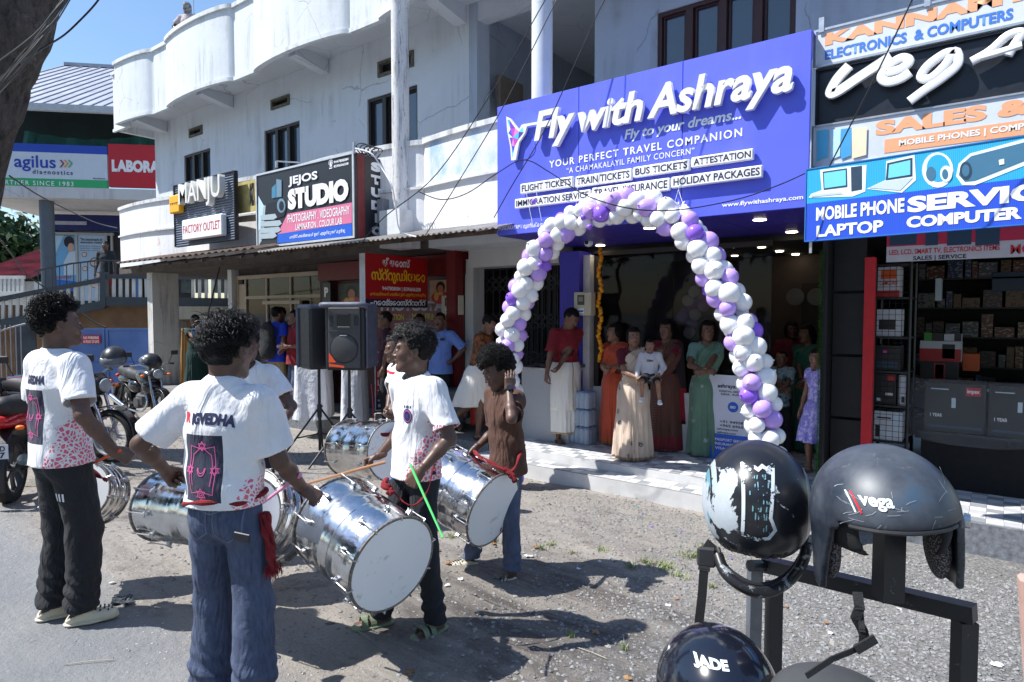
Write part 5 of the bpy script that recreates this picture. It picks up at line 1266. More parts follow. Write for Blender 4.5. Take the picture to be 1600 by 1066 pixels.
def strands(W,H,c,kind,n,seed,tight=1.):
 R = np.random.RandomState(seed);mb_v = [];mb_f = []
 for i in range(n):
  while True:
   d = R.randn(3);d/=np.linalg.norm(d)
   if d[2] > -.55 and not(d[1]>.35 and d[2]<.42)and not(abs(d[0])>.75 and d[2]<-.05 and d[1]>-.2):break
  vv_ = 1+(tight-1)*(.4+.6*max(0,d[2]));base = V3(d[0]*.080*vv_,-.012+d[1]*.098*vv_,.030+d[2]*.094*vv_);nn = nrm(V3(d[0],d[1],d[2]+.25))
  lo_ = .35+.65*max(0,d[2]+.2)
  if kind == 'curly':ln = .040*lo_*R.uniform(.7,1.35);seg = 9;rad = .0062*R.uniform(.7,1.3);rr = .0015
  else:ln = .056*lo_*R.uniform(.6,1.3);seg = 5;rad = 0;rr = .0016
  flow = nrm(V3(R.randn()*.5+(.5 if kind=='messy'else 0),.35+R.randn()*.6,R.randn()*.2));t1 = nrm(np.cross(nn,flow)+1e-6);t2 = np.cross(nn,t1);ph = R.rand()*6.28;pts = []
  tw = R.uniform(1.6,2.6)
  for j in range(seg+1):
   t = j/seg
   if kind == 'curly':p = base+nn*ln*t+(t1*math.cos(ph+t*6.28*tw)+t2*math.sin(ph+t*6.28*tw))*rad*min(1,t*3)
   else:
    p = base+nn*ln*(t-.6*t*t)*(.95 if kind=='messy'else.35)+flow*ln*t*1.0+nn*(-.02*t*t)+V3(0,0,-.010*t*t)
   pts.append(p)
  b0 = len(mb_v)
  for j,p in enumerate(pts):
   tdir = nrm(pts[min(j+1,seg)]-pts[max(j-1,0)]);a = nrm(np.cross(tdir,V3(.3,.5,.8)));b_ = np.cross(tdir,a);r_ = rr*(1-.75*j/seg)if kind != 'curly'else rr*(1-.4*j/seg)
   for q in range(3):mb_v.append(W(*(p+(a*math.cos(2.094*q)+b_*math.sin(2.094*q))*r_)))
  for j in range(seg):
   for q in range(3):mb_f.append((b0+j*3+q,b0+j*3+(q+1)%3,b0+j*3+3+(q+1)%3,b0+j*3+3+q))
 return np.array(mb_v),np.array(mb_f)
def hair(s,W,c,kind,parent,vox=.006,n=900,seed=0,vol=1.):
 f = Field();Rm = s.H.T;c = s.hc
 th = {'short':(.083,.101,.100),'curly':(.086,.106,.108),'messy':(.086,.106,.105),'bun':(.086,.104,.101),'child':(.082,.098,.096),'bald':(.079,.094,.080)}[kind]
 f.ell(W(0,-.014-.012*(vol-1),.032+.05*(vol-1)),V3(*th)*c*(vol*.97-.01),.01,Rm)
 H = s.H;o = s.Hc
 def face(x):
  q = (x-o) @ H/c;hl = .056 if kind == 'bun'else.064;d = np.minimum(q[:,1]-(.038 if kind=='bun'else.030)+.12*np.maximum(q[:,2]-.03,0),hl-q[:,2]+.12*np.abs(q[:,0]));return-d*c
 def nape(x):
  q = (x-o) @ H/c;return-(-(.052 if kind!='bun'else.11)-q[:,2]-.25*(q[:,1]+.08))*c
 def sides(x):
  q = (x-o) @ H/c;d = np.minimum(np.abs(q[:,0])-.062,np.minimum((.012 if kind!='bun'else-.03)-q[:,2],q[:,1]+.035));return-d*c
 lo = o-.2*c;hi = o+.2*c
 f.custom(face,lo,hi,.012*c,'s')
 f.custom(nape,lo,hi,.01*c,'s');(None if kind=='bun'else f.custom(sides,lo,hi,.008*c,'s'))
 if kind == 'bun':
  f.ell(W(0,-.115,-.02),V3(.050,.040,.050)*c,.02*c,Rm);f.cap(W(0,-.070,-.02),W(0,-.075,-.10),.066*c,.060*c,.02*c);f.ell(W(.066,-.03,-.02),V3(.022,.05,.055)*c,.02*c,Rm);f.ell(W(-.066,-.03,-.02),V3(.022,.05,.055)*c,.02*c,Rm)
 amp,sc_ = {'short':(.003,60),'curly':(.008,75),'messy':(.006,55),'bun':(.0015,30),'child':(.003,50),'bald':(.001,30)}[kind]
 V,F = f.mesh(vox,disp=knobs(amp*c,sc_,seed))
 if n and kind in('curly','messy','short'):
  v2,f2 = strands(W,H,c,kind,n,seed,vol)
  o_ = obj('hair',mesh_np('hair',V,F),HAIR,parent);obj('hair_strands',mesh_np('hair_strands',v2,f2),STR,o_);return o_
 return obj('hair',mesh_np('hair',V,F),HAIR,parent)
def face_bits(s,W,c,parent,glasses=False,moustache=False,beard=False,lips=(.16,.05,.05),bindi=False,vox=.003):
 H = s.H;Rm = H.T;c = s.hc
 for sg in(1,-1):
  f = Field();f.ell(W(sg*.031,.0790,.0035),V3(.0130,.0125,.0056)*c,0,Rm);V,F = f.mesh(.0016*c);e = obj('eye',mesh_np('eye',V,F),EYEW,parent)
  f = Field();f.ell(W(sg*.030,.0832,.0035),V3(.0058,.0094,.0054)*c,0,Rm);V,F = f.mesh(.0015*c);obj('iris',mesh_np('iris',V,F),IRIS,e)
  f = Field();f.cap(W(sg*.014,.091,.024),W(sg*.030,.0895,.0300),.0032*c,.0034*c,.002);f.cap(W(sg*.030,.0895,.0300),W(sg*.047,.076,.0255),.0034*c,.0018*c,.002);V,F = f.mesh(.0018*c);obj('eyebrow',mesh_np('eyebrow',V,F),HAIR,parent)
 f = Field();f.cap(W(-.016,.0885,-.0525),W(.016,.0885,-.0525),.0050*c,.0050*c,.003);f.cap(W(-.002,.0945,-.0520),W(.002,.0945,-.0520),.0062*c,.0062*c,.004);f.cap(W(-.013,.0885,-.0635),W(.013,.0885,-.0635),.0062*c,.0062*c,.002);V,F = f.mesh(.0020*c)
 obj('lips',mesh_np('lips',V,F),skin_mat('lips%d'%int(lips[0]*100),lips),parent)
 if moustache:
  f = Field();f.cap(W(0,.0985,-.042),W(.026,.086,-.050),.0050*c,.0030*c,.002);f.cap(W(0,.0985,-.042),W(-.026,.086,-.050),.0050*c,.0030*c,.002);V,F = f.mesh(.0020*c,disp=knobs(.0012,200));obj('moustache',mesh_np('moustache',V,F),HAIR,parent)
 if glasses:
  mb = MB()
  for sg in(1,-1):
   ce = W(sg*.031,.0975,.002);x = H[:,0];z = H[:,2];mb.tube([ce+x*.023*c*math.cos(t*.5236)+z*.017*c*math.sin(t*.5236)for t in range(12)],.0012,5,closed=True)
   mb.tube([W(sg*.054,.0965,.006),W(sg*.078,.04,.008),W(sg*.080,-.005,.006)],.0012,5)
  mb.tube([W(-.008,.0985,.004),W(.008,.0985,.004)],.0012,5);mb.build('glasses',K_,parent,smooth=True)
 if bindi:f = Field();f.ell(W(0,.0895,.036),V3(.003,.002,.003)*c,0);V,F = f.mesh(.0009);obj('bindi',mesh_np('bindi',V,F),RED,parent)
def tshirt(s,name,m,parent,vox=.007,hem=-.13,sleeve=.70,loose=1.,amp=.004,seed=1.,neck=.066,infl=.016,collar=None,hemr=None,long_=False,vneck=False):
 c = s.sc;b = s.broad;f = Field();fr = (s.R,s.Fw,s.U);fr2 = (s.SR,s.SF,s.U);k = .045*c;e = infl
 hr = (hemr or.176)*c*b*loose+e*.3
 f.cap(s.P0+s.U*(hem-.10)*c,s.waist,hr,.136*c*b*loose+e*.4,k,fr,1.22);f.cap(s.waist,s.chest,.136*c*b*loose+e*.4,.138*c*b+e,k,fr2,1.38);f.cap(s.chest,s.N-s.U*.085*c,.144*c*b+e,.105*c*b+e,k,fr2,1.45)
 f.cap(s.sh[0],s.sh[1],.052*c+e*.8,.052*c+e*.8,k);f.cap(s.N-s.U*.09*c,s.N-s.U*.02*c,.080*c,.062*c+e,.05*c)
 for i in(0,1):
  d = nrm(s.el[i]-s.sh[i]);L = np.linalg.norm(s.el[i]-s.sh[i]);E = s.sh[i]+d*L*sleeve
  if not long_:
   f.cap(s.sh[i],E+d*.06*c,.056*c+e,.060*c*loose+e,.03*c,cut=(E,d));
   f.p.append((Field().cap(E-d*.05*c,E+d*.1*c,.050*c*loose+e,.054*c*loose+e,0).p[0][0],E-d*.05*c-.08,E+d*.1*c+.08,.003,'s'))
  else:
   f.cap(s.sh[i],s.el[i],.056*c+e,.050*c+e,.03*c);d2 = nrm(s.wr[i]-s.el[i]);E2 = s.wr[i]-d2*.03*c;f.cap(s.el[i],E2+d2*.04*c,.050*c+e,.036*c+e*.6,.03*c,cut=(E2,d2))
 nd = nrm(s.U+s.SF*.25);f.cap(s.N-s.U*.035*c+s.SF*(.035 if vneck else.018)*c,s.N+nd*.2*c,neck*c*.86,neck*c*1.5,.006,op='s')
 f.lo = f.lo;pl = [(s.P0+s.U*hem*c,-s.U)]
 V,F = f.mesh(vox,disp=fold_noise(amp,seed=seed),planes=pl)
 o = obj(name,mesh_np(name,V,F),m,parent)
 if collar:
  mb = MB();nc = s.N-s.U*.012*c+s.SF*.008*c;pts = []
  for t in range(20):
   a = 2*PI*t/20;pts.append(nc+s.SR*math.cos(a)*.066*c+s.SF*(math.sin(a)*.064*c)+s.U*(-.022*math.sin(a)-.004)*c)
  mb.tube(pts,.0085*c,8,closed=True);mb.v = [tuple(p)for p in mb.v];mb.build('collar',collar,o,smooth=True)
 return o
def trousers(s,name,m,parent,vox=.008,top=.07,wid=(.092,.072,.074),ankle=.075,amp=.004,seed=2.,crump=.0,belt=None):
 c = s.sc;b = s.broad;f = Field();fr = (s.R,s.Fw,s.U);k = .03*c
 f.cap(s.P0-s.U*.035*c,s.P0+s.U*(top+.05)*c,.126*c*b,.118*c*b,k,fr,1.34)
 for i,sg in((0,1),(1,-1)):
  f.cap(s.hip[i],s.kn[i],wid[0]*c,wid[1]*c,k);f.cap(s.kn[i],s.ank[i]-V3(0,0,.04)*c,wid[1]*c,wid[2]*c,.03*c)
  f.ell(s.P0+s.R*sg*.058*c-s.Fw*.050*c-s.U*.065*c,V3(.070,.062,.085)*c,.04*c)
 d0 = fold_noise(amp,.8,1.0,seed)
 def dd(X):
  d = d0(X)
  if crump:z = X[:,2];kz = np.exp(-((z-.16*c)/(.13*c))**2);d = d+crump*kz*np.sin(z*85/c+4*X[:,0]*8+2*np.sin(X[:,1]*30))
  return d
 V,F = f.mesh(vox,disp=dd,planes=[(V3(0,0,ankle*c),V3(0,0,-1)),(s.P0+s.U*top*c,s.U)])
 return obj(name,mesh_np(name,V,F),m,parent)
def loft(name,m,parent,rings,nu=96,smooth=True,cap_top=True):
 """rings: list of (centre(3), rx, ry, pleat amp, pleat count, phase, frame)"""
 V = []
 for(c,rx,ry,am,cn,ph,fr)in rings:
  X_,Y_ = fr;
  for i in range(nu):
   t = 2*PI*i/nu;w_ = 1+am*math.sin(cn*t+ph+1.3*math.sin(3*t+ph))+am*.5*math.sin(cn*.53*t+2*ph+1)+am*.9*max(0,math.cos(t-1.45))**5*math.sin(3.1*cn*t);V.append(np.array(c)+X_*rx*math.cos(t)*w_+Y_*ry*math.sin(t)*w_)
 F = [];L = len(rings)
 for j in range(L-1):
  for i in range(nu):F.append((j*nu+i,j*nu+(i+1)%nu,(j+1)*nu+(i+1)%nu,(j+1)*nu+i))
 b = len(V);c0 = np.array(rings[0][0])
 for i in range(nu):V.append(np.array(V[i])*1.0+(c0-np.array(V[i]))*.12+V3(0,0,.01))
 for i in range(nu):F.append((i,b+i,b+(i+1)%nu,(i+1)%nu))
 return obj(name,mesh_np(name,np.array(V),F,smooth=smooth),m,parent)
def skirt(s,name,m,parent,z0=.03,z1=None,r0=(.21,.17),r1=(.15,.115),amp=.09,cnt=13,bulge=.02,nz=26,off=(0,0),front=None,nu=120,sway=(0,0)):
 """draped lower cloth from hem z0 to waist z1"""
 c = s.sc;z1 = (s.P0[2]+.09*c)if z1 is None else z1;fc = (s.ank[0]+s.ank[1])/2;rings = []
 top = s.P0+s.U*.09*c
 for j in range(nz+1):
  t = j/nz;z = z0+(z1-z0)*t;ce = V3((fc[0]+off[0])*(1-t)+top[0]*t,(fc[1]+off[1])*(1-t)+top[1]*t,z);hipb = math.exp(-((t-.86)/.16)**2)*.028*c
  a = amp*(1-t)**.8*(.25+.75*(1-t));rings.append((ce,r0[0]*c*(1-t)+r1[0]*c*t+hipb+bulge*math.sin(PI*t),r0[1]*c*(1-t)+r1[1]*c*t+hipb+bulge*math.sin(PI*t),a,cnt,.6*t*3+.5,(V3(1,0,0),V3(0,1,0))))
 return loft(name,m,parent,rings,nu)
def shell_band(s,name,m,parent,pts,wd,th=.006,nseg=4,wave=.006,cnt=4,seed=0):
 """pleated cloth band following pts [(pos, widthvector, normal)]"""
 V = [];n = len(pts);nu = 24
 for j,(p,wv,nn)in enumerate(pts):
  p = np.array(p,float);wv = np.array(wv,float);nn = nrm(np.array(nn,float))
  for i in range(nu+1):
   u = i/nu-.5;V.append(p+wv*u+nn*(wave*math.sin(cnt*2*PI*(i/nu)+seed+j*.3)-np.linalg.norm(wv)*.35*u*u))
  for i in range(nu+1):
   u = i/nu-.5;V.append(np.array(V[j*2*(nu+1)+i])-nn*th)
 F = [];w2 = 2*(nu+1)
 for j in range(n-1):
  for i in range(nu):
   a = j*w2+i;b = a+w2;F.append((a,a+1,b+1,b));a += nu+1;b += nu+1;F.append((a,b,b+1,a+1))
  a = j*w2;F.append((a,a+w2,a+w2+nu+1,a+nu+1));a = j*w2+nu;F.append((a,a+nu+1,a+w2+nu+1,a+w2))
 for j in(0,n-1):
  for i in range(nu):a = j*w2+i;F.append((a,a+nu+1,a+nu+2,a+1)if j==0 else(a,a+1,a+nu+2,a+nu+1))
 return obj(name,mesh_np(name,np.array(V),F),m,parent)
def figure(label,loc,face,sk,skin,hands=(None,None),vox=.008,hvox=.004,group=None,**kw):
 """Empty named person with its body mesh; returns (empty, W, c)"""
 rz = math.atan2(face[1],face[0])-PI/2
 t = thing('person',label,'person',loc,rz,group)
 (V,F),W,c = body(sk,vox,hvox,hands,**kw)
 obj('body',mesh_np('body',V,F),skin,t)
 return t,W,c
def to_local(p,loc,face):
 rz = math.atan2(face[1],face[0])-PI/2;m = Matrix.Translation(loc) @ Matrix.Rotation(rz,4,'Z');return np.array(m.inverted()@Vector(p))
def dir_local(d,face):
 rz = math.atan2(face[1],face[0])-PI/2;return np.array(Matrix.Rotation(-rz,3,'Z')@Vector(d))
def RF(r,f,z=0):return Vector((Rh.x*r+Fh.x*f,Rh.y*r+Fh.y*f,z))
def slippers(s,parent,m,kind='clog',m2=None,strap=None):
 c = s.sc
 for i in(0,1):
  a = s.fyaw[i];hl = s.heel[i];d = V3(-math.sin(a),math.cos(a),0);dz = V3(0,0,1);dd = nrm(d*math.cos(hl)-dz*math.sin(hl));up = nrm(dz*math.cos(hl)+d*math.sin(hl));sd_ = np.cross(dd,up);A = s.ank[i]-up*.083*c
  def Q(y,x,z):return A+dd*y*c+sd_*x*c+up*z*c
  f = Field();fr = (sd_,up,dd)
  f.cap(Q(-.035,0,.010),Q(.05,0,.010),.044*c,.046*c,.02*c,fr,3.2);f.cap(Q(.05,0,.010),Q(.125,(.006 if i else-.006),.010),.046*c,.052*c,.02*c,fr,3.4)
  so = f.mesh(.004);o = obj('shoe',mesh_np('shoe',*so),m,parent)
  if kind in('clog','shoe'):
   f = Field();f.cap(Q(.04,0,.030),Q(.125,0,.022),.044*c,.049*c,.02*c,fr,1.25);
   if kind == 'clog':f.cap(Q(-.03,0,.035),Q(.02,0,.055),.042*c,.044*c,.02*c,fr,1.0);f.cap(Q(-.04,0,.08),Q(.03,0,.085),.034*c,.036*c,.01,op='s');f.cap(Q(-.09,0,.06),Q(-.02,0,.065),.03*c,.034*c,.01,op='s')
   else:f.cap(Q(-.03,0,.035),Q(.03,0,.055),.040*c,.044*c,.02*c,fr,1.0)
   V,F = f.mesh(.004,planes=[(Q(0,0,.006),-up)]);u_ = obj('upper',mesh_np('upper',V,F),m,o)
   if kind == 'clog':
    mb = MB()
    for(y,x)in((.07,-.018),(.07,.018),(.09,0),(.09,-.03),(.09,.03),(.11,-.016),(.11,.016),(.13,0),(.128,-.028),(.128,.028),(.145,.014),(.145,-.014)):
     z = .030+.042*math.sqrt(max(.05,1-(x/.052)**2))*(1 if y<.12 else.88)*(1-max(0,y-.12)*8);p = Q(y,x,z);mb.tube([p-up*.006*c,p+up*.0035*c],.0042*c,7)
    mb.build('vent_holes',K_,o)
  else:
   for yy in((.045,.095)if kind=='slide'else(.075,)):
    mb = MB();pts = [Vector(Q(yy+(.008 if kind=='slide'else.0),math.cos(t)*.047,.010+math.sin(t)*.055))for t in[PI*j/10 for j in range(11)]]
    w_ = (.034 if kind=='slide'else.014)*c;vs = []
    for p in pts:vs += [p-Vector(dd)*w_/2,p+Vector(dd)*w_/2,p+Vector(dd)*w_/2+Vector(up)*.004,p-Vector(dd)*w_/2+Vector(up)*.004]
    fs = []
    for j in range(10):
     for q in range(4):fs.append((j*4+q,j*4+(q+1)%4,j*4+4+(q+1)%4,j*4+4+q))
    fs += [(0,1,2,3),(40,43,42,41)];mb.add(vs,fs);mb.build('strap',m2 or m,o)
def tshirt_text(o,txt,m,centre,right,up,nrm_,w_,h_,bold=.03,name='lettering',shear=0,curve=0):
 """project flat text on a garment mesh o: centre in figure coordinates"""
 from mathutils.bvhtree import BVHTree
 me = o.data;bvh = BVHTree.FromPolygons([v.co for v in me.vertices],[p.vertices[:]for p in me.polygons])
 t = text_mesh(txt,bold,0,shear,0,4)if isinstance(txt,str)else txt
 fit(t,-w_/2,-h_/2,w_/2,h_/2);c = Vector(centre);r = Vector(right).normalized();u = Vector(up).normalized();n = Vector(nrm_).normalized()
 import bmesh as _bm
 b = _bm.new();b.from_mesh(t)
 for _ in range(4):
  ed = [e for e in b.edges if e.calc_length()>.012]
  if not ed:break
  _bm.ops.subdivide_edges(b,edges=ed,cuts=1);_bm.ops.triangulate(b,faces=b.faces[:])
 for v in b.verts:
  p = c+r*v.co.x+u*v.co.y-u*curve*v.co.x*v.co.x+n*.3;hit = bvh.ray_cast(p,-n,1.0)
  q = hit[0]if hit[0]is not None else p-n*.3
  v.co = q+n*.0022
 b.to_mesh(t);b.free();t.name = name;t.materials.clear();t.polygons.foreach_set('use_smooth',[True]*len(t.polygons));t.update()
 return obj(name,t,m,o)
def lines_mesh(polys,w_=.01):
 """flat ribbons from 2-D polylines, as a mesh to be projected"""
 V = [];F = []
 for pl in polys:
  for(a,b)in zip(pl,pl[1:]):
   a = Vector(a).to_3d();b = Vector(b).to_3d();d = (b-a);
   if d.length < 1e-6:continue
   d.normalize();n = Vector((-d.y,d.x,0))*w_/2;k0 = len(V);V += [a-n-d*w_*.3,b-n+d*w_*.3,b+n+d*w_*.3,a+n-d*w_*.3];F.append((k0,k0+1,k0+2,k0+3))
 me = bpy.data.meshes.new('l');me.from_pydata([tuple(v)for v in V],[],F);me.update();return me
 # ================================================================== DRUMS
k = NT('drum_chrome');k.b.inputs['Metallic'].default_value = 1;k.col(k.ramp(k.noise(6,5,.6),.3,.75,(.42,.42,.42),(.74,.75,.77)));k.rough(k.math('ADD',k.math('MULTIPLY',k.ramp(k.noise(9,6,.7),.4,.7),.22),.10))
b1 = k.bump(k.noise(5,3,.5),.18,.03);k.bump(k.noise(14,4,.6,scale=(1,1,1)),.10,.01,b1);CHR = k.m
k = NT('drum_head');k.col(k.mix(k.ramp(k.noise(8,7,.7),.60,.72),k.ramp(k.noise(1.5,4,.6),.3,.7,(.80,.81,.83),(.88,.89,.90)),(.40,.38,.36)));k.rough(.45);DHD = k.m
rimm = mat('drum_rim',(.22,.20,.18),.5,metal=.5,var=.7,vs=60,bump=.4,bs=150);boltm = mat('bolt_steel',(.55,.55,.56),.3,metal=.9,var=.2)
redc = mat('rag_red',lin((118,18,28)),.9,var=.4,vs=30,bump=.6,bs=60)
def drum(label,A,B,r,parent_label=None,flip=False,strap=True,roll=0.,extra=None):
 A = Vector(A);B = Vector(B);L = (A-B).length;z = (A-B).normalized()
 up = Vector((0,0,1));x = up.cross(z).normalized();y = z.cross(x)
 M = Matrix(((x.x,y.x,z.x,B.x),(x.y,y.y,z.y,B.y),(x.z,y.z,z.z,B.z),(0,0,0,1)))
 t = thing('drum',label,'drum',tuple(B),0,'steel drums carried by the drummers')
 prof = [(r*.985,.0),(r*.99,.006)];n = 46
 for i in range(n+1):
  q = .012+(L-.024)*i/n;g = 0
  for gc in(.24,.28,.32,.48,.52,.56,.72,.76,.80):g += -.0035*math.exp(-((q/L-gc)/.008)**2)
  prof.append((r*(.985)+g+.002*math.sin(i*.4),q))
 prof += [(r*.99,L-.006),(r*.985,L)]
 MB().lathe(prof,72,M).build('shell',CHR,t,world=True,smooth=True,sharp=50)
 for zz,s_ in((0,-1),(L,1)):
  MB().lathe([(0,zz+s_*.004),(r*.5,zz+s_*.0045),(r*.965,zz+s_*.004),(r*.975,zz)],64,M).build('drum_skin',DHD,t,world=True,smooth=True)
  mb = MB();mb.tube([M@Vector((r*.992*math.cos(a*2*PI/64),r*.992*math.sin(a*2*PI/64),zz))for a in range(64)],.0075,8,closed=True);mb.build('rim',rimm,t,world=True,smooth=True)
 for i in range(10):
  a = 2*PI*i/10+roll;u = Vector((math.cos(a),math.sin(a),0));R_ = r+.012;v = Vector((-math.sin(a),math.cos(a),0))
  mb = MB();mb.tube([M@(u*R_+Vector((0,0,L-.005))),M@(u*R_+Vector((0,0,L*.80)))],.0032,6);mb.tube([M@(u*(r*.95)+Vector((0,0,L+.006))),M@(u*(R_+.002)+Vector((0,0,L+.006))),M@(u*R_+Vector((0,0,L-.02)))],.0045,6)
  mb.bbox(tuple(u*(r+.006)+Vector((0,0,L*.79))),.02,.02,.03,rz=a,bev=.004,m=M);mb.tube([M@(u*(r+.012)+v*.018+Vector((0,0,L*.78))),M@(u*(r+.02)-v*.018+Vector((0,0,L*.78)))],.004,6)
  mb.build('lug',boltm,t,world=True,smooth=True)
  mb = MB();mb.tube([M@(u*R_+Vector((0,0,.005))),M@(u*R_+Vector((0,0,L*.20)))],.0032,6);mb.tube([M@(u*(r*.95)+Vector((0,0,-.006))),M@(u*(R_+.002)+Vector((0,0,-.006))),M@(u*R_+Vector((0,0,.02)))],.0045,6);mb.bbox(tuple(u*(r+.006)+Vector((0,0,L*.21))),.02,.02,.03,rz=a,bev=.004,m=M)
  mb.build('lug',boltm,t,world=True,smooth=True)
 return t,M
def rag(pts,w_,name,parent,m=None,seed=0,n=3,fr=.0):
 """loose twisted cloth following pts"""
 R = random.Random(seed);mb = MB()
 for i in range(n):
  q = catm([Vector(p)+Vector((R.uniform(-1,1),R.uniform(-1,1),R.uniform(-1,1)))*w_*.5 for p in pts],5);mb.tube(q,[w_*(.35+.2*math.sin(j*.9+i))for j in range(len(q))],9)
 if fr:
  e = Vector(pts[-1])
  for i in range(26):a = Vector((R.uniform(-1,1),R.uniform(-1,1),0))*w_*.9;mb.tube([e+a*.7,e+a*1.3+Vector((0,0,-fr*R.uniform(.5,1)))],.003,4)
 return mb.build(name,m or redc,parent,world=True,smooth=True)
def stick(label,a,b,m,r=.008):
 a = Vector(a);b = Vector(b);t = MB();t.tube([a,a.lerp(b,.5),b-(b-a).normalized()*.03,b],[r,r*.9,r*.72,r*.9],9)
 mid = (a+b)/2;t.v = [(p[0]-mid.x,p[1]-mid.y,p[2]-mid.z)for p in t.v];o = t.build('drumstick',m,None,smooth=True);o.location = mid;return tag(o,label,'drumstick','sticks held by the drummers')
 # ================================================================== DRUMMERS
def team_shirt(name,side=1,back=True,zr=(.99,1.27),xr=(-.105,.075),ztop=1.14,z0f=.78,c=1.0):
 k = NT(name);X_,Y_,Z_ = k.sep()
 w0 = k.ramp(k.noise(6,5,.6),.3,.7,(.70,.70,.73),(.80,.80,.82))
 vo = k.n('ShaderNodeTexVoronoi',feature='DISTANCE_TO_EDGE');vo.inputs['Scale'].default_value = 46;vo.inputs['Randomness'].default_value = 1
 wr = k.n('ShaderNodeVectorMath',operation='ADD');nn = k.n('ShaderNodeTexNoise');nn.inputs['Scale'].default_value = 14;k.l(k.coord(),nn.inputs[0]);sc_ = k.n('ShaderNodeVectorMath',operation='SCALE');sc_.inputs['Scale'].default_value = .035;k.l(nn.outputs['Color'],sc_.inputs[0]);k.l(k.coord(),wr.inputs[0]);k.l(sc_.outputs[0],wr.inputs[1]);k.l(wr.outputs[0],vo.inputs['Vector'])
 petal = k.math('GREATER_THAN',vo.outputs['Distance'],.13)
 lim = k.math('ADD',k.math('MULTIPLY',k.math('SUBTRACT',Z_,z0f*c),.28),.055)
 lim = k.math('ADD',lim,k.math('MULTIPLY',k.math('SUBTRACT',k.noise(24,3,.6),.5),.10))
 reg = k.math('GREATER_THAN',k.math('MULTIPLY',X_,side),lim);reg = k.math('MULTIPLY',reg,k.math('LESS_THAN',k.math('ADD',Z_,k.math('MULTIPLY',k.noise(20,3),.08)),(ztop+.04)*c))
 pk = k.ramp(k.noise(12,3),.3,.7,lin((214,90,140)),lin((232,120,120)))
 cc = k.mix(k.math('MULTIPLY',petal,reg),w0,pk)
 if back:
  bk = k.math('MULTIPLY',k.math('MULTIPLY',k.box(X_,xr[0]*c,xr[1]*c),k.box(Z_,zr[0]*c,zr[1]*c)),k.math('LESS_THAN',Y_,0))
  cc = k.mix(bk,cc,(.018,.022,.05))
 k.col(cc);k.rough(.85);k.b.inputs['Sheen Weight'].default_value = .1
 b = k.bump(k.noise(6,3,.5,scale=(1,1,.4),dist=1.4),.75,.05);k.bump(k.noise(15,4,.6,scale=(1,1,.5),dist=.8),.4,.02,b);return k.m
def motif(o,c,centre,m):
 """pink line emblem inside the dark rectangle: frame with stars, crescent"""
 P_ = []
 x0,x1,z0,z1 = -.052,.052,-.095,.095
 P_ += [[(x0,z0),(x0-.006,0),(x0,z1),(0,z1-.012),(x1,z1),(x1+.006,0),(x1,z0),(0,z0+.012),(x0,z0)]]
 P_ += [[(x0+.012,z0+.035),(x0+.006,0),(x0+.012,z1-.035),(0,z1-.002)],[(x1-.012,z0+.035),(x1-.006,0),(x1-.012,z1-.035),(0,z1-.002)]]
 def star(cx,cy,r):return[[(cx+r*math.sin(a),cy+r*math.cos(a))for a in(0,2.094,4.189,0)],[(cx+r*math.sin(a),cy+r*math.cos(a))for a in(PI,PI+2.094,PI+4.189,PI)]]
 P_ += star(0,z1,.019)+star(0,z0,.024)+star(x0-.002,0,.018)+star(x1+.002,0,.018)
 P_ += [[(-.017*math.cos(t)*(1 if q else.8),(-.030 if q else-.020)*math.sin(t)+.008)for t in[PI*j/10 for j in range(11)]]for q in(0,1)]
 P_ += [[(.006*math.cos(t),z0+.006*math.sin(t))for t in[.785*j for j in range(9)]]]
 me = lines_mesh([[(a*1.0,b)for a,b in p]for p in P_],.0028)
 tshirt_text(o,me,m,centre,(1,0,0),(0,0,1),(0,-1,0),.155*c,.245*c,name='emblem')
PINK = flat('print_hot_pink',(226,96,160));navyc = cloth('collar_navy',(.02,.022,.05));RTX = flat('print_rig_red',(222,50,60));NTX = flat('print_rig_navy',(30,34,70))
blackc = cloth('trouser_black',(.014,.015,.019),.8);crocs = mat('clog_cream',(.60,.55,.43),.55,var=.15,vs=8,dirt=.3)
def place(u,d,z=0):p = P(u,533,d=d);return(p.x,p.y,z)
# ---- L : leftmost drummer seen from behind
face = RF(.48,.88);loc = place(90,3.38,.04)
TL = lambda u,v,d:to_local(P(u,v,d=d),loc,face)
sk = Skel(1.69,head=(-.28,-.05,0),hw=(TL(180,706,3.32),None),el=((.6,-.6,-.5),(-.4,-.8,-.2)),feet=((.10,.02),(-.10,-.02)),fyaw=(-.55,-.35),broad=1.05,lean=-.02,hs=1.02)
t,W,c = figure('drummer at the far left seen from behind in white printed tshirt and black track pants',loc,face,sk,SK_D,hands=(dict(pose='grip',f=dir_local(RF(.75,.45,-.5),face)),None),vox=.0065,hvox=.0036)
face_bits(sk,W,c,t);hair(sk,W,c,'curly',t,.0045,1900,1,1.04)
o = tshirt(sk,'tshirt',team_shirt('team_shirt_left',1,True,c=c),t,.0065,hem=-.07,collar=navyc,amp=.006,loose=1.02,sleeve=.74)
tshirt_text(o,'R',RTX,(-.100,0,1.325*c),(1,0,0),(0,0,1),(0,-1,0),.030,.046,.04);tshirt_text(o,'IGVEDHA',NTX,(.008,0,1.322*c),(1,0,0),(0,0,1),(0,-1,0),.165,.046,.055);motif(o,c,(-.015,0,1.13*c),PINK)
o = trousers(sk,'trousers',blackc,t,.008,wid=(.098,.084,.078),crump=.008,amp=.006)
W3 = flat('print_white2',(220,220,224))
for i in range(3):tshirt_text(o,'I',W3,(.135+0*i,.0+.022*(i-1),.705),dir_local(Rh,face),(0,0,1),(.8,-.6,0),.011,.042,.06,name='white_mark')if False else None
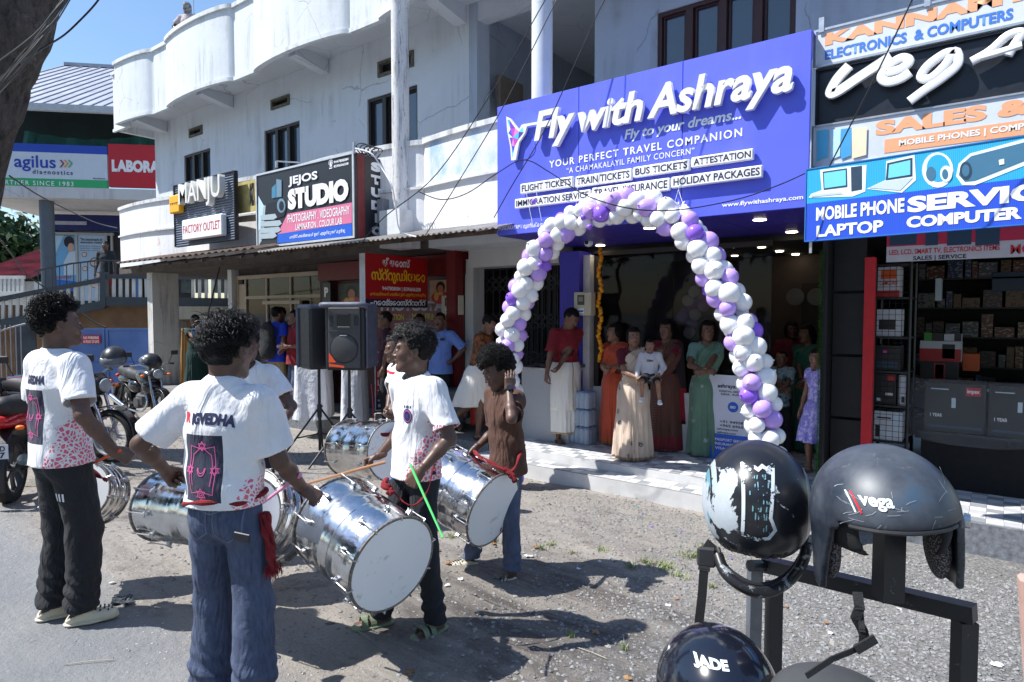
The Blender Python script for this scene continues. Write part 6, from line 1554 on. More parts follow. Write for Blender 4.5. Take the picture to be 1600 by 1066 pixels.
tm_ = lines_mesh([[(x,-.02),(x,.02)]for x in(-.02,0,.02)],.010);tshirt_text(o,tm_,W3,(.10,-.06,.70),dir_local(Rh,face),(0,0,1),dir_local(-Fh,face),.052,.042,name='white_marks')
slippers(sk,t,crocs,'clog')
stick('orange tipped stick in the hand of the leftmost drummer',P(188,704,d=3.3),P(132,730,d=3.5),mat('stick_orange',lin((226,84,30)),.5))
drum('steel drum half hidden in front of the leftmost drummer',P(152,773,d=3.98),P(118,768,d=3.72),.185,roll=.2)
rag([P(128,722,d=3.62),P(140,735,d=3.6),P(155,745,d=3.6),P(165,752,d=3.6)],.02,'red_rag',None,seed=3).update_tag();tag(bpy.context.scene.objects[-1]if False else COL.objects['red_rag'],'torn red rag tied on the drum of the leftmost drummer','rag')
# ---- J : drummer in jeans, from behind
face = RF(.22,1);loc = place(348,2.6,.02)
sk = Skel(1.615,head=(-.12,.02,.0),hw=(to_local(P(464,752,d=2.74),loc,face),to_local(P(268,745,d=2.82),loc,face)),elp=(to_local(P(436,716,d=2.62),loc,face),to_local(P(206,706,d=2.60),loc,face)),feet=((.12,-.02),(-.13,.05)),fyaw=(-.2,.25),broad=1.04,poff=(0,0),hs=1.14)
t,W,c = figure('drummer in dark blue jeans seen from behind with raised elbows and white printed tshirt',loc,face,sk,SK_D,hands=(dict(pose='grip',f=dir_local(RF(.7,.2,-.5),face)),dict(pose='grip')),vox=.006,hvox=.0034)
hair(sk,W,c,'messy',t,.004,3400,2,1.07)
o = tshirt(sk,'tshirt',team_shirt('team_shirt_jeans',1,True,(.985,1.262),(-.105,.075),1.08,.74,c=c),t,.006,hem=.01,collar=navyc,amp=.008,loose=1.06,sleeve=.80,seed=4,infl=.02,hemr=.168)
tshirt_text(o,'R',RTX,(-.094,0,1.330*c),(1,0,.03),(0,0,1),(0,-1,0),.030,.042,.04,curve=.6);tshirt_text(o,'IGVEDHA',NTX,(.024,0,1.330*c),(1,0,-.04),(0,0,1),(0,-1,0),.185,.046,.06,curve=1.0);motif(o,c,(-.014,0,1.115*c),PINK)
k = NT('denim_blue');dn = k.noise(55,5,.7,scale=(1,1,.25));c_ = k.ramp(dn,.3,.72,(.018,.026,.058),(.080,.105,.180));f_ = k.ramp(k.noise(2.2,4,.6,scale=(1,1,.5)),.35,.7);c_ = k.mix(k.math('MULTIPLY',f_,.5),c_,(.10,.13,.21));k.col(c_);k.rough(.9);b = k.bump(k.noise(6,3,.55,scale=(1,1,.35),dist=1.3),.8,.05);b = k.bump(k.noise(18,4,.6,dist=.6),.35,.015,b);k.bump(k.noise(300,2,.5,scale=(1,1,.4)),.25,.001,b);DEN = k.m
o = trousers(sk,'jeans',DEN,t,.0065,top=.09,wid=(.088,.080,.098),ankle=.03,amp=.007,crump=.006,seed=5)
seam = mat('seam_blue',(.13,.16,.26),.9)
pk1 = [[(-.055,.055),(.055,.055),(.052,-.045),(0,-.075),(-.052,-.045),(-.055,.055)]]
for sg in(-1,1):tshirt_text(o,lines_mesh(pk1,.004),seam,(sg*.072,0,.885*c),(1,0,0),(0,0,1),(0,-1,0),.118,.15,name='pocket_seam')
tshirt_text(o,lines_mesh([[(-.13,0),(-.05,-.012),(0,-.03),(.05,-.012),(.13,0)],[(0,-.03),(0,.05)],[(-.13,.045),(.13,.045)]],.005),seam,(0,0,.968*c),(1,0,0),(0,0,1),(0,-1,0),.27,.085,name='yoke_seam')
o2 = MB().bbox((.16,-.148,.84),.07,.010,.035,bev=.003,m=Matrix.Rotation(.12,4,'Y')).build('phone',K_,None);o2.parent = t;o2.name = 'pocket_phone';o2.location = (-.09,.01,.0)
mb = MB();pts = []
for i in range(40):
 a = 2*PI*i/40;pts.append(sk.P0+sk.R*math.cos(a)*(.160+.006*math.sin(5*a))+sk.Fw*math.sin(a)*(.132+.005*math.sin(7*a))+sk.U*(.035+.012*math.cos(a)+.010*math.sin(3*a)))
mb.tube(pts,[.009+.003*math.sin(i*1.1)for i in range(40)],9,closed=True);mb.build('waist_sash',redc,t,smooth=True)
sash = [sk.P0+sk.R*.168+sk.U*(-.03-.0*i)+V3(.01*i,.01,-.055*i)for i in range(5)]
mb = MB()
for q in range(4):mb.tube([p+Vector((.012*math.cos(q*1.7+j*.25),.018*math.sin(q*1.7+j*.2),0))for j,p in enumerate(catm(sash,4))],[.011+.004*math.sin(i*1.1+q)for i in range(17)],7)
for i in range(110):a = V3(RND.uniform(-.022,.022),RND.uniform(-.028,.028),RND.uniform(-.01,.02));mb.tube([sash[-1]+a,sash[-1]+a*1.15+V3(RND.uniform(-.004,.004),0,-RND.uniform(.02,.045))],.0013,4)
mb.build('sash_end',redc,t,smooth=True)
stick('pink stick in the right hand of the drummer in jeans',P(470,742,d=2.68),P(405,790,d=2.95),mat('stick_pink',lin((236,150,190)),.5))
drum('steel drum in front of the drummer in jeans showing at his left',P(255,790,d=3.42),P(392,806,d=3.10),.180,roll=.1)
# ---- N : drummer facing the camera behind the jeans drummer
face = RF(.30,-1);loc = place(384,4.35,-.06)
sk = Skel(1.63,head=(0,.1,0),hw=(to_local(P(395,735,d=4.0),loc,face),to_local(P(436,668,d=4.15),loc,face)),el=((.8,-.4,-.4),(-.8,-.4,-.4)),feet=((.12,0),(-.12,0)))
t,W,c = figure('drummer facing the road half hidden behind the drummer in jeans',loc,face,sk,SK_D,hands=(dict(pose='grip'),dict(pose='grip')),vox=.009,hvox=.005)
face_bits(sk,W,c,t);hair(sk,W,c,'short',t,.006,500,3)
o = tshirt(sk,'tshirt',team_shirt('team_shirt_front',-1,False,c=c),t,.008,hem=-.13,collar=navyc,amp=.006,seed=7)
tshirt_text(o,'181',NTX,(-.07,0,1.27*c),(-1,0,0),(0,0,1),(0,1,0),.05,.014,.02)
o = trousers(sk,'trousers',blackc,t,.010,wid=(.095,.08,.085),crump=.006)
for sg in(-1,1):
 tshirt_text(o,lines_mesh([[(x,-.38),(x,.38)]for x in(-.016,0,.016)],.008),W3,(sg*.1,0,.45),(0,1,0),(0,0,1),(sg,0,0),.042,.74,name='side_stripes')
slippers(sk,t,mat('sandal_brown',(.06,.035,.02),.6),'slide')
drum('steel drum with black fittings right of the blue jeans',P(388,803,d=3.78),P(438,815,d=4.0),.265,roll=.35)
# ---- M : drummer in profile with the big drum
face = RF(-.74,-.67);loc = place(648,3.42,0)
T3 = lambda u,v,d:to_local(P(u,v,d=d),loc,face)
a1 = T3(580,962,3.42);a2 = T3(672,988,3.38)
sk = Skel(1.585,head=(-.60,.02,0),hw=(T3(592,712,3.62),T3(655,738,3.16)),el=((.3,-.6,-.8),(-.55,-.5,-.7)),feet=((a1[0],a1[1]-.06),(a2[0],a2[1]-.04)),fyaw=(-.3,.12),broad=1.0,lean=-.03,poff=(0,0))
t,W,c = figure('drummer in profile with the biggest drum wearing white tshirt black jeans and green sandals',loc,face,sk,SK_D,hands=(dict(pose='grip',f=dir_local(RF(-.9,-.1,-.3),face),n=dir_local(RF(0,.3,1),face)),dict(pose='grip',f=dir_local(RF(-.55,-.1,-.8),face),n=dir_local(RF(-.2,-1,.2),face))),vox=.006,hvox=.0032)
face_bits(sk,W,c,t,vox=.0022);hair(sk,W,c,'messy',t,.004,3000,5,1.07)
o = tshirt(sk,'tshirt',team_shirt('team_shirt_profile',-1,False,ztop=1.22,z0f=.82,c=c),t,.006,hem=-.06,collar=navyc,amp=.007,seed=9,loose=1.02,sleeve=.80)
bd = [flat('badge_a',(40,42,84)),flat('badge_b',(206,110,170)),flat('badge_c',(40,60,130))]
for r_,m_,off in((.030,bd[0],.0),(.024,bd[1],.0012),(.020,bd[0],.0024),(.011,bd[2],.0036)):
 b_ = tshirt_text(o,'O',m_,(-.075,0,1.255*c),(-1,0,0),(0,0,1),(0,1,0),r_*2,r_*2.5,.0,name='badge')if False else None
def disc_mesh(n=28):
 me = bpy.data.meshes.new('d');me.from_pydata([(0,0,0)]+[(.5*math.cos(2*PI*i/n)*q/3,.5*math.sin(2*PI*i/n)*q/3,0)for q in(1,2,3)for i in range(n)],[],[(0,1+i,1+(i+1)%n)for i in range(n)]+[(1+q*n+i,1+(q+1)*n+i,1+(q+1)*n+(i+1)%n,1+q*n+(i+1)%n)for q in(0,1)for i in range(n)]);me.update();return me
for i_,(r_,m_)in enumerate(((.030,bd[0]),(.025,bd[1]),(.021,bd[0]),(.010,bd[2]))):
 b_ = tshirt_text(o,disc_mesh(),m_,(-.066,0,1.245*c),(-1,0,0),(0,0,1),(0,1,0),r_*1.9,r_*2.5,name='badge')
 for v in b_.data.vertices:v.co.y += .0008*i_
tshirt_text(o,'181',NTX,(-.066,0,1.297*c),(-1,0,0),(0,0,1),(0,1,0),.045,.014,.02)
trousers(sk,'jeans',cloth('denim_black',(.016,.018,.024),.8),t,.0075,top=.05,wid=(.088,.066,.064),ankle=.06,crump=.007,seed=3,amp=.005)
slippers(sk,t,mat('sandal_sage',lin((118,130,104)),.55,var=.15,dirt=.3),'slide')
dA_ = P(614,882,d=2.97);dB_ = P(524,812,d=3.30)
bd_,Md = drum('biggest steel drum with its pale skin turned to the camera',dA_,dB_,.232,roll=.25)
rag([P(604,750,d=3.28),P(598,758,d=3.2),P(612,765,d=3.18),P(606,772,d=3.16)],.022,'knotted_rag',bd_,seed=5,n=5)
rag([P(600,752,d=3.3),P(640,790,d=3.22),P(666,770,d=3.25),P(676,735,d=3.3),P(682,722,d=3.4)],.010,'strap',bd_,seed=6,n=2)
stick('brown wooden stick held out over the big drum',P(602,722,d=3.55),P(476,757,d=3.35),mat('stick_brown',lin((176,128,92)),.6),.009)
stick('green plastic stick in the near hand of the profile drummer',P(641,726,d=3.10),P(692,840,d=2.92),mat('stick_green',lin((100,220,120)),.4),.0065)
stick('thin blue stick behind the big drum',P(604,752,d=3.9),P(690,712,d=4.1)if False else P(640,738,d=3.7),mat('stick_blue',lin((70,110,210)),.4),.005)
# ---- Br : drummer in the brown t-shirt
face = RF(-.86,-.50);loc = place(792,4.42,-.14)
T4 = lambda u,v,d:to_local(P(u,v,d=d),loc,face)
a1 = T4(722,872,4.5);a2 = T4(797,888,4.30)
sk = Skel(1.53,head=(-.05,.38,.06),hw=(T4(742,702,4.45),T4(795,608,4.20)),el=((.2,-.6,-.8),(-.2,-.2,-1)),feet=((a1[0],a1[1]-.05),(a2[0],a2[1]-.02)),fyaw=(-.15,.25),lean=.05,broad=1.06,hs=1.14)
t,W,c = figure('drummer in brown tshirt holding his hand to his ear beside his drum',loc,face,sk,SK_D,hands=(dict(pose='relax',f=dir_local(RF(-.5,0,-.8),face)),dict(pose='relax',f=dir_local(RF(.10,.1,1),face),n=dir_local(RF(.2,-1,0),face))),vox=.007,hvox=.0036)
face_bits(sk,W,c,t);hair(sk,W,c,'curly',t,.0045,3400,6,1.24)
tshirt(sk,'tshirt',cloth('tshirt_brown',lin((84,56,44)),.9),t,.0065,hem=-.13,amp=.008,seed=3,loose=1.0,sleeve=.85)
trousers(sk,'jeans',cloth('denim_grey',lin((88,98,122)),.8,c2=lin((62,72,98))),t,.0085,wid=(.088,.068,.068),ankle=.12,crump=.005)
slippers(sk,t,crocs,'clog')
mb = MB();d_ = nrm(sk.wr[1]-sk.el[1]);q = sk.wr[1]-d_*.012;xx = nrm(np.cross(d_,V3(0,1,0)));yy_ = np.cross(d_,xx)
mb.tube([q+(xx*math.cos(a*.5236)+yy_*math.sin(a*.5236))*.027 for a in range(12)],.008,6,closed=True);vv = dir_local(RF(.15,-1,0),face);vv = nrm(vv-d_*(vv@d_));mb.tube([q+vv*.024,q+vv*.040],.020,16);mb.build('wrist_watch',K_,t,smooth=True,sharp=30)
bd_,Md = drum('steel drum carried by the drummer in brown',P(771,797,d=4.16),P(694,752,d=4.42),.253,roll=.1)
rag([P(740,705,d=4.35),P(760,720,d=4.2),P(790,735,d=4.15),P(802,735,d=4.15),P(812,715,d=4.3),P(818,695,d=4.4)],.022,'strap',bd_,seed=8,n=3)
rag([P(788,732,d=4.14),P(800,742,d=4.12),P(806,752,d=4.12)],.03,'strap_knot',bd_,seed=9,n=4)
rag([P(778,820,d=4.3),P(772,845,d=4.3)],.03,'rag_end',bd_,seed=2,n=2)
# ---- K : drummer hidden behind the profile drummer
face = RF(-.8,-.35);loc = place(624,5.9,-.2)
sk = Skel(1.66,head=(0,.1,0),hw=(to_local(P(600,668,d=5.5),loc,face),to_local(P(605,672,d=5.6),loc,face)),el=((.5,-.6,-.6),(-.5,-.6,-.6)),feet=((.12,0),(-.12,0)))
t,W,c = figure('drummer mostly hidden behind the profile drummer with a red striped white sleeve',loc,face,sk,SK_D,hands=(dict(pose='grip'),dict(pose='grip')),vox=.010,hvox=.006)
hair(sk,W,c,'short',t,.008,300,7)
k = NT('shirt_white_red');zz_ = k.sep()[2];c_ = k.mix(k.math('MAXIMUM',k.box(zz_,1.335,1.36),k.box(zz_,1.05,1.075)),(.75,.75,.77),(.5,.03,.05));k.col(c_);k.rough(.9);k.bump(k.noise(8,3,.5,dist=1.),.6,.04)
tshirt(sk,'tshirt',k.m,t,.009,amp=.007,loose=1.02);trousers(sk,'trousers',blackc,t,.011)
bd_,Md = drum('steel drum farthest back below the speaker stands',P(612,705,d=5.35),P(545,700,d=5.75),.25,roll=.3)
rag([P(600,668,d=5.35),P(590,676,d=5.3),P(606,680,d=5.3),P(626,668,d=5.4)],.03,'red_rag',bd_,seed=12,n=4)
# ================================================================== BYSTANDERS
GRP = 'people watching from the shop fronts'
def sari(sk,t,m,blouse,border=None,z0=.02,pallu=None,cnt=13,amp=.09,r0=(.20,.175),seed=1,vox=.010):
 c = sk.sc;o = tshirt(sk,'blouse',blouse,t,vox,hem=.17,sleeve=.72,amp=.003,infl=.008,loose=.94,neck=.075,seed=seed)
 skirt(sk,'sari_skirt',m,t,z0=z0,r0=r0,r1=(.158,.125),amp=amp,cnt=cnt)
 P0,U,R_,F_ = sk.P0,sk.U,sk.R,sk.Fw;N = sk.N;ls = sk.sh[1]
 pts = []
 key = [(P0+R_*.17*c+F_*.05*c-U*.02*c,U*.26*c,R_*.8+F_*.6),(P0+R_*.09*c+F_*.145*c+U*.10*c,(U*.9+R_*.35)*.32*c,F_),(sk.chest+F_*.160*c-R_*.005*c-U*.05*c,(U*.75+R_*.65)*.34*c,F_),(sk.chest+F_*.158*c-R_*.06*c+U*.05*c,(U*.45+R_*.85)*.30*c,F_),(ls+R_*.050*c+F_*.075*c+U*.040*c,R_*.19*c+U*.04*c,U*.7+F_),(ls+R_*.045*c+U*.080*c,R_*.17*c,U),(ls+R_*.04*c-F_*.08*c+U*.035*c,R_*.18*c,-F_+U*.4),(sk.chest-F_*.140*c-R_*.08*c,R_*.24*c,-F_),(P0-F_*.165*c-R_*.06*c,R_*.27*c,-F_),(P0-F_*.19*c-R_*.05*c-U*.35*c,R_*.30*c,-F_)]
 for a,b in zip(key,key[1:]):
  for q in range(5):
   u = q/5;pts.append(tuple(x*(1-u)+y*u for x,y in zip(a,b)))
 pts.append(key[-1])
 shell_band(sk,'pallu',pallu or m,t,pts,0,th=.004,wave=.006,cnt=5,seed=seed)
 return o
def saricloth(name,c,border=None,zb=.09,motif_=None,stripes=None):
 k = NT(name);Z_ = k.sep()[2];cc = k.ramp(k.noise(6,5,.6),.3,.7,tuple(x*.8 for x in c),c)
 if motif_ is not None:
  v = k.n('ShaderNodeTexVoronoi');v.inputs['Scale'].default_value = 6.5;k.l(k.coord(),v.inputs['Vector']);f = k.math('MULTIPLY',k.math('LESS_THAN',v.outputs['Distance'],.20),k.math('GREATER_THAN',k.noise(60,3,.7),.46));cc = k.mix(f,cc,motif_)
 if stripes is not None:
  wv = k.n('ShaderNodeTexWave',wave_type='BANDS',bands_direction='DIAGONAL');wv.inputs['Scale'].default_value = 22;k.l(k.coord(),wv.inputs[0]);cc = k.mix(k.math('GREATER_THAN',wv.outputs[1],.6),cc,stripes)
 if border is not None:cc = k.mix(k.math('LESS_THAN',Z_,zb),cc,border)
 k.col(cc);k.rough(.62);k.b.inputs['Sheen Weight'].default_value = .3;b = k.bump(k.noise(5,3,.55,scale=(1.6,1.6,.2)),.8,.05);k.bump(k.noise(22,4,.6,scale=(1.2,1.2,.4)),.3,.01,b);return k.m
def bangles(sk,t,i,n=2):
 mb = MB();d = nrm(sk.wr[i]-sk.el[i]);x = nrm(np.cross(d,V3(0.1,1,.2)));y = np.cross(d,x)
 for q in range(n):ce = sk.wr[i]-d*(.02+.012*q);mb.tube([ce+(x*math.cos(a*.5236)+y*math.sin(a*.5236))*.027*sk.sc for a in range(12)],.003,5,closed=True)
 mb.build('bangle',mat('gold',(.62,.40,.10),.3,metal=.9),t,smooth=True)
VO = .0105
def who(label,u,v,d,face,skin,h,hands=(None,None),hairk='short',fb=None,female=False,z=0.,**sk_kw):
 global loc
 loc = place(u,d,z);s = Skel(h,**sk_kw)
 t,W,c = figure(label,loc,face,s,skin,hands=hands,vox=VO,hvox=.0055,group=GRP)
 if fb is not None:face_bits(s,W,c,t,**fb)
 hair(s,W,c,hairk,t,.007,0,int(u))
 return t,s,W,c
def tl(u,v,d,face,u0,d0,z=0.):return to_local(P(u,v,d=d),place(u0,d0,z),face)
f_ = RF(.35,-.94)
t,s,W,c = who('man in maroon shirt and white mundu looking down beside the blue pillar',884,690,8.35,f_,SK_M,1.74,(dict(pose='fold'),dict(pose='fold')),'short',dict(moustache=True),head=(-.35 if False else.55,.62,0),hw=(tl(852,596,8.1,f_,884,8.35),tl(858,600,8.05,f_,884,8.35)),el=((.7,-.5,-.4),(-.7,-.5,-.4)),lean=.06)
tshirt(s,'shirt',cloth('shirt_maroon',lin((128,24,38)),.7),t,.009,hem=-.16,sleeve=.85,amp=.006,loose=1.05,seed=2)
k = NT('mundu_white');k.col((.74,.72,.66));zz_ = k.sep();k.col(k.mix(k.math('MAXIMUM',k.box(zz_[2],.135,.150),k.math('MULTIPLY',k.box(zz_[0],-.03,-.015),k.math('GREATER_THAN',zz_[2],.45))),(.74,.72,.67),(.45,.30,.10)));k.rough(.85);b = k.bump(k.noise(4,3,.5,scale=(1.8,1.8,.25),dist=.8),.8,.06);k.bump(k.noise(18,4,.6),.3,.01,b);MUN = k.m
skirt(s,'mundu',MUN,t,z0=.13,r0=(.19,.15),r1=(.155,.125),amp=.07,cnt=7);skirt(s,'mundu_fold',MUN,t,z0=.42,r0=(.20,.165),r1=(.16,.13),amp=.05,cnt=5,nz=12)
slippers(s,t,mat('sandal_brown'),'flip',m2=mat('strap_brown',(.05,.03,.02),.6))
f_ = RF(-.55,-.55)
t,s,W,c = who('woman in orange sari looking left behind the woman in cream',962,690,8.2,f_,SK_L,1.53,(dict(pose='fold'),dict(pose='fold')),'bun',dict(bindi=False),head=(-.45,0,0),hw=(tl(945,578,8.0,f_,962,8.2),tl(952,574,7.95,f_,962,8.2)),el=((.7,-.5,-.4),(-.7,-.5,-.4)),broad=.92)
SO = saricloth('sari_orange',lin((196,70,28)),lin((176,84,20)),.11);sari(s,t,SO,cloth('blouse_orange',lin((178,60,30))),cnt=11,r0=(.22,.20));bangles(s,t,0)
f_ = RF(-.25,-.95)
t,s,W,c = who('woman in maroon sari with a black and red shawl covering her mouth',1042,700,7.85,f_,SK_M,1.58,(dict(pose='fold',f=dir_local(RF(-.2,0,1),f_),n=dir_local(RF(0,-1,0),f_)),dict(pose='relax')),'bun',dict(),head=(-.35,.05,0),hw=(tl(1033,556,7.55,f_,1042,7.85),tl(1020,596,7.45,f_,1042,7.85)),el=((-.1,0,-1),(-.6,-.3,-.6)),broad=.94)
SMm = saricloth('sari_maroon',lin((70,34,28)),lin((120,14,30)),.2,stripes=lin((110,60,40)));sari(s,t,SMm,cloth('blouse_maroon',lin((120,16,40))),cnt=9,r0=(.22,.19));bangles(s,t,0)
k = NT('shawl_black_red');zz_ = k.sep()[2];k.col(k.mix(k.box(zz_,.38,.78),(.022,.012,.02),lin((150,18,44))));k.rough(.8);k.bump(k.noise(5,3,.5,scale=(2,2,.3)),.6,.04)
pts = [(s.sh[1]+V3(0,.06,.04)+V3(-.04*i*.1,.02,-.11*i),s.R*(.12+.008*i),s.Fw*.7-s.R*.7)for i in range(10)];shell_band(s,'shawl',k.m,t,pts,0,cnt=4,wave=.01)
f_ = RF(-.12,-1)
t,s,W,c = who('woman in cream sari and maroon blouse holding a small child',990,718,7.38,f_,SK_L,1.50,(dict(pose='flat',f=dir_local(RF(1,-.2,.1),f_),n=dir_local(RF(0,-1,.3),f_)),dict(pose='flat',f=dir_local(RF(-1,-.3,.0),f_),n=dir_local(RF(0,-1,.3),f_))),'bun',dict(glasses=True),head=(.12,.0,.04),hw=(tl(1000,592,7.12,f_,990,7.38),tl(1028,594,7.15,f_,990,7.38)),el=((.9,-.1,-.6),(-.8,-.1,-.6)),broad=1.0)
SC_ = saricloth('sari_cream',lin((214,192,172)),lin((190,150,120)),.05,motif_=(.06,.07,.10));sari(s,t,SC_,cloth('blouse_wine',lin((90,18,36))),cnt=15,amp=.13,r0=(.235,.18));bangles(s,t,0)
skirt(s,'sari_pleats',SC_,t,z0=.015,r0=(.13,.10),r1=(.07,.05),amp=.22,cnt=12,off=(.02,.12),nz=16,nu=96)
f_ = RF(-.25,-1);lc = place(1016,7.12,1.7-(640-488)*7.12/1000);
sk = Skel(.86,head=(.0,.1,.05),hw=(None,V3(-.10,.10,.40)),pel=.10,el=((.6,-.6,-.5),(-.6,-.5,-.5)),feet=((.08,.12),(-.11,.14)),fz=(.10,.08),knee=(0,1,.6),broad=1.15)
t,W,c = figure('small child in white top and dark shorts carried by the woman in cream',lc,f_,sk,SK_L,hands=(dict(pose='relax'),dict(pose='relax')),vox=.007,hvox=.0045,group=GRP,child=True)
hair(sk,W,c,'child',t,.005,0,3);face_bits(sk,W,c,t)
o = tshirt(sk,'top',cloth('kid_white',(.55,.55,.60)),t,.006,hem=-.10,long_=True,amp=.003,loose=1.05,infl=.008);tshirt_text(o,'OSH',K_,(0,0,.66*c*1.0 if False else sk.chest[2]),(-1,0,0),(0,0,1),(0,1,0),.07,.025,.05)
f = Field();
for i in(0,1):f.cap(sk.hip[i],sk.kn[i]*.75+sk.hip[i]*.25,.05,.045,.02)
f.cap(sk.P0-V3(0,0,.01),sk.P0+V3(0,0,.06),.075,.07,.03);obj('shorts',mesh_np('shorts',*f.mesh(.006)),cloth('kid_black',(.012,.012,.015)),t);slippers(sk,t,flat('sneaker_white',(225,225,228)),'shoe')
f_ = RF(-.10,-1)
t,s,W,c = who('woman in sage green sari with glasses and folded arms under the arch',1104,712,7.55,f_,SK_M,1.57,(dict(pose='fold',f=dir_local(RF(.9,-.3,-.1),f_)),dict(pose='fold',f=dir_local(RF(-.9,-.3,-.2),f_))),'bun',dict(glasses=True),head=(.1,.0,0),hw=(tl(1104,580,7.25,f_,1104,7.55),tl(1098,584,7.2,f_,1104,7.55)),el=((.95,-.2,-.5),(-.95,-.2,-.5)),broad=1.02)
SG = saricloth('sari_sage',lin((98,134,112)),None,motif_=(.36,.44,.40));sari(s,t,SG,cloth('blouse_sage',lin((120,160,150))),cnt=10,amp=.11,r0=(.215,.185));bangles(s,t,1)
f_ = RF(-.7,-.7)
t,s,W,c = who('boy in pale blue printed shirt peeping out behind the balloon arch',1222,720,7.6,f_,SK_L,1.22,(dict(pose='fold'),dict(pose='fold')),'child',dict(),head=(.1,0,0),hw=(tl(1225,610,7.4,f_,1222,7.6),tl(1215,612,7.35,f_,1222,7.6)),broad=1.0,hs=1.15)
k = NT('shirt_palm_print');k.col(k.mix(k.ramp(k.noise(26,5,.7),.52,.58),(.34,.46,.50),(.04,.10,.14)));k.rough(.8);tshirt(s,'shirt',k.m,t,.009,amp=.004);trousers(s,'trousers',cloth('trouser_charcoal',(.03,.03,.035)),t,.011)
f_ = RF(-.80,-.45)
t,s,W,c = who('woman in deep green sari watching beside the partition',1262,716,7.8,f_,SK_M,1.52,(dict(pose='fold'),dict(pose='fold')),'bun',dict(),head=(-.15,.0,0),hw=(tl(1255,612,7.5,f_,1262,7.8),tl(1250,610,7.45,f_,1262,7.8)),el=((.7,-.5,-.4),(-.7,-.5,-.4)),broad=1.02)
SD = saricloth('sari_deep_green',lin((18,98,76)));sari(s,t,SD,cloth('blouse_deep_green',lin((16,84,66))),cnt=10,amp=.1,r0=(.21,.18));bangles(s,t,0)
f_ = RF(-.2,-1)
t,s,W,c = who('woman in dark pink top standing in the dark doorway',1236,700,8.6,f_,SK_D,1.55,(None,None),'bun',dict(),broad=1.0)
tshirt(s,'top',cloth('top_dark_pink',lin((120,30,60))),t,.011);skirt(s,'skirt',cloth('skirt_dark',(.02,.02,.03)),t)
f_ = RF(-.9,-.3);pg = P(1272,742,z=0);dg_ = (pg-Vector((0,0,1.7))).dot(Vector((Fh.x,Fh.y,0)))
t,s,W,c = who('girl in violet printed dress half hidden by the green garland',1280,742,dg_,f_,SK_L,1.30,(None,None),'bun',dict(),head=(.0,.05,0),broad=.95,hs=1.12)
k = NT('dress_violet');k.col(k.mix(k.ramp(k.noise(30,5,.7),.50,.56),lin((148,140,226)),lin((206,200,240))));k.rough(.75);k.bump(k.noise(6,3,.5,scale=(2,2,.2)),.6,.04);DV = k.m
tshirt(s,'dress_top',DV,t,.010,hem=.04,loose=.95,infl=.010,sleeve=.5);skirt(s,'dress_skirt',DV,t,z0=.36,r0=(.26,.24),r1=(.115,.095),amp=.12,cnt=12)
f_ = RF(.88,-.30)
t,s,W,c = who('man in brown shirt and knee length white mundu stepping up on the pavement',748,680,8.6,f_,SK_M,1.66,(dict(pose='relax'),dict(pose='relax')),'short',dict(moustache=True),z=0,head=(.05,.42,0),lean=.16,hw=(tl(775,602,8.3,f_,748,8.6),tl(765,605,8.7,f_,748,8.6)),feet=((.08,.02),(-.08,-.40)),fz=(0,.16),heel=(0,.9),broad=1.05)
k = NT('shirt_brown_pattern');k.col(k.mix(k.ramp(k.noise(18,5,.7,dist=1),.48,.54),lin((140,78,34)),lin((36,26,24))));k.rough(.75);k.bump(k.noise(8,3,.5),.5,.04);tshirt(s,'shirt',k.m,t,.009,hem=-.04,sleeve=.95,loose=1.05)
skirt(s,'mundu',MUN,t,z0=.44,r0=(.24,.26),r1=(.15,.12),amp=.06,cnt=6,off=(0,.05));slippers(s,t,mat('sandal_brown'),'flip',m2=mat('strap_brown'))
f_ = RF(-.15,-1)
t,s,W,c = who('man in light blue shirt with a hand on his hip',688,660,9.6,f_,SK_M,1.66,(None,dict(pose='fold')),'short',dict(moustache=True),head=(-.1,0,0),hw=(None,V3(-.20,.06,.98)),el=((.5,-.8,-.3),(-1,-.1,-.1)),broad=1.1)
tshirt(s,'shirt',cloth('shirt_light_blue',lin((118,150,222)),.6),t,.009,hem=-.14,sleeve=.98,loose=1.06,seed=3);trousers(s,'trousers',blackc,t,.011)
o = MB().bbox((-.07,.145,1.30),.07,.01,.035,bev=.003).build('phone',K_,t)
t,s,W,c = who('man with moustache in dark shirt looking left by the red sign',604,650,9.7,RF(-.95,-.2),SK_M,1.68,(None,None),'short',dict(moustache=True,glasses=True),broad=1.05)
tshirt(s,'shirt',cloth('shirt_plum',lin((60,22,40))),t,.010,sleeve=.95);trousers(s,'trousers',blackc,t,.011)
t,s,W,c = who('dark haired man between the red panel and the man in blue',656,650,9.9,RF(.3,-.9),SK_D,1.64,(None,None),'short',dict(),broad=1.05)
tshirt(s,'shirt',_M['shirt_plum']if 'shirt_plum'in _M else blackc,t,.010,sleeve=.95);trousers(s,'trousers',blackc,t,.011)
f_ = RF(.15,-1)
t,s,W,c = who('woman in dark green dress photographing with her phone',306,600,12.6,f_,SK_M,1.62,(dict(pose='grip'),dict(pose='fold')),'bun',dict(),z=0,head=(0,.05,0),hw=(tl(305,528,12.2,f_,306,12.6),tl(320,548,12.25,f_,306,12.6)),el=((.5,-.1,-1),(-.6,-.1,-.6)))
DG = cloth('dress_dark_green',lin((12,48,44)),.6);tshirt(s,'dress_top',DG,t,.011,hem=-.1,sleeve=.8);skirt(s,'dress_skirt',DG,t,z0=.12,r0=(.24,.2),cnt=9)
TN = cloth('dupatta_tan',lin((190,140,84)),.6)
pts = [(s.sh[0]+V3(.02+.01*i,.02-.01*i,.06-.12*i*.9),s.R*.16,s.R*.3-s.Fw)for i in range(11)];shell_band(s,'dupatta',TN,t,pts,0,cnt=3,wave=.012)
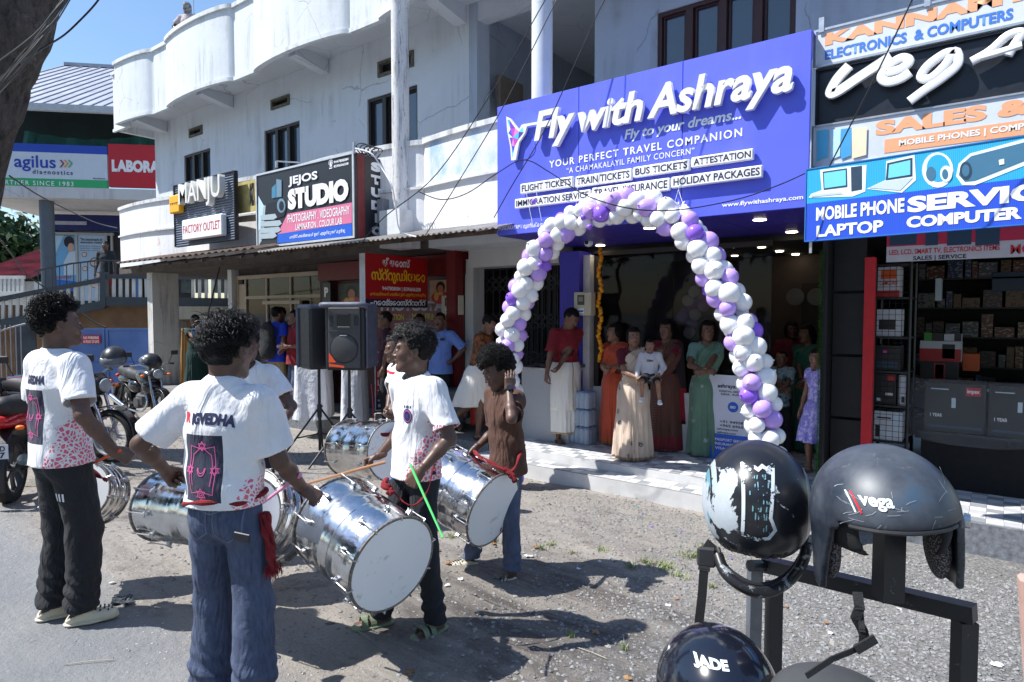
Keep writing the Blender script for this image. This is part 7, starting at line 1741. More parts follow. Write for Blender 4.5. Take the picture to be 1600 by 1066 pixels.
pts = [(s.N+V3(.10*math.cos(a)*1.2,.11*math.sin(a)+.03,-.10-.10*math.sin(a)),V3(0,0,.12),V3(math.cos(a),math.sin(a),0))for a in[PI*j/10 for j in range(11)]];shell_band(s,'dupatta_front',TN,t,pts,0,cnt=2)
hp = s.wr[0]+V3(0,.06,.10);o = MB().bbox(tuple(hp),.075,.009,.15,bev=.004).build('held_phone',flat('phone_blue',(70,120,170)),None);o.parent = None;o.location = (0,0,0);o.matrix_basis = wm(t);tag(o,'blue phone held up by the woman in dark green','phone')
f_ = RF(.45,.85)
t,s,W,c = who('man in bright blue tshirt with black backpack seen from behind',432,640,11.2,f_,SK_M,1.76,(dict(pose='relax'),dict(pose='relax')),'short',None,hw=(tl(452,545,11.2,f_,432,11.2),None),broad=1.08)
tshirt(s,'tshirt',cloth('tshirt_blue',lin((30,60,190))),t,.010);trousers(s,'trousers',cloth('trouser_khaki',lin((150,130,96)),.8),t,.012)
bk_ = Field();bk_.cap(s.chest-s.Fw*.19+V3(0,0,.06),s.chest-s.Fw*.20-V3(0,0,.28),.15,.17,.02,(s.R,s.Fw,s.U),1.7);o = obj('backpack',mesh_np('backpack',*bk_.mesh(.012,disp=fold_noise(.008))),cloth('backpack_black',(.012,.012,.015)),None);o.matrix_basis = wm(t);tag(o,'black backpack on the back of the man in bright blue','backpack')
mb = MB()
for sg in(1,-1):mb.tube(catm([s.chest-s.Fw*.12+s.R*sg*.09-V3(0,0,.2),s.sh[0 if sg>0 else 1]-s.R*sg*.04-s.Fw*.06+V3(0,0,.05),s.sh[0 if sg>0 else 1]-s.R*sg*.04+s.Fw*.02+V3(0,0,.065),s.chest+s.Fw*.13+s.R*sg*.09,s.chest+s.Fw*.10+s.R*sg*.12-V3(0,0,.18)],4),.014,6)
mb.build('strap',K_,o)
t,s,W,c = who('man in dark checked shirt talking behind the backpack man',440,640,11.9,RF(-.3,-.9),SK_M,1.76,(None,None),'short',dict(),broad=1.05)
k = NT('shirt_check_dark');ck = k.n('ShaderNodeTexChecker');ck.inputs['Scale'].default_value = 30;k.l(k.coord(),ck.inputs[0]);k.col(k.mix(ck.outputs[1],(.02,.022,.035),(.07,.075,.10)));k.rough(.85);tshirt(s,'shirt',k.m,t,.011,sleeve=.95);trousers(s,'trousers',_M.get('denim_grey',blackc),t,.012)
f_ = RF(-.75,-.6)
t,s,W,c = who('man in maroon shirt and blue jeans left of the covered loudspeaker',462,640,11.0,f_,SK_M,1.70,(dict(pose='flat'),dict(pose='flat')),'short',dict(moustache=True),hw=(tl(442,548,10.8,f_,462,11.0),tl(448,542,10.7,f_,462,11.0)),broad=1.1)
tshirt(s,'shirt',_M['shirt_maroon'],t,.010,sleeve=.9,loose=1.1);trousers(s,'jeans',_M.get('denim_grey',blackc),t,.012);slippers(s,t,K_,'shoe')
pr = P(293,3,y=7.55);dr = (pr-Vector((0,0,1.7))).dot(Vector((Fh.x,Fh.y,0)));zr_ = pr.z-1.70
s = Skel(1.64,head=(.15,.25,0),hw=(V3(.22,.06,.98),V3(-.30,.20,1.10)),el=((1,-.2,-.1),(-1,-.1,-.3)),broad=1.05);f_ = RF(-.1,-1);lc = (pr.x,7.55,zr_)
t,W,c = figure('worker in pale shirt with cloth wrapped head on the roof parapet',lc,f_,s,SK_D,hands=(None,dict(pose='grip')),vox=.012,hvox=.008)
tshirt(s,'shirt',cloth('shirt_pale_pink',(.50,.42,.42)),t,.011,hem=-.1,amp=.008,seed=5);trousers(s,'trousers',cloth('trouser_grey',(.12,.12,.13)),t,.014)
f = Field();f.ell(W(0,-.01,.03),V3(.095,.115,.11)*c,.01,s.H.T);f.ell(W(0,0,-.06),V3(.085,.10,.09)*c,.05,s.H.T);f.cap(s.N,W(0,0,-.1),.08,.08,.03);f.ell(W(0,.12,.0),V3(.05,.03,.022)*c,.01,s.H.T,'s')
k = NT('headcloth');k.col(k.mix(k.ramp(k.noise(25,5,.7),.45,.6),(.12,.12,.13),(.38,.37,.36)));k.rough(.9);obj('head_cloth',mesh_np('head_cloth',*f.mesh(.009,disp=fold_noise(.006))),k.m,t)
wp = wm(t) @ Vector(tuple(s.wr[1]+V3(0,.05,.06)));o = MB().tube([wp+Vector((0,0,-.5)),wp+Vector((0,0,2.4))],.012,7).build('pole',alu,None);tag(o,'thin metal pole held upright by the roof worker','pole')
f_ = -Vector((xd.y*-1,xd.x,0)).normalized();f_ = RF(.1,-1);pl_ = P(165,378,d=18.1)
s = Skel(1.68,head=(0,.1,0),broad=1.1);t,W,c = figure('man in dark shirt and red shorts standing on the laboratory ramp',(pl_.x,pl_.y,pl_.z-1.70),f_,s,SK_D,vox=.014,hvox=.008);hair(s,W,c,'short',t,.010,0,4)
tshirt(s,'shirt',cloth('shirt_black',(.02,.025,.03)),t,.013);trousers(s,'shorts',cloth('shorts_red',(.25,.03,.02)),t,.014,ankle=.45)
# ================================================================== BALLOON ARCH
def latex(name,c,rough=.22):
 k = NT(name);k.col(k.ramp(k.noise(3,3,.5),.3,.7,tuple(x*.94 for x in c),c));k.rough(rough);k.b.inputs['Subsurface Weight'].default_value = .12;k.b.inputs['Subsurface Radius'].default_value = (.03,.03,.04);k.b.inputs['Subsurface Scale'].default_value = .6;k.b.inputs['Specular IOR Level'].default_value = .45;return k.m
bl_m = [latex('balloon_white',(.90,.90,.92)),latex('balloon_lilac',lin((196,162,242))),latex('balloon_purple',lin((150,104,228)))]
prof = []
for i in range(15):
 t = PI*i/14;r = math.sin(t);z = -math.cos(t);r *= 1-.13*max(0,-z);prof.append((max(r,.001),z*(1.06 if z<0 else 1.0)))
prof = [(.001,-1.20),(.11,-1.18),(.05,-1.10)]+prof[1:]
bme = []
for m_ in bl_m:
 mb = MB();mb.lathe(prof,20);me = mb.mesh('balloon',True);me.materials.append(m_);bme.append(me)
AY = 5.6
cp = [(793,770),(790,690),(790,620),(795,560),(803,500),(824,440),(850,390),(884,352),(930,330),(985,322),(1036,334),(1080,368),(1112,418),(1138,468),(1160,520),(1176,575),(1188,630),(1198,690),(1204,770),(1208,852)]
cw = catm([P(u,v,y=AY)for u,v in cp],12)
AR = thing('balloon_arch','tall arch of white lilac and purple balloons in front of the travel office steps','balloon arch',tuple(cw[0]))
MB().tube(cw[::3],.008,6).build('arch_wire',mat('wire_green',(.05,.12,.06),.5),AR,world=True)
def put_balloon(p,dirv,r,col_,par):
 o = bpy.data.objects.new('balloon',bme[col_]);COL.objects.link(o);o.parent = par
 o.rotation_mode = 'QUATERNION';o.location = Vector(p)-par.location;o.rotation_quaternion = Vector(dirv).to_track_quat('Z','Y');o.scale = (r,r,r*1.02);return o
L_ = [0]
for a,b in zip(cw,cw[1:]):L_.append(L_[-1]+(b-a).length)
s_ = .06;ci = 0;RB = random.Random(21)
while s_ < L_[-1]:
 j = max(1,bisect.bisect_left(L_,s_));j = min(j,len(cw)-1);a,b = cw[j-1],cw[j];p = a.lerp(b,(s_-L_[j-1])/max(1e-6,L_[j]-L_[j-1]));t = (b-a).normalized();n1 = Vector((0,1,0));n2 = t.cross(n1).normalized()
 for q in range(4):
  ph = ci*.62+q*PI/2+RB.uniform(-.15,.15);d = n1*math.cos(ph)+n2*math.sin(ph);c_ = ((0,0,0,1),(0,1,0,2),(0,0,1,0),(0,1,0,0))[ci%4][q]
  r = RB.choice((.070,.080,.085,.088,.094))*RB.uniform(.95,1.05);put_balloon(p+d*RB.uniform(.074,.104)+t*RB.uniform(-.03,.03),d*RB.choice((1,1,-1))+t*RB.uniform(-.6,.6),r,c_,AR)
 s_ += .124;ci += 1
for(u,v)in((828,305+0),(915,345),(838,405),(905,330)):
 p = P(u+6,v+10,y=AY-.12);put_balloon(p,(0,-.3,1),.028,2,AR)
BG = thing('balloon_bunch','bunch of lilac white balloons hanging inside the office glass','balloons',tuple(P(1090,460,y=7.9)))
for i,(u,v,c_)in enumerate(((1096,440,0),(1105,448,1),(1085,456,0),(1098,462,1),(1075,470,0),(1088,474,2),(1100,478,1),(1078,486,2),(1066,495,1),(1072,488,1),(1086,492,0),(1080,506,1),(1077,520,0))):
 put_balloon(P(u,v,y=7.9+.1*(i%2)),(0,-1,.3),.078,c_,BG)
mb = MB()
for(u0,v0,u1,v1)in((822,300,832,350),(838,300,846,345),(1062,290,1050,330),(1060,296,1072,335),(905,268,900,320)):
 mb.tube([P(u0,v0,y=5.68),P(u1,v1,y=AY)],.0022,4)
tag(mb.build('arch_strings',W_,None),'thin white strings tying the balloon arch to the sign','string',kind='stuff')
# ================================================================== HELMETS AND RACK (close to the camera)
def frame(p,fwd,up=(0,0,1)):
 f = Vector(fwd).normalized();u = Vector(up);r = f.cross(u).normalized();u = r.cross(f);M = Matrix.Identity(4)
 for i in range(3):M[i][0] = r[i];M[i][1] = f[i];M[i][2] = u[i];M[i][3] = p[i]
 return M
def hthing(label,M,group='helmets on the rack'):
 t = bpy.data.objects.new('helmet',None);COL.objects.link(t);t.empty_display_size = .1;t.matrix_basis = M;return tag(t,label,'helmet',group)
m_pad = NT('pad_mesh_grey');v = m_pad.n('ShaderNodeTexVoronoi');v.inputs['Scale'].default_value = 260;m_pad.l(m_pad.coord(),v.inputs['Vector']);m_pad.col(m_pad.ramp(v.outputs['Distance'],.25,.5,(.22,.20,.21),(.03,.028,.03)));m_pad.rough(.9);m_pad.bump(v.outputs['Distance'],.6,.003);m_pad = m_pad.m
m_lin = mat('helmet_lining',(.010,.010,.011),.9,bump=.3);m_rub = mat('rubber_edge',(.02,.02,.022),.5,bump=.1);m_web = mat('webbing',(.012,.012,.013),.75,bump=.5,bs=300)
M = frame(P(1182,783,d=1.5),RF(.25,1,-.15),(0,0,1));h1 = hthing('black helmet with pale peeled paint patches seen from behind',M)
f = Field();f.ell((0,0,.0),(.123,.150,.142),.0);f.ell((0,.10,-.06),(.09,.12,.085),.01,op='s');f.ell((0,0,-.01),(.110,.135,.130),.01,op='s')
V,F = f.mesh(.0042,planes=[((0,0,-.125),(0,-.05,-1))],smooth_it=2)
k = NT('paint_peeled');X_,Y_,Z_ = k.sep()
n1 = k.noise(9,9,.62,dist=.4);bias = k.math('ADD',k.math('MULTIPLY',X_,-1.25),k.math('MULTIPLY',k.math('ABSOLUTE',k.math('ADD',Z_,.0)),-.7))
fld = k.math('ADD',n1,bias);peel = k.ramp(fld,.55,.558)
n2 = k.noise(34,5,.75,loc=(3,0,0));peel2 = k.ramp(n2,.66,.67);pm = k.math('MAXIMUM',peel,k.math('MULTIPLY',peel2,k.math('GREATER_THAN',k.noise(6,3),.5)))
stp = k.math('MULTIPLY',k.math('GREATER_THAN',k.math('ABSOLUTE',X_),.094),k.math('LESS_THAN',k.math('ABSOLUTE',X_),.104));stc = k.math('MULTIPLY',k.math('GREATER_THAN',k.math('ABSOLUTE',X_),.107),k.math('LESS_THAN',k.math('ABSOLUTE',X_),.114))
base_ = k.mix(k.math('MULTIPLY',stp,k.math('GREATER_THAN',k.noise(18,5),.46)),(.012,.013,.017),(.36,.42,.46));base_ = k.mix(k.math('MULTIPLY',stc,k.math('GREATER_THAN',k.noise(14,5),.42)),base_,(.12,.30,.36))
k.col(k.mix(pm,base_,k.mix(k.noise(60,4),(.34,.38,.42),(.46,.50,.53))));k.rough(k.math('ADD',k.math('MULTIPLY',pm,.28),.28));b = k.bump(pm,-.35,.002);k.bump(k.noise(14,4),.06,.01,b)
sh = obj('shell',mesh_np('shell',V,F),[k.m],h1)
bw = flat('sticker_white',(214,222,226));k = NT('sticker_chipped');k.col(lin((196,206,212)));k.l(k.math('GREATER_THAN',k.noise(48,6,.75),.44),k.b.inputs['Alpha']);chip = k.m
rect = [[(-.028,.07),(-.03,-.075),(0,-.083),(.022,-.078),(.034,-.06),(.024,-.035),(.034,.07),(.020,.062),(.012,.068),(.003,.060),(-.006,.066),(-.014,.060),(-.028,.07)]]
tshirt_text(sh,lines_mesh(rect,.007),chip,(-.012,-.0,.015),(1,0,0),(0,0,1),(0,-1,0),.072,.165,name='sticker_outline')
rng = random.Random(4);k = NT('sticker_teal');k.col(lin((104,150,162)));k.b.inputs['Alpha'].default_value = 1;k.l(k.math('GREATER_THAN',k.noise(70,4,.7),.5),k.b.inputs['Alpha']);tb = k.m
tshirt_text(sh,lines_mesh([[(x+rng.uniform(-.001,.001),z),(x,z+rng.uniform(.004,.014))]for x in[(-.016+.004*i)for i in range(8)]for z in[(-.06+.015*j)for j in range(8)]if rng.random()<.55],.0018),tb,(-.012,0,.012),(1,0,0),(0,0,1),(0,-1,0),.042,.13,name='sticker_print')
mb = MB();Mi = M.inverted()
arc = [Mi@P(u,v,d=d)for u,v,d in((1122,868,1.47),(1132,893,1.44),(1152,912,1.42),(1180,925,1.41),(1210,922,1.42),(1236,904,1.44),(1254,878,1.46),(1262,850,1.48))]
mb.tube(catm(arc,5),.0125,12);k = NT('bar_scuffed');k.col(k.mix(k.ramp(k.noise(30,6,.7),.58,.62),(.014,.014,.016),(.30,.32,.34)));k.rough(.4);mb.build('chin_bar',k.m,h1,smooth=True)
mb = MB();mb.tube([p+Vector((0,.012,.013))for p in catm(arc,5)],.006,8);mb.build('visor_edge',m_rub,h1,smooth=True)
mb = MB();q = [Mi@P(u,v,d=d)for u,v,d in((1112,850,1.5),(1104,862,1.48),(1100,890,1.47),(1097,930,1.47),(1092,975,1.47))]
for a,b_ in zip(q,q[1:]):mb.bar(a,b_,.026 if a.z>q[2].z else.020,.004,upv=(0,-1,.1),ext=.003)
mb.build('strap',m_web,h1);MB().bbox(tuple(q[1]-Vector((0,.002,.012))),.042,.014,.045,bev=.005).build('buckle',m_rub,h1,smooth=False)
M = frame(P(1382,806,d=1.25),RF(-.22,-1,-.02),RF(-.08,.02,1));h2 = hthing('dusty dark grey open face helmet with grey mesh ear pads',M);Mi = M.inverted()
f = Field();f.ell((0,-.012,.008),(.128,.150,.128),.0);f.ell((0,-.012,.002),(.115,.137,.112),.004,op='s')
def _walls(x):
 re = np.sqrt((x[:,0]/.1225)**2+((x[:,1]+.012)/.144)**2);d = np.abs(re-1)*.128-.0068;z = x[:,2];y = x[:,1]
 side = np.maximum(np.maximum(y-(.060+.34*z),-(y+.13+.50*z)),-(z+.142));back = np.maximum(y+.03,-(z+.072));return np.maximum(np.maximum(d,z-.004),np.minimum(side,back))
f.custom(lambda x:np.maximum(np.maximum(np.maximum(np.abs(x[:,0])-.098,x[:,2]-.012),-x[:,1]-.0),x[:,1]-.3),(-.11,-.02,-.2),(.11,.2,.05),.012,'s')
f.custom(lambda x:np.maximum(x[:,2]+.002,np.abs(x[:,1])-.3),(-.14,-.17,-.14),(.14,.15,.0),.002,'s')
f.custom(_walls,(-.135,-.165,-.150),(.135,.14,.02),.006)
V,F = f.mesh(.0038,planes=[((0,0,-.146),(0,0,-1))],smooth_it=2)
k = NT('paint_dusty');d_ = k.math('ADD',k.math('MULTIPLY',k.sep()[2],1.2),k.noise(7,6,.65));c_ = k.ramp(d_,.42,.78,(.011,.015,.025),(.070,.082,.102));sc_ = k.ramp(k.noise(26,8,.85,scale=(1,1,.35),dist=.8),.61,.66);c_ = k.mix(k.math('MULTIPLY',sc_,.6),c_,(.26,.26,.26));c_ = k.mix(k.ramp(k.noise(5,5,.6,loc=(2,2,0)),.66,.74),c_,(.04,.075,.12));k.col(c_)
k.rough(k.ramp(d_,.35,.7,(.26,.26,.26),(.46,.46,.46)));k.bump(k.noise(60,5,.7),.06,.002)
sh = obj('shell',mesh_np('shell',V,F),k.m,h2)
rs_ = random.Random(11);tshirt_text(sh,lines_mesh([[(x,z),(x+dx,z+dz),(x+dx*1.6,z+dz*2.2)]for x,z,dx,dz in[(rs_.uniform(-.10,.10),rs_.uniform(-.02,.08),rs_.uniform(-.014,.014),rs_.uniform(-.012,.016))for _ in range(26)]],.0007),flat('scratch_pale',(150,156,164)),(0,0,.045),(-1,0,0),(0,0,1),(0,1,0),.20,.10,name='scratches')
mb = MB();mb.tube([Vector((.1245*math.sin(a),-.012+.1475*math.cos(a),.013))for a in[(-.78+1.56*j/24)for j in range(25)]],.0042,8);mb.build('edge_trim',m_rub,h2,smooth=True)
for sg in(1,-1):
 f = Field();f.ell((sg*.098,-.024,-.066),(.020,.044,.068),.01);V,F = f.mesh(.004);obj('ear_pad',mesh_np('ear_pad',V,F),m_pad,h2)
f = Field();f.ell((0,-.014,.0),(.113,.135,.110),0);f.ell((0,-.014,-.004),(.104,.126,.102),.004,op='s');V,F = f.mesh(.005,planes=[((0,0,-.05),(0,0,-1)),((0,.085,0),(0,1,.0))]);obj('lining',mesh_np('lining',V,F),m_lin,h2)
tshirt_text(sh,'vega',bw,(.046,0,.060),(-1,0,0),(0,.2,1),(0,1,0),.050,.022,.03,name='sticker');tshirt_text(sh,lines_mesh([[(0,.5),(.25,-.5)]],.09),RED,(.075,0,.058),(-1,0,0),(0,.2,1),(0,1,0),.012,.034,name='sticker_stripe');tshirt_text(sh,lines_mesh([[(0,.5),(.25,-.5)]],.09),bw,(.082,0,.058),(-1,0,0),(0,.2,1),(0,1,0),.010,.034,name='sticker_stripe')
mb = MB();mb.tube([Vector((-.124,.03,.0)),Vector((-.134,.034,-.001))],.014,14);mb.build('stud',alu,h2,smooth=True,sharp=30)
mb = MB();q = [Mi@P(u,v,d=d)for u,v,d in((1340,928,1.10),(1343,950,1.09),(1337,965,1.09),(1348,985,1.09),(1352,1002,1.09))]
for a,b_ in zip(q,q[1:]):mb.bar(a,b_,.016,.003,upv=(0,1,.1),ext=.003)
mb.build('strap',m_web,h2)
mb = MB();q = [Mi@P(u,v,d=d)for u,v,d in((1344,950,1.10),(1347,985,1.08),(1346,1010,1.08),(1330,1018,1.07),(1300,1030,1.06),(1262,1055,1.05))]
for a,b_ in zip(q,q[1:]):mb.bar(a,b_,.009,.003,upv=(0,1,.1),ext=.003)
mb.bar(Mi@P(1337,1016,d=1.07),Mi@P(1368,998,d=1.07),.014,.006,upv=(0,1,.1));mb.build('strap',m_web,h2)
M = frame(P(1120,1082,d=1.32),RF(-.05,-1,.1));h3 = hthing('glossy black helmet with white JADE lettering at the bottom edge',M)
f = Field();f.ell((0,0,0),(.122,.150,.132),0);f.ell((0,0,-.01),(.110,.136,.120),.004,op='s');V,F = f.mesh(.0045,planes=[((0,0,-.10),(0,0,-1))],smooth_it=2)
k = NT('paint_gloss_black');k.col(k.mix(k.ramp(k.noise(90,5,.8),.70,.72),(.008,.010,.018),(.12,.13,.14)));k.rough(.16);k.b.inputs['Coat Weight'].default_value = .6;k.bump(k.noise(40,4),.03,.003);PGB = k.m
sh = obj('shell',mesh_np('shell',V,F),PGB,h3);tshirt_text(sh,'JADE',bw,(.034,0,.096),(-1,0,0),(0,0,1),(0,1,0),.060,.018,.05,name='lettering')
mb = MB();mb.tube([Vector((.119*math.cos(a),.149*math.sin(a),.030))for a in[PI*j/24 for j in range(25)]],.004,8);mb.build('rim',m_rub,h3,smooth=True)
M = frame(P(1312,1106,d=1.15),RF(0,-1,0));h4 = hthing('grey dusty helmet just showing its top at the bottom edge',M)
f = Field();f.ell((0,0,-.02),(.12,.14,.070),0);V,F = f.mesh(.006,planes=[((0,0,-.06),(0,0,-1))]);obj('shell',mesh_np('shell',V,F),mat('paint_dust_grey',(.05,.052,.055),.6,var=.2,bump=.05),h4)
k = NT('rack_black');k.col(k.mix(k.ramp(k.noise(40,7,.8,dist=1),.62,.66),(.014,.015,.018),(.16,.19,.22)));k.rough(.38);k.bump(k.noise(80,4),.1,.002);RK = k.m
pA = P(1205,884,d=1.62);pB = P(1508,956,d=1.30)
rk = thing('helmet_rack','black square tube rack with a bar and two posts under the helmets','rack',(pB.x,pB.y,-.1))
MB().bar(pA,pB,.034,.034,ext=.017).build('rail',RK,rk,world=True)
for p,nm in((pB,0),(P(1210,900,d=1.66),1)):
 q = Vector((p.x,p.y,-.02));MB().bar(q,p-Vector((0,0,.0179)),.034,.034,upv=tuple(RF(1,0))).build('post',RK,rk,world=True)
pC = pB+Vector(RF(.75,.35));MB().bar(pB+(pC-pB)*0-Vector((0,0,.8)),pC-Vector((0,0,.8)),.03,.03).build('lower_rail',RK,rk,world=True)
pm = P(1388,900,d=1.36);MB().bar(Vector((pm.x,pm.y,pm.z-.05)),Vector((pm.x,pm.y,pm.z+.12)),.045,.045,upv=tuple(RF(1,0))).build('hook_post',RK,rk,world=True)
MB().bar(P(1180,880,d=1.64),Vector((*P(1172,1100,d=1.66).xy,-.02)),.03,.03,upv=tuple(RF(1,0))).build('post',mat('rack_grey',(.12,.13,.15),.4,var=.3,vs=20),rk,world=True)
MB().tube([P(1172,884,d=1.6),P(1200,884,d=1.63)],.015,8).build('hook',RK,rk,world=True)
o = MB().bbox((0,0,0),.08,.06,.5,bev=.01).build('post_stub',mat('wood_pink',lin((186,150,138)),.8),None);o.location = P(1618,1000,d=2.4);o.rotation_euler = (.1,-.1,.2);tag(o,'pale pinkish stub at the right edge of the gravel','post')
# ================================================================== MOTORCYCLES
tyre = mat('tyre_black',(.018,.017,.016),.85,var=.3,vs=20,bump=.3);alw = mat('alloy_white',(.55,.56,.57),.35,metal=.4,var=.1);blkp = mat('plastic_black',(.014,.014,.016),.35,bump=.05);chm = mat('fork_chrome',(.6,.61,.63),.18,metal=1,var=.1);eng = mat('engine_grey',(.10,.10,.105),.45,metal=.7,var=.4,vs=14)
def wheel(t,x,r,w_,m_rim,disc=True):
 g = bpy.data.objects.new('wheel',None);COL.objects.link(g);g.parent = t;g.location = (x,0,r)
 Mx = Matrix.Rotation(PI/2,4,'X')
 prof = [(r-w_*.9,-w_*.42),(r-w_*.55,-w_*.55),(r-w_*.12,-w_*.38),(r,0),(r-w_*.12,w_*.38),(r-w_*.55,w_*.55),(r-w_*.9,w_*.42)]
 MB().lathe(prof,40,Mx).build('tyre',tyre,g,smooth=True)
 rr = r-w_*.85;mb = MB();mb.lathe([(rr+.008,-w_*.45),(rr-.012,-w_*.40),(rr-.02,0),(rr-.012,w_*.40),(rr+.008,w_*.45)],40,Mx)
 mb.lathe([(.0,-.045),(.04,-.045),(.045,0),(.04,.045),(0,.045)],18,Mx)
 for i in range(5):
  for dl in(-.11,.11):
   a = 2*PI*i/5;mb.bar(Mx@Vector((.035*math.cos(a+dl*2),.035*math.sin(a+dl*2),0)),Mx@Vector(((rr-.012)*math.cos(a+dl*.9),(rr-.012)*math.sin(a+dl*.9),0)),.018,.02,upv=(0,1,0))
 mb.build('rim',m_rim,g,smooth=True,sharp=30)
 if disc:MB().lathe([(.05,.055),(.12,.055),(.12,.060),(.05,.060)],26,Mx).build('brake_disc',chm,g)
def sdf_part(name,m,par,fn,vox=.010):f = Field();fn(f);return obj(name,mesh_np(name,*f.mesh(vox)),m,par)
def motorcycle(label,loc,head,body_m,rim_m,steer=.0,tank_m=None,plate=None,lean=.0):
 rz = math.atan2(head[1],head[0]);t = thing('motorcycle',label,'motorcycle',loc,rz,'motorcycles parked on the left');t.rotation_euler = (lean,0,rz)
 tank_m = tank_m or body_m;R_ = .305
 wheel(t,.64,R_,.085,rim_m);wheel(t,-.64,R_,.10,rim_m,False)
 for s in(-1,1):
  MB().tube([(.64,s*.075,R_),(.53,s*.085,.62)],[.022,.026],10).build('fork_leg',chm,t,smooth=True);MB().tube([(.53,s*.085,.60),(.43,s*.085,.92)],.018,10).build('fork_tube',chm,t,smooth=True)
  MB().tube([(-.64,s*.11,R_),(-.45,s*.12,.66)],.024,10).build('shock',blkp,t,smooth=True)
  MB().bar((-.64,s*.09,R_),(-.12,s*.09,.36),.03,.035).build('swing_arm',blkp,t)
  mb = MB();mb.tube([(.42,s*.06,.97),(.40,s*.20,1.04),(.28,s*.36,1.02)],.011,8);mb.build('handlebar',chm,t,smooth=True);MB().tube([(.305,s*.315,1.024),(.26,s*.40,1.015)],.017,10).build('grip',blkp,t,smooth=True)
  mb = MB();mb.tube([(.36,s*.27,1.04),(.37,s*.33,1.18)],.006,6);mb.bbox((.37,s*.37,1.21),.02,.12,.075,bev=.009);mb.build('mirror',blkp,t)
  mb = MB();mb.tube([(.50,s*.08,.86),(.50,s*.19,.86)],.008,6);mb.build('indicator_stem',blkp,t);sdf_part('indicator',flat('lens_orange',(240,110,20)),t,lambda f,s=s:f.ell((.50,s*.21,.86),(.03,.035,.022),0),.007)
  mb = MB();sdf_part('rear_indicator',flat('lens_orange'),t,lambda f,s=s:f.ell((-.86,s*.15,.70),(.03,.035,.022),0),.007)
  MB().tube([(-.05,s*.1,.30),(-.05,s*.26,.28)],.013,8).build('foot_peg',blkp,t)
 sdf_part('front_fender',body_m,t,lambda f:(f.custom(lambda x:np.maximum(np.maximum(np.abs(np.sqrt((x[:,0]-.64)**2+(x[:,2]-R_)**2)-(R_+.035))-.008,np.abs(x[:,1])-.062),-(x[:,2]-R_)-.25*(x[:,0]-.64)+.10),(.2,-.08,.3),(1.05,.08,.7),0)),.009)
 sdf_part('headlight',blkp,t,lambda f:(f.ell((.50,0,.88),(.09,.11,.11),.02),f.cap((.46,-.05,.98),(.46,.05,.98),.045,.045,.03)),.010)
 sdf_part('headlight_lens',mat('lens_clear',(.35,.38,.42),.1,bump=0),t,lambda f:f.ell((.575,0,.88),(.030,.080,.078),0),.008)
 sdf_part('fuel_tank',tank_m,t,lambda f:(f.ell((.16,0,.83),(.27,.145,.125),.02),f.ell((.24,0,.75),(.20,.15,.10),.05)),.010)
 sdf_part('seat',mat('seat_vinyl',(.02,.02,.022),.6,bump=.2),t,lambda f:(f.cap((-.08,0,.80),(-.42,0,.82),.10,.11,.05),f.cap((-.42,0,.83),(-.74,0,.87),.105,.09,.05),f.ell((-.4,0,.68),(.5,.2,.09),.02,op='s')),.012)
 sdf_part('side_panel',body_m,t,lambda f:(f.ell((-.22,0,.63),(.20,.125,.13),.03),f.ell((-.58,0,.74),(.32,.10,.075),.05)),.010)
 sdf_part('shroud',tank_m,t,lambda f:(f.ell((.33,0,.66),(.13,.15,.15),.02)),.010)
 mb = MB();mb.bbox((.10,0,.42),.30,.22,.22,bev=.04);mb.lathe([(.075,.0),(.075,.2)],16,Matrix.Translation((.18,0,.50))@Matrix.Rotation(.3,4,'Y'))
 for i in range(7):mb.bbox((.19+.006*i,0,.53+.022*i),.19,.17,.007)
 mb.lathe([(.09,-.13),(.10,-.10),(.10,.10),(.09,.13)],18,Matrix.Translation((.02,0,.37))@Matrix.Rotation(PI/2,4,'X'),cap=True);mb.build('engine',eng,t)
 mb = MB();mb.tube(catm([(.30,-.08,.55),(.38,-.10,.38),(.20,-.13,.24),(-.20,-.14,.25),(-.40,-.15,.28)],5),.02,10);mb.tube([(-.35,-.155,.28),(-.85,-.165,.42)],[.04,.05],14);mb.build('exhaust',chm,t,smooth=True)
 sdf_part('rear_fender',blkp,t,lambda f:f.custom(lambda x:np.maximum(np.maximum(np.abs(np.sqrt((x[:,0]+.64)**2+(x[:,2]-R_)**2)-(R_+.06))-.009,np.abs(x[:,1])-.075),-(x[:,2]-R_)+.45*(x[:,0]+.64)-.02),(-1.1,-.1,.2),(-.2,.1,.75),0),.010)
 sdf_part('tail_light',flat('lens_red',(190,20,26)),t,lambda f:f.ell((-.90,0,.78),(.04,.07,.035),0),.008)
 mb = MB();mb.bar((.40,0,.90),(.02,0,.70),.05,.06);mb.bar((.38,0,.80),(.25,0,.36),.04,.05);mb.bar((.02,0,.66),(-.70,0,.70),.05,.05);mb.build('frame',blkp,t)
 mb = MB();mb.bbox((-.98,0,.52),.008,.20,.12,rz=0);pl_ = mb.build('number_plate',flat('plate_white',(205,208,214)),t)
 if plate:
  me = text_mesh(plate[0],.03);fit(me,-.08,0,.08,.045);o = obj('lettering',me,K_,pl_);o.matrix_basis = Matrix.Translation((-.986,0,.525)) @ Matrix(((0,0,-1,0),(-1,0,0,0),(0,1,0,0),(0,0,0,1)))
  me = text_mesh(plate[1],.03);fit(me,-.08,0,.08,.05);o = obj('lettering',me,K_,pl_);o.matrix_basis = Matrix.Translation((-.986,0,.467)) @ Matrix(((0,0,-1,0),(-1,0,0,0),(0,1,0,0),(0,0,0,1)))
 for i in range(5):
  a = [(.44,.04*(i-2),.98),(.50+.02*i,.10*(i-2)*.5,1.0-.02*i),(.40,.03*(i-2),.80)];MB().tube(catm(a,4),.005,5).build('cable',blkp,t,smooth=True)
 return t
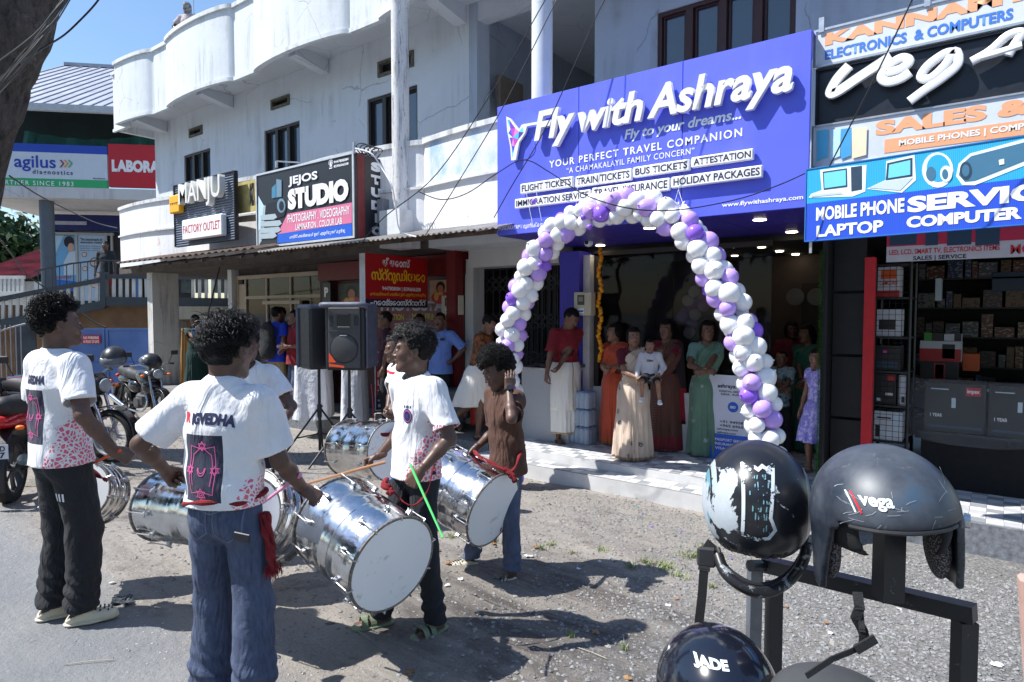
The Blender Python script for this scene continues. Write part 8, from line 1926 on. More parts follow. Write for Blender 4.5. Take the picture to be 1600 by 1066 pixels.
gbk = mat('paint_bike_black',(.012,.012,.016),.2,coat=.5,bump=0);rdp = mat('paint_bike_red',lin((176,16,34)),.2,coat=.5,bump=0,var=.05)
hd = RF(.97,-.22);p = P(176,740,z=-.12);c_ = p-Vector(hd)*.64/1.0
motorcycle('black motorcycle with white alloy wheel nearest the leftmost drummer',(c_.x,c_.y,gz(c_.x,c_.y)),hd,gbk,alw)
hd2 = RF(.80,-.60);p = P(252,668,z=-.2);c2_ = p-Vector(hd2)*.64
motorcycle('black motorcycle with bare handlebar headlight in front of the blue gate',(c2_.x,c2_.y,gz(c2_.x,c2_.y)),hd2,gbk,eng)
hd3 = RF(-.35,.94);p = P(18,788,z=.0);c3_ = p+Vector(hd3)*.64
motorcycle('red motorcycle at the left edge seen from its rear wheel and number plate',(c3_.x,c3_.y,gz(c3_.x,c3_.y)+.0),hd3,rdp,eng,plate=('KL34 D','4257'))
hd4 = RF(.75,.65);p4 = P(14,668,d=7.6)
motorcycle('dark red motorcycle further back behind the leftmost drummer',(p4.x,p4.y,gz(p4.x,p4.y)),hd4,rdp,alw,tank_m=gbk)
def small_helmet(label,u,v,d,m_,fw,tilt=(0,0,1),visor=True):
 M = frame(P(u,v,d=d),fw,tilt);h = hthing(label,M,'helmets hung on the motorcycles')
 f = Field();f.ell((0,0,0),(.125,.15,.135),0);f.ell((0,.05,-.08),(.10,.16,.07),.02,op='s');f.ell((0,0,-.02),(.11,.13,.12),.004,op='s');V,F = f.mesh(.008,planes=[((0,0,-.13),(0,0,-1))]);obj('shell',mesh_np('shell',V,F),m_,h)
 if visor:f = Field();f.ell((0,.01,.0),(.128,.156,.10),0);f.ell((0,0,0),(.122,.150,.12),0,op='s');V,F = f.mesh(.007,planes=[((0,.02,0),(0,-1,0))]);obj('visor',mesh_np('visor',V,F),k_v,h)
 return h
k = NT('visor_smoke');k.col((.25,.28,.32));k.rough(.1);k.b.inputs['Alpha'].default_value = .45;k_v = k.m
h_ = small_helmet('matt black helmet hung upright on the nearer black motorcycle',178,560,7.1,mat('helmet_matt_black',(.022,.023,.026),.38,bump=.02),RF(.2,-1,-.4));
small_helmet('black helmet with clear visor tipped on the handlebar by the gate',236,566,9.6,mat('helmet_matt_black'),RF(-1,-.3,.3),RF(-.3,0,1))
# ================================================================== SPEAKERS, COUNTERS, BOXES, WIRES, LITTER
gril = NT('speaker_grille');wv = gril.n('ShaderNodeTexWave',wave_type='BANDS',bands_direction='Z');wv.inputs['Scale'].default_value = 26;wv.inputs['Distortion'].default_value = 1.2;gril.l(gril.coord(),wv.inputs[0]);gril.col(gril.ramp(wv.outputs[1],.3,.7,(.010,.010,.012),(.075,.078,.085)));gril.rough(.5);gril = gril.m
cov = mat('cover_nylon_grey',(.10,.11,.15),.55,var=.3,bump=.3,bs=30);cab = mat('cabinet_black',(.02,.021,.025),.5,bump=.1)
def stand(label,u,d,ztop,legs=((-.5,0),(.3,.4),(.3,-.4))):
 p = P(u,700,d=d);z = gz(p.x,p.y);t = thing('speaker_stand',label,'speaker stand',(p.x,p.y,z),0,'tripod stands of the speakers');H_ = ztop-z
 MB().tube([(0,0,.12),(0,0,H_)],.019,12).build('pole',cab,t,smooth=True);MB().tube([(0,0,.55),(0,0,.72)],.03,12).build('collar',cab,t,smooth=True);MB().tube([(0,0,.3),(0,0,.38)],.028,12).build('collar',cab,t,smooth=True);MB().bbox((.04,0,.70),.05,.02,.02,bev=.005).build('knob',cab,t)
 for a in(-.3,1.8,3.9):
  dx,dy = math.cos(a+YAW)*.58,math.sin(a+YAW)*.58
  MB().tube([(dx*.04,dy*.04,.66),(dx,dy,.02)],.013,8).build('leg',cab,t,smooth=True);MB().tube([(dx*.03,dy*.03,.34),(dx*.52,dy*.52,.32)],.009,6).build('brace',cab,t,smooth=True)
  MB().tube([(dx*.98,dy*.98,.035),(dx*1.02,dy*1.02,.0)],.018,8).build('rubber_foot',m_rub,t)
 return t,p
t,p1 = stand('tripod stand under the covered black loudspeaker',500,8.3,1.7-(575-488)*8.3/1000)
zb = 1.7-(575-488)*8.3/1000
s1 = thing('loudspeaker','black loudspeaker turned sideways under a grey cover','loudspeaker',(p1.x,p1.y,zb),YAW-.9)
MB().bbox((0,0,.40),.40,.38,.80,bev=.03).build('cabinet',cab,s1);MB().bbox((0,.0,.79),.42,.41,.06,bev=.02).build('cover',cov,s1);MB().bbox((-.19,-.02,.40),.04,.40,.78,bev=.015).build('cover_edge',cov,s1)
t,p2 = stand('tripod stand under the loudspeaker with bare grille',547,8.0,1.7-(575-488)*8.0/1000)
zb = 1.7-(577-488)*8.0/1000
s2 = thing('loudspeaker','loudspeaker with bare round grille and orange stickers facing the road','loudspeaker',(p2.x,p2.y,zb),YAW-.12)
MB().bbox((0,.04,.40),.52,.34,.80,bev=.03).build('cabinet',cab,s2);MB().bbox((0,-.145,.40),.40,.03,.74,bev=.01).build('baffle',mat('baffle_grey',(.05,.052,.06),.4),s2)
mb = MB();mb.lathe([(0,.03),(.10,.026),(.165,.010),(.172,0)],40,Matrix.Translation((0,-.161,.27))@Matrix.Rotation(PI/2,4,'X'));mb.build('grille',gril,s2,smooth=True)
mb = MB();mb.tube([(.175*math.cos(a*2*PI/40),-.163,.27+.175*math.sin(a*2*PI/40))for a in range(40)],.007,6,closed=True);mb.build('grille_ring',cab,s2,smooth=True)
MB().bbox((0,-.163,.61),.17,.02,.16,bev=.01).build('horn',mat('horn_dark',(.008,.008,.009),.3),s2);MB().bbox((0,-.166,.535),.15,.01,.008).build('horn_lip',alu,s2)
for x in(-.16,.16):MB().bbox((x,-.163,.61),.05,.015,.12,bev=.008).build('port',cab,s2)
MB().bbox((0,-.168,.485),.40,.012,.02).build('bar',mat('baffle_grey'),s2)
for i in range(2):MB().bbox((0,-.176,.43-.0*i),.09,.008,.012).build('badge',alu,s2)if i == 0 else None
mb = MB();mb.add([(-.195,-.164,.10),(-.10,-.164,.10),(-.19,-.164,.22)],[(0,1,2)]);mb.add([(-.19,-.164,.05),(.0,-.164,.035),(.0,-.164,.06),(-.19,-.164,.085)],[(0,1,2,3)]);tag(mb.build('stickers',flat('sticker_orange',(236,84,40)),s2),kind='stuff')
mb = MB();mb.tube(catm([(-.27,-.10,.79),(-.25,-.2,.80),(0,-.21,.80),(.25,-.2,.80),(.27,-.1,.78)],4),.035,10);mb.bbox((.0,.05,.80),.56,.38,.04,bev=.018);mb.build('rolled_cover',cov,s2,smooth=True,sharp=40);MB().bbox((.275,.06,.42),.02,.38,.78,bev=.008).build('cover_side',cov,s2)
def draped(label,u0,u1,d,v0,v1,m_):
 a = P(u0,v1,d=d);b = P(u1,v1,d=d);c = (a+b)/2;w_ = (b-a).length/2;z0 = .03;z1 = 1.7-(v0-488)*d/1000;mb = MB();n = 60;V = [];
 for j in range(9):
  z = z0+(z1-z0)*j/8
  for i in range(n):
   t = 2*PI*i/n;k_ = 1+.05*math.sin(9*t+j*.2)*(1-j/8)+.12*(1-j/8);V.append((w_*k_*max(-1,min(1,1.25*math.cos(t))),.28*k_*max(-1,min(1,1.25*math.sin(t))),z))
 F = [(j*n+i,j*n+(i+1)%n,(j+1)*n+(i+1)%n,(j+1)*n+i)for j in range(8)for i in range(n)]+[tuple(8*n+i for i in range(n))]
 mb.add(V,F);o = mb.build('draped_table',m_,None,smooth=True,sharp=50);o.location = (c.x,c.y,0);o.rotation_euler = (0,0,YAW);tag(o,label,'table')
wc = cloth('tablecloth_white',(.66,.67,.72),.8)
draped('table under a long white cloth left of the speaker stand',468,514,10.2,570,636,wc);draped('table under a white cloth between the two speaker poles and the red board',540,570,9.7,570,634,wc)
ca = P(815,690,y=6.98);cb = P(888,690,y=6.98)
ct = thing('counter','low grey white counter with black glass hob behind the drummer in brown','counter',(ca.x,7.2,0));MB().box(ca.x,cb.x,6.98,7.4,0,.93).build('body',mat('laminate_linen',(.42,.43,.45),.5,var=.12,vs=90,bump=.05),ct,world=True);MB().box(ca.x-.02,cb.x+.02,6.95,7.42,.932,.96).build('top',mat('steel_top',(.5,.51,.54),.3,metal=.7),ct,world=True)
hb = thing('gas_hob','black glass gas hob with grates on the grey counter','hob',(ca.x+.5,7.15,.962));MB().bbox((0,0,.03),.62,.34,.05,bev=.01).build('glass',PGB,hb)
for x in(-.17,.17):
 mb = MB();mb.tube([(x+.09*math.cos(a*.785),.09*math.sin(a*.785),.075)for a in range(8)],.006,5,closed=True)
 for a in range(4):mb.bar((x+.04*math.cos(a*PI/2),.04*math.sin(a*PI/2),.08),(x+.12*math.cos(a*PI/2),.12*math.sin(a*PI/2),.08),.01)
 mb.build('grate',blkp,hb)
g0 = P(741,500,y=7.62).x;g1 = P(884,500,y=7.62).x;gt = thing('collapsible_gate','dark collapsible lattice gate between the studio and the blue pillar','gate',(g0,7.62,0));n = 13
gm_ = mat('gate_iron',(.03,.032,.036),.5,metal=.5,bump=.1)
for i in range(n+1):x = g0+(g1-g0)*i/n;MB().bar((x,7.62,.05),(x,7.62,2.33),.024,.018,upv=(1,0,0)).build('upright',gm_,gt,world=True)
for j in range(4):
 zc = .35+j*.55
 for i in range(0,n-1):
  x0 = g0+(g1-g0)*i/n;x1 = g0+(g1-g0)*(i+2)/n;MB().bar((x0,7.602,zc),(x1,7.602,zc+.24),.004,.02,upv=(0,0,1)).build('lattice_strip',gm_,gt,world=True);MB().bar((x0,7.596,zc+.24),(x1,7.596,zc),.004,.02,upv=(0,0,1)).build('lattice_strip',gm_,gt,world=True)
MB().bar((g0,7.62,2.36),(g1,7.62,2.36),.04).build('track',gm_,gt,world=True)
def meter(label,pl,u0,v1,u1,v0):
 a0,b0 = pl.px(u0,v0);a1,b1 = pl.px(u1,v1);b0 = pl.px((u0+u1)/2,v0)[1];b1 = pl.px((u0+u1)/2,v1)[1];t = thing('meter_box',label,'meter box',tuple(pl.w((a0+a1)/2,b0)),0,'electric meter boxes');w_ = a1-a0;h = b1-b0
 bm = mat('box_cream',lin((190,182,162)),.5,var=.1);board('case',pl,(a0,b0,a1,b1),.12,bm,t,px=False,n=.12,bev=.008);board('window',pl,(a0+w_*.22,b0+h*.45,a0+w_*.62,b0+h*.88),.006,flat('meter_window',(60,62,60)),t,px=False,n=.125);board('dial',pl,(a0+w_*.3,b0+h*.6,a0+w_*.54,b0+h*.8),.004,flat('meter_dial',(130,130,120)),t,px=False,n=.129);board('sticker',pl,(a0+w_*.25,b0+h*.1,a0+w_*.6,b0+h*.3),.003,W_,t,px=False,n=.124);board('stripe',pl,(a0+w_*.28,b0+h*.14,a0+w_*.57,b0+h*.22),.003,jblu,t,px=False,n=.127)
meter('cream electric meter box on the blue pillar',Plane((0,7.19)),904,457,931,493);meter('cream electric meter box above the vertical studio board',Plane((0,7.28)),698,462,725,492)
gar = thing('marigold_garland','orange yellow marigold garland hanging on the white door jamb','garland',tuple(P(938,390,y=7.18)))
mb = MB();mb.lathe([(.001,-.9),(.6,-.75),(1,-.2),(1.05,.2),(.7,.75),(.001,.9)],9);mg = mb.mesh('flower',True);V = np.array([v.co[:]for v in mg.vertices]);V *= (1+.25*np.sin(V[:,:1]*9)*np.cos(V[:,1:2]*11));mg.vertices.foreach_set('co',V.astype(np.float32).ravel());mg2 = mg.copy();mg.materials.append(mat('marigold_yellow',lin((240,170,20)),.7,var=.3,vs=60));mg2.materials.append(mat('marigold_orange',lin((226,120,14)),.7,var=.3,vs=60))
for i in range(46):
 v = 388+i*3.9;p = P(937+2.2*math.sin(i*.5),v,y=7.18);o = bpy.data.objects.new('flower',mg if i%3 else mg2);COL.objects.link(o);o.parent = gar;o.location = p-gar.location+Vector((RND.uniform(-.01,.01),RND.uniform(-.01,.01),0));o.scale = (.026,)*3;o.rotation_euler = (RND.random()*3,RND.random()*3,0)
xg = xp-.005;R = np.random.RandomState(2);n = 4200;z = R.uniform(.02,2.3,n);a = R.uniform(0,6.28,n);ph = z*60;c0 = np.stack([xg+.0*z,6.72+0*z,z],1);d = np.stack([np.cos(a),np.sin(a),R.uniform(-.4,.4,n)],1);s_ = np.cross(d,[0,0,1.]);s_/=np.linalg.norm(s_,axis=1)[:,None]
V = np.stack([c0-s_*.0025,c0+s_*.0025,c0+d*.034],1).reshape(-1,3);tag(obj('tinsel_garland',mesh_np('tinsel_garland',V,None,np.arange(n*3).reshape(-1,3),False),mat('tinsel_green',(.06,.30,.03),.35,var=.4,vs=20,bump=0)),'bright green tinsel strip down the black partition edge','garland')
pc = P(921,378,y=6.9);cc = thing('security_camera','white security camera under the blue soffit','camera',tuple(pc));MB().bbox((0,0,.12),.07,.06,.14,bev=.012).build('mount',acr,cc);sdf_part('head',acr,cc,lambda f:(f.ell((0,-.02,-.01),(.055,.055,.055),.01),f.cap((0,0,.02),(0,0,.06),.035,.03,.01)),.008);MB().lathe([(0,0),(.026,.002),(.028,-.01)],16,Matrix.Translation((0,-.074,-.012))@Matrix.Rotation(PI/2,4,'X')).build('lens',K_,cc)
for x in(-.035,.035):MB().tube([(x,.01,.02),(x,.01,.19)],.005,6).build('antenna',acr,cc)
ps = P(1150,700,y=7.28);PD = Plane((ps.x-.32,7.28));sd_ = thing('standee','white office standee with contact lines and a blue foot behind the arch','sign',(ps.x,7.28,0));board('panel',PD,(-.1,.0,.62,.98),.03,flat('standee_white',(206,210,226)),sd_,px=False);board('foot_band',PD,(-.1,.0,.62,.30),.002,jblu,sd_,px=False,n=.003)
for s__,r in(('ashraya DIG',(.10,.82,.44,.88)),('DIGITAL SERVICES',(.12,.785,.44,.805)),('INDIA . KUWAIT',(.14,.75,.42,.772)),('+91 94958',(.13,.43,.40,.46)),('+965 6965',(.13,.385,.40,.415)),('ashraya.com',(.10,.34,.34,.37)),('ashraya.com',(.10,.29+.01,.32,.33))):lettering(s__,PD,r,K_,sd_,px=False,n=.004,bold=.02)
for s__,r in(('PASSPORT SERVICES',(.08,.22,.46,.25)),('INSURANCE',(.08,.17,.32,.20)),('VISA',(.08,.12,.2,.15))):lettering(s__,PD,r,W_,sd_,px=False,n=.006,bold=.01)
poly(PD,[(.28+.06*math.cos(t),.62+.06*math.sin(t))for t in[2*PI*i/20 for i in range(20)]],jblu,sd_,.004,px=False,name='seal');lettering('ISO',PD,(.25,.605,.31,.635),W_,sd_,px=False,n=.006,bold=.03)
pw = P(909,690,y=7.10);kk = NT('shrink_film');kk.col((.45,.55,.68));kk.rough(.15);kk.b.inputs['Alpha'].default_value = .35;kk.bump(kk.noise(30,3),.4,.01);FILM = kk.m;kb = NT('bottle_plastic');kb.col((.55,.66,.78));kb.rough(.1);kb.b.inputs['Alpha'].default_value = .55;BOT = kb.m
bmz = MB();bmz.lathe([(.0,.0),(.034,.0),(.036,.01),(.034,.06),(.036,.09),(.034,.12),(.036,.15),(.030,.185),(.014,.20)],12);bmesh_ = bmz.mesh('bottle',True);bmesh_.materials.append(BOT);cpz = MB();cpz.lathe([(.015,.197),(.016,.215),(.0,.216)],10);capm = cpz.mesh('cap',True);capm.materials.append(jblu)
for q in range(3):
 pk = thing('water_pack','shrink wrapped pack of water bottles, %s of the stack by the blue pillar'%('bottom','middle','top')[q],'water bottles',(pw.x-.0,7.12,.232*q),0,'packs of water bottles')
 for i in range(4):
  for j in range(3):
   o = bpy.data.objects.new('bottle',bmesh_);COL.objects.link(o);o.parent = pk;o.location = ((i-1.5)*.074,(j-1)*.074,.004);o2 = bpy.data.objects.new('cap',capm);COL.objects.link(o2);o2.parent = o
 MB().bbox((0,0,.113),.306,.232,.222,bev=.018).build('film',FILM,pk)
 # --- electronics shop: rack with boxes
PE = Plane((0,7.3));rx0,rz1 = PE.px(1368,412);rx1 = PE.px(1424,412)[0]
rackt = thing('display_rack','black wire mesh display rack at the electronics shop entrance','rack',(rx0,7.3,0))
mbm = mat('rack_wire',(.012,.012,.013),.4,bump=0)
for x in(rx0,rx1):
 for y in(7.3,7.75):MB().bar((x,y,0),(x,y,2.2),.022).build('post',mbm,rackt,world=True)
lv = [.42,.78,1.12,1.46,1.85]
for z in lv+[2.18]:MB().box(rx0-.01,rx1+.01,7.29,7.76,z-.022,z-.004).build('shelf',mbm,rackt,world=True)
mb = MB();x = rx0+.02
while x < rx1:mb.tube([(x,7.29,.05),(x,7.29,2.18)],.0022,4);x += .055
z = .08
while z < 2.18:mb.tube([(rx0,7.288,z),(rx1,7.288,z)],.0022,4);z += .055
tag(mb.build('wire_mesh',mbm,rackt,world=True),kind='stuff')
def carton(label,x0,x1,y0,y1,z0,z1,base,parts=(),group='boxed electronics on the rack'):
 t = thing('carton',label,'box',((x0+x1)/2,(y0+y1)/2,z0),0,group);MB().bbox((0,0,(z1-z0)/2),x1-x0,y1-y0,z1-z0,bev=.003).build('box',base,t);pl = Plane((x0,y0));w_ = x1-x0;h = z1-z0
 for(a,b,c,d,m_)in parts:
  if isinstance(m_,str):pass
  else:board('print',pl,(a*w_,z0+b*h,c*w_,z0+d*h),.002,m_,t,px=False,n=.002)
 return t,pl,w_,h
wb = flat('carton_white',(196,198,204));bb = flat('carton_black',(26,27,30));rb_ = flat('carton_red',(176,30,34));pinkp = flat('print_magenta',(220,60,170));w0 = rx0+.02;w1 = rx1-.02;ob = flat('carton_orange',(210,84,24));gb_ = flat('carton_green',(70,150,50))
W0 = w0+.0;Wd = w1-w0
t,pl,w_,h = carton('white box with red foot on the top shelf of the rack',w0,w0+Wd*.72,7.32,7.6,lv[4],lv[4]+.30,wb,((.0,0,1,.22,rb_),(.15,.60,.85,.90,ob)));lettering('CAMCORD',pl,(.1*w_,lv[4]+.12,.9*w_,lv[4]+.16),RED,t,px=False,n=.005)
t,pl,w_,h = carton('white box with printed dark projector on the second shelf',w0,w0+Wd*.78,7.32,7.6,lv[3],lv[3]+.27,wb,((.1,.25,.8,.62,bb),))
t,pl,w_,h = carton('black box with pink mark on the third shelf',w0,w0+Wd*.8,7.32,7.6,lv[2],lv[2]+.25,bb,((.3,.7,.45,.8,pinkp),(.05,.1,.9,.35,dkb)))
t,pl,w_,h = carton('tall black box with red corner tag on the fourth shelf',w0,w0+Wd*.7,7.32,7.6,lv[1],lv[1]+.31,bb,((.55,.78,.92,.95,rb_),(.5,.3,.85,.38,wb),(.1,.1,.3,.2,gry)));
t,pl,w_,h = carton('upright white and black box beside the tall black box',w0+Wd*.74,w1,7.32,7.6,lv[1],lv[1]+.30,wb,((.0,.0,.2,1,bb),(.5,.1,.9,.3,bb)))
t,pl,w_,h = carton('white box with black line drawings on the lowest shelf',w0,w1-.02,7.32,7.6,lv[0],lv[0]+.29,wb,((.05,.1,.2,.5,bb),(.3,.15,.55,.35,gry),(.1,.75,.6,.8,bb),(.65,.4,.95,.9,gry)))
t,pl,w_,h = carton('flat blue box on the floor under the rack',w0,w1+.2,7.1,7.5,.02,.14,flat('carton_blue',(34,60,170)),((.3,.4,.7,.6,W_),))
qx0 = P(1437,740,y=7.36).x;qx1 = 1.6
tb_ = thing('display_table','long table with black cloth front in the electronics shop','table',(qx0,7.5,0));MB().box(qx0,qx1,7.40,8.2,0,.52).build('black_cloth',mat('cloth_black_front',(.006,.006,.007),.95,bump=.1),tb_,world=True);MB().box(qx0-.02,qx1,7.36,8.22,.522,.545).build('table_top',m_blk,tb_,world=True)
for i in range(5):
 x0 = qx0+.02+i*.50;t,pl,w_,h = carton('black plastic wrapped speaker box, %s from the left on the long table'%('first','second','third','fourth','fifth')[i],x0,x0+.48,7.42,7.8,.547,1.02,bb if i<2 else flat('carton_navy',(30,38,60)),((.68,.76,.92,.93,rb_),(.1,.86,.4,.88,gry),(.08,.08,.95,.13,dkb),(.45,.5,.52,.7,gry)),'wrapped boxes on the long table')
 lettering('impex',pl,(.70*w_,.547+.79*.473,.90*w_,.547+.89*.473),W_,t,px=False,n=.005,bold=.02);lettering('1 YEAR',pl,(.1*w_,.547+.30*.473,.3*w_,.547+.37*.473),W_,t,px=False,n=.005,bold=.02)
kk = NT('plastic_sheet');kk.col((.5,.52,.56));kk.rough(.12);kk.b.inputs['Alpha'].default_value = .13;kk.b.inputs['Specular IOR Level'].default_value = .8;b = kk.bump(kk.noise(7,6,.7,dist=1.5),1.,.06);kk.bump(kk.noise(22,5,.7,dist=1),.8,.02,b)
mb = MB();mb.grid(lambda u,v:(qx0-.10+u*(1.75+qx0*0-qx0),7.33-.05*math.sin(9*u+v*3)*(1-v)-.03*math.sin(23*u),.50+v*.56-.06*math.sin(u*7)*(1-v)),60,14);o = mb.build('plastic_sheet',kk.m,tb_,world=True,smooth=True)
for(lab,u0,u1,v0,v1,y,m1,ps_)in(('red and white speaker box above the long table',1437,1502,533,565,8.3,wb,((0,0,1,.62,rb_),(.55,.15,.85,.85,bb))),('black speaker box with red ring under the red white box',1437,1497,565,596,8.3,bb,((.38,.1,.66,.9,rb_),(.41,.15,.63,.85,bb))),('small green and black box on top of the pile',1444,1474,520,533,8.3,bb,((0,0,.4,1,gb_),)),('small white printer box on top of the pile',1475,1502,522,533,8.3,wb,((.6,0,1,1,bb),)),('orange boxes in the dark of the shop',1504,1530,553,580,8.6,ob,()),('white long box lying on the glass counter',1455,1572,604,613,8.0,bb,((.42,.3,.98,.8,gry),)),('dim grey box at the back shelf',1550,1600,425,455,9.6,dkb,()),('tall white pack in the shop dark',1461,1470,435,470,8.6,gry,())):
 a = P(u0,(v0+v1)/2,y=y);b = P(u1,(v0+v1)/2,y=y);zt = P((u0+u1)/2,v0,y=y).z;z0 = P((u0+u1)/2,v1,y=y).z;carton(lab,a.x,b.x,y,y+.25,z0,zt,m1,ps_,'boxes deeper in the electronics shop')
MB().box(qx0+.0,1.8,8.0,8.6,0,P(1470,597,y=8.3).z-.004).build('inner_counter',m_blk,tb_,world=True)
shf = thing('back_shelves','dark shelves full of small goods at the back of the electronics shop','shelf',(0,9.7,0))
for i in range(6):MB().box(-.9,2.6,9.6,10.0,.3+i*.36,.32+i*.36).build('shelf',mat('shelf_dark',(.03,.028,.026),.6),shf,world=True)
rr2 = random.Random(9);gm2 = []
for i,(c,c2)in enumerate((((.16,.16,.17),(.5,.5,.5)),((.26,.06,.03),(.6,.5,.3)),((.06,.10,.22),(.5,.5,.55)),((.35,.34,.32),(.05,.05,.06)),((.04,.04,.04),(.4,.1,.08)),((.30,.14,.03),(.05,.04,.04)))):
 k = NT('goods_%d'%i);k.col(k.mix(k.ramp(k.noise(22,2,.4,scale=(1,1,2.2),loc=(i,0,0)),.56,.58),tuple(x*.4 for x in c),tuple(x*.4 for x in c2)));k.rough(.4);gm2.append(k.m)
mbs = MB()
for i in range(6):
 x = -.85
 while x < 2.5:w_ = rr2.uniform(.06,.22);mbs.cur = rr2.randrange(6);mbs.box(x,x+w_*.85,9.62,9.8,.321+i*.36,.32+i*.36+rr2.uniform(.1,.28));x += w_
tag(mbs.build('small_goods',gm2,shf,world=True),kind='stuff')
pgn = P(715,675,y=6.95);gt_ = thing('generator','grey wheeled generator under the vertical studio board','generator',tuple((pgn.x,6.95,0)),.1)
MB().bbox((0,0,.38),.55,.38,.40,bev=.03).build('housing',mat('machine_grey',lin((66,74,80)),.5),gt_);MB().bbox((0,-.2,.20),.5,.03,.14,bev=.01).build('panel',blkp,gt_);MB().bbox((.34,0,.25),.10,.22,.34,bev=.02).build('red_tank',flat('machine_red',(180,30,30)),gt_)
for x in(-.18,.18):MB().lathe([(.0,-.03),(.075,-.03),(.085,0),(.075,.03),(0,.03)],18,Matrix.Translation((x,-.20,.085))@Matrix.Rotation(PI/2,4,'X')).build('wheel',tyre,gt_,smooth=True)
o = MB().bbox((0,0,.06),.22,.16,.11,bev=.01).build('concrete_block',whitewash('block',(.5,.47,.42),.4,3,5,.8),None);o.location = (P(598,655,y=6.7).x,6.7,0);tag(o,'broken pale concrete block at the pavement edge','block')
o = MB().bbox((0,0,0),.10,.62,.50,bev=.01).build('wall_box',mat('box_brown',lin((112,100,88)),.6,var=.2),None);pp = P(797,150,x=XS+.22);o.location = (XS+.21,pp.y,pp.z);tag(o,'brown steel box on the wall of the upper recess','box')
wire = mat('wire_black',(.008,.008,.008),.5,bump=0)
def cable(label,pts,r=.006,m_=None,n=6):
 q = catm([P(u,v,d=d)for u,v,d in pts],n);o = MB().tube(q,r,6).build('overhead_cable',m_ or wire,None,smooth=True);return tag(o,label,'cable','overhead cables')
cable('cable running down from the right pole column to the studio corner',[(890,-60,6.2),(852,0,6.3),(782,122,6.5),(684,270,6.8),(600,340,7.2),(560,385,7.6)],.006)
cable('second cable beside it ending at the tin awning',[(905,-60,6.2),(865,10,6.2),(790,160,6.4),(725,270,6.7),(662,372,7.2)],.005)
cable('cable crossing the left corner of the violet sign',[(985,-60,5.6),(945,0,5.7),(905,85,5.8),(850,205,6.0),(800,290,6.2),(772,340,6.6)],.0055)
cable('sagging cable in front of the violet sign',[(655,300,6.4),(690,312,6.3),(730,302,6.2),(775,272,6.0),(818,250,5.8),(860,270,5.7),(915,305,5.5),(985,326,5.3),(1060,328,5.2),(1150,312,5.1),(1215,290,5.0),(1258,271,4.95)],.005)
cable('cable in front of the black VegA board',[(1450,-60,3.9),(1425,0,4.0),(1365,125,4.2),(1296,260,4.5)],.005)
cable('cable from the trunk sweeping up at the upper left',[(170,-25,8),(150,5,8),(125,32,8),(100,55,8),(70,74,7.6),(30,100,7.0)],.012)
cable('cable sagging from the trunk to the left balcony',[(15,275,7.0),(60,305,8.5),(110,330,10),(150,348,12),(182,356,14)],.010)
cable('cable from the left edge down to the slate panel',[(-5,368,9),(20,400,10),(45,432,12),(75,452,13.5)],.012)
cable('thin dark cord hanging under the left awning',[(343,418,12.4),(335,450,12.4),(325,490,12.4)],.014)
cable('white cord looping beside the column',[(555,232,7.0),(580,240,6.9),(596,262,6.9),(612,290,6.8),(618,320,6.9),(625,360,7.1),(650,370,7.0)],.008,acr)
cable('black cable along the ramp wall',[(128,490,14.5),(150,505,14.5),(166,512,14.5)],.02)
cable('thin cord from the loudspeaker to the ground',[(580,600,8.1),(583,640,8.1),(583,678,8.1)],.005,flat('cord_magenta',(170,40,90)))
mb = MB();rr3 = random.Random(2)
for i in range(5):c0 = P(565+i*6,232+2*i,y=5.95);mb.tube([c0+Vector((math.cos(a*.5)*.10,.03*math.sin(a),math.sin(a*.5)*.07))for a in range(13)],.008,6)
tag(mb.build('cable_coils',wire,None,smooth=True),'coiled cables on top of the studio sign','cable',kind='stuff')
MB().bar(P(553,222,y=5.9),P(553,240,y=5.9),.03).build('bracket',alu,J,world=True)
mb = MB();mb.bar(P(432,252,y=6.2),P(432,262,y=6.2),.03);mb.bar(P(432,252,y=6.2),P(468,254,y=6.35),.02);mb.build('bracket',alu,J,world=True)
def litter(name,label,m_,spots,s,seed=0,n=5):
 R = random.Random(seed);mb = MB()
 for(u,v,q)in spots:
  p = P(u,v,z=-.12);
  for _ in range(3):p = P(u,v,z=gz(p.x,p.y)+.004)
  for i in range(q):
   c = p+Vector((R.uniform(-s,s)*.6,R.uniform(-s,s)*.6,0));c.z = gz(c.x,c.y)+.006;a = R.random()*6.28;k_ = [];
   for j in range(n):t = a+j*6.28/n;rr = s*R.uniform(.3,.8);k_.append(c+Vector((math.cos(t)*rr,math.sin(t)*rr,R.uniform(0,s*.35))))
   mb.add(k_,[tuple(range(n))])
 return tag(mb.build(name,m_,None),label,kind='stuff')
litter('purple_scraps','purple scraps of burst balloons on the gravel',flat('scrap_purple',(120,80,220)),[(837,760,1),(883,765,1),(932,772,1),(950,784,1),(1018,823,2),(1003,803,1),(1144,874,1),(1065,830,1),(905,812,1)],.018,1)
litter('paper_scraps','pale paper and plastic scraps',flat('scrap_white',(214,216,220)),[(825,870,3),(960,878,1),(935,878,1),(720,905,1),(1045,948,1),(1400,950,1),(1560,1040,4),(905,890,1),(700,918,1),(130,898,2),(175,912,1),(350,905,1),(1300,990,1)],.03,2,6)
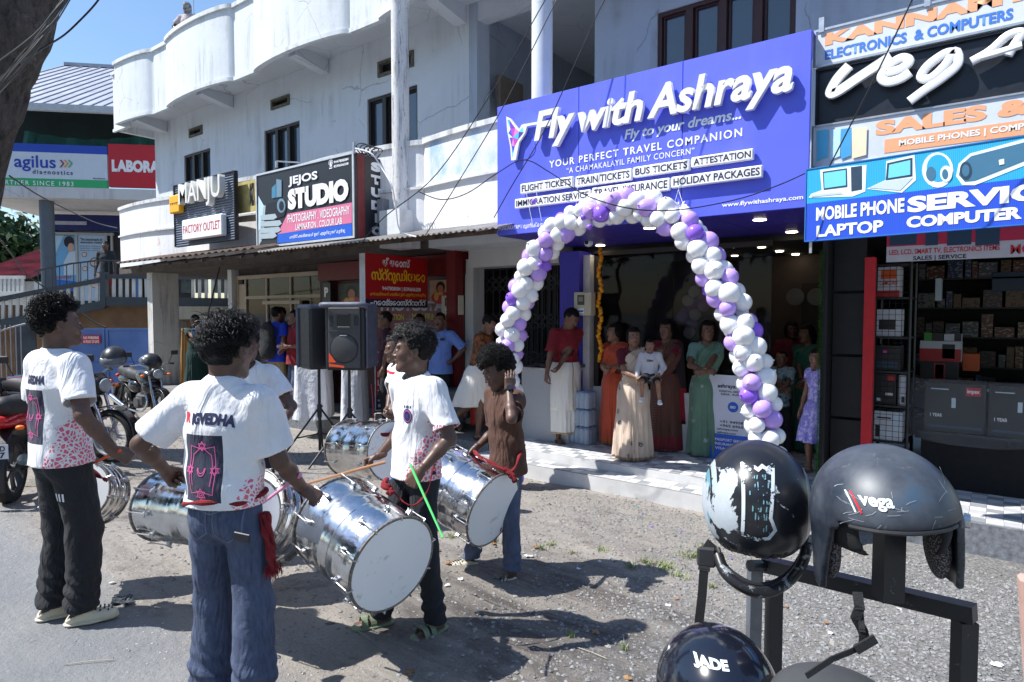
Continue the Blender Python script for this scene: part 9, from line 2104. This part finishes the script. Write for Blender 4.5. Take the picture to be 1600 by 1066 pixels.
litter('dry_leaves','dry leaves and brown wrappers',mat('leaf_dry',lin((150,110,70)),.8,var=.5,vs=30),[(930,990,2),(835,855,3),(1060,938,1),(1225,948,2),(1290,975,2),(980,1060,2),(600,900,1),(700,880,3),(770,850,3),(400,850,2),(1210,940,2),(1120,820,2),(640,1052,3)],.028,3,5)
litter('teal_scraps','teal and green scraps',flat('scrap_teal',(40,170,170)),[(905,848,1),(998,792,1),(1285,908,1),(322,1005,2),(415,955,2)],.02,4)
litter('dark_plastic','torn dark plastic sheet on the road edge',mat('plastic_dark',(.07,.08,.09),.35,var=.5),[(192,938,4),(178,945,2),(205,942,2)],.055,5,7)
mb = MB();
for(u0,v0,u1,v1)in((902,1010,948,1030),(560,1000,578,1012),(380,932,470,925),(1110,935,1130,950),(100,1060,180,1052),(640,900,668,903)):
 a = P(u0,v0,z=-.02);b = P(u1,v1,z=-.02);a.z = gz(a.x,a.y)+.006;b.z = gz(b.x,b.y)+.008;mb.tube([a,(a+b)/2+Vector((0,0,.004)),b],.0022,5)
tag(mb.build('twigs',mat('twig_pale',(.40,.34,.27),.8),None),'pale twigs and straws on the ground',kind='stuff')
o = MB().tube([P(170,718,z=-.08)+Vector((0,0,.02)),P(145,728,z=-.08)],.012,6).build('magenta_shield',flat('pink_guard',(190,60,120)),None);tag(o,'magenta strip of plastic beside the white alloy wheel','plastic')
for i,(x,y,h,r)in enumerate(((-16,-10,9,4.5),(-9,-12,10,5),(-2,-13,9,4.8),(5,-12,10,5),(12,-10,9,5),(-24,-6,9,5),(18,-4,9,5))):tree(x,y,h,r,2600,60+i,'unseen roadside tree added across the street, number %d counted from the left'%(i+1)if False else['unseen tall tree added across the street opposite the speakers','unseen broad tree added across the street opposite the drummers','unseen tree added across the street opposite the violet sign','unseen tree added across the street opposite the electronics shop','unseen tree added far right across the street','unseen tree added far left across the street','unseen tree added at the right end of the street'][i],'unseen trees added to block the horizon light',ls=.3)  # unseen trees added behind the camera to block horizon light and darken reflections
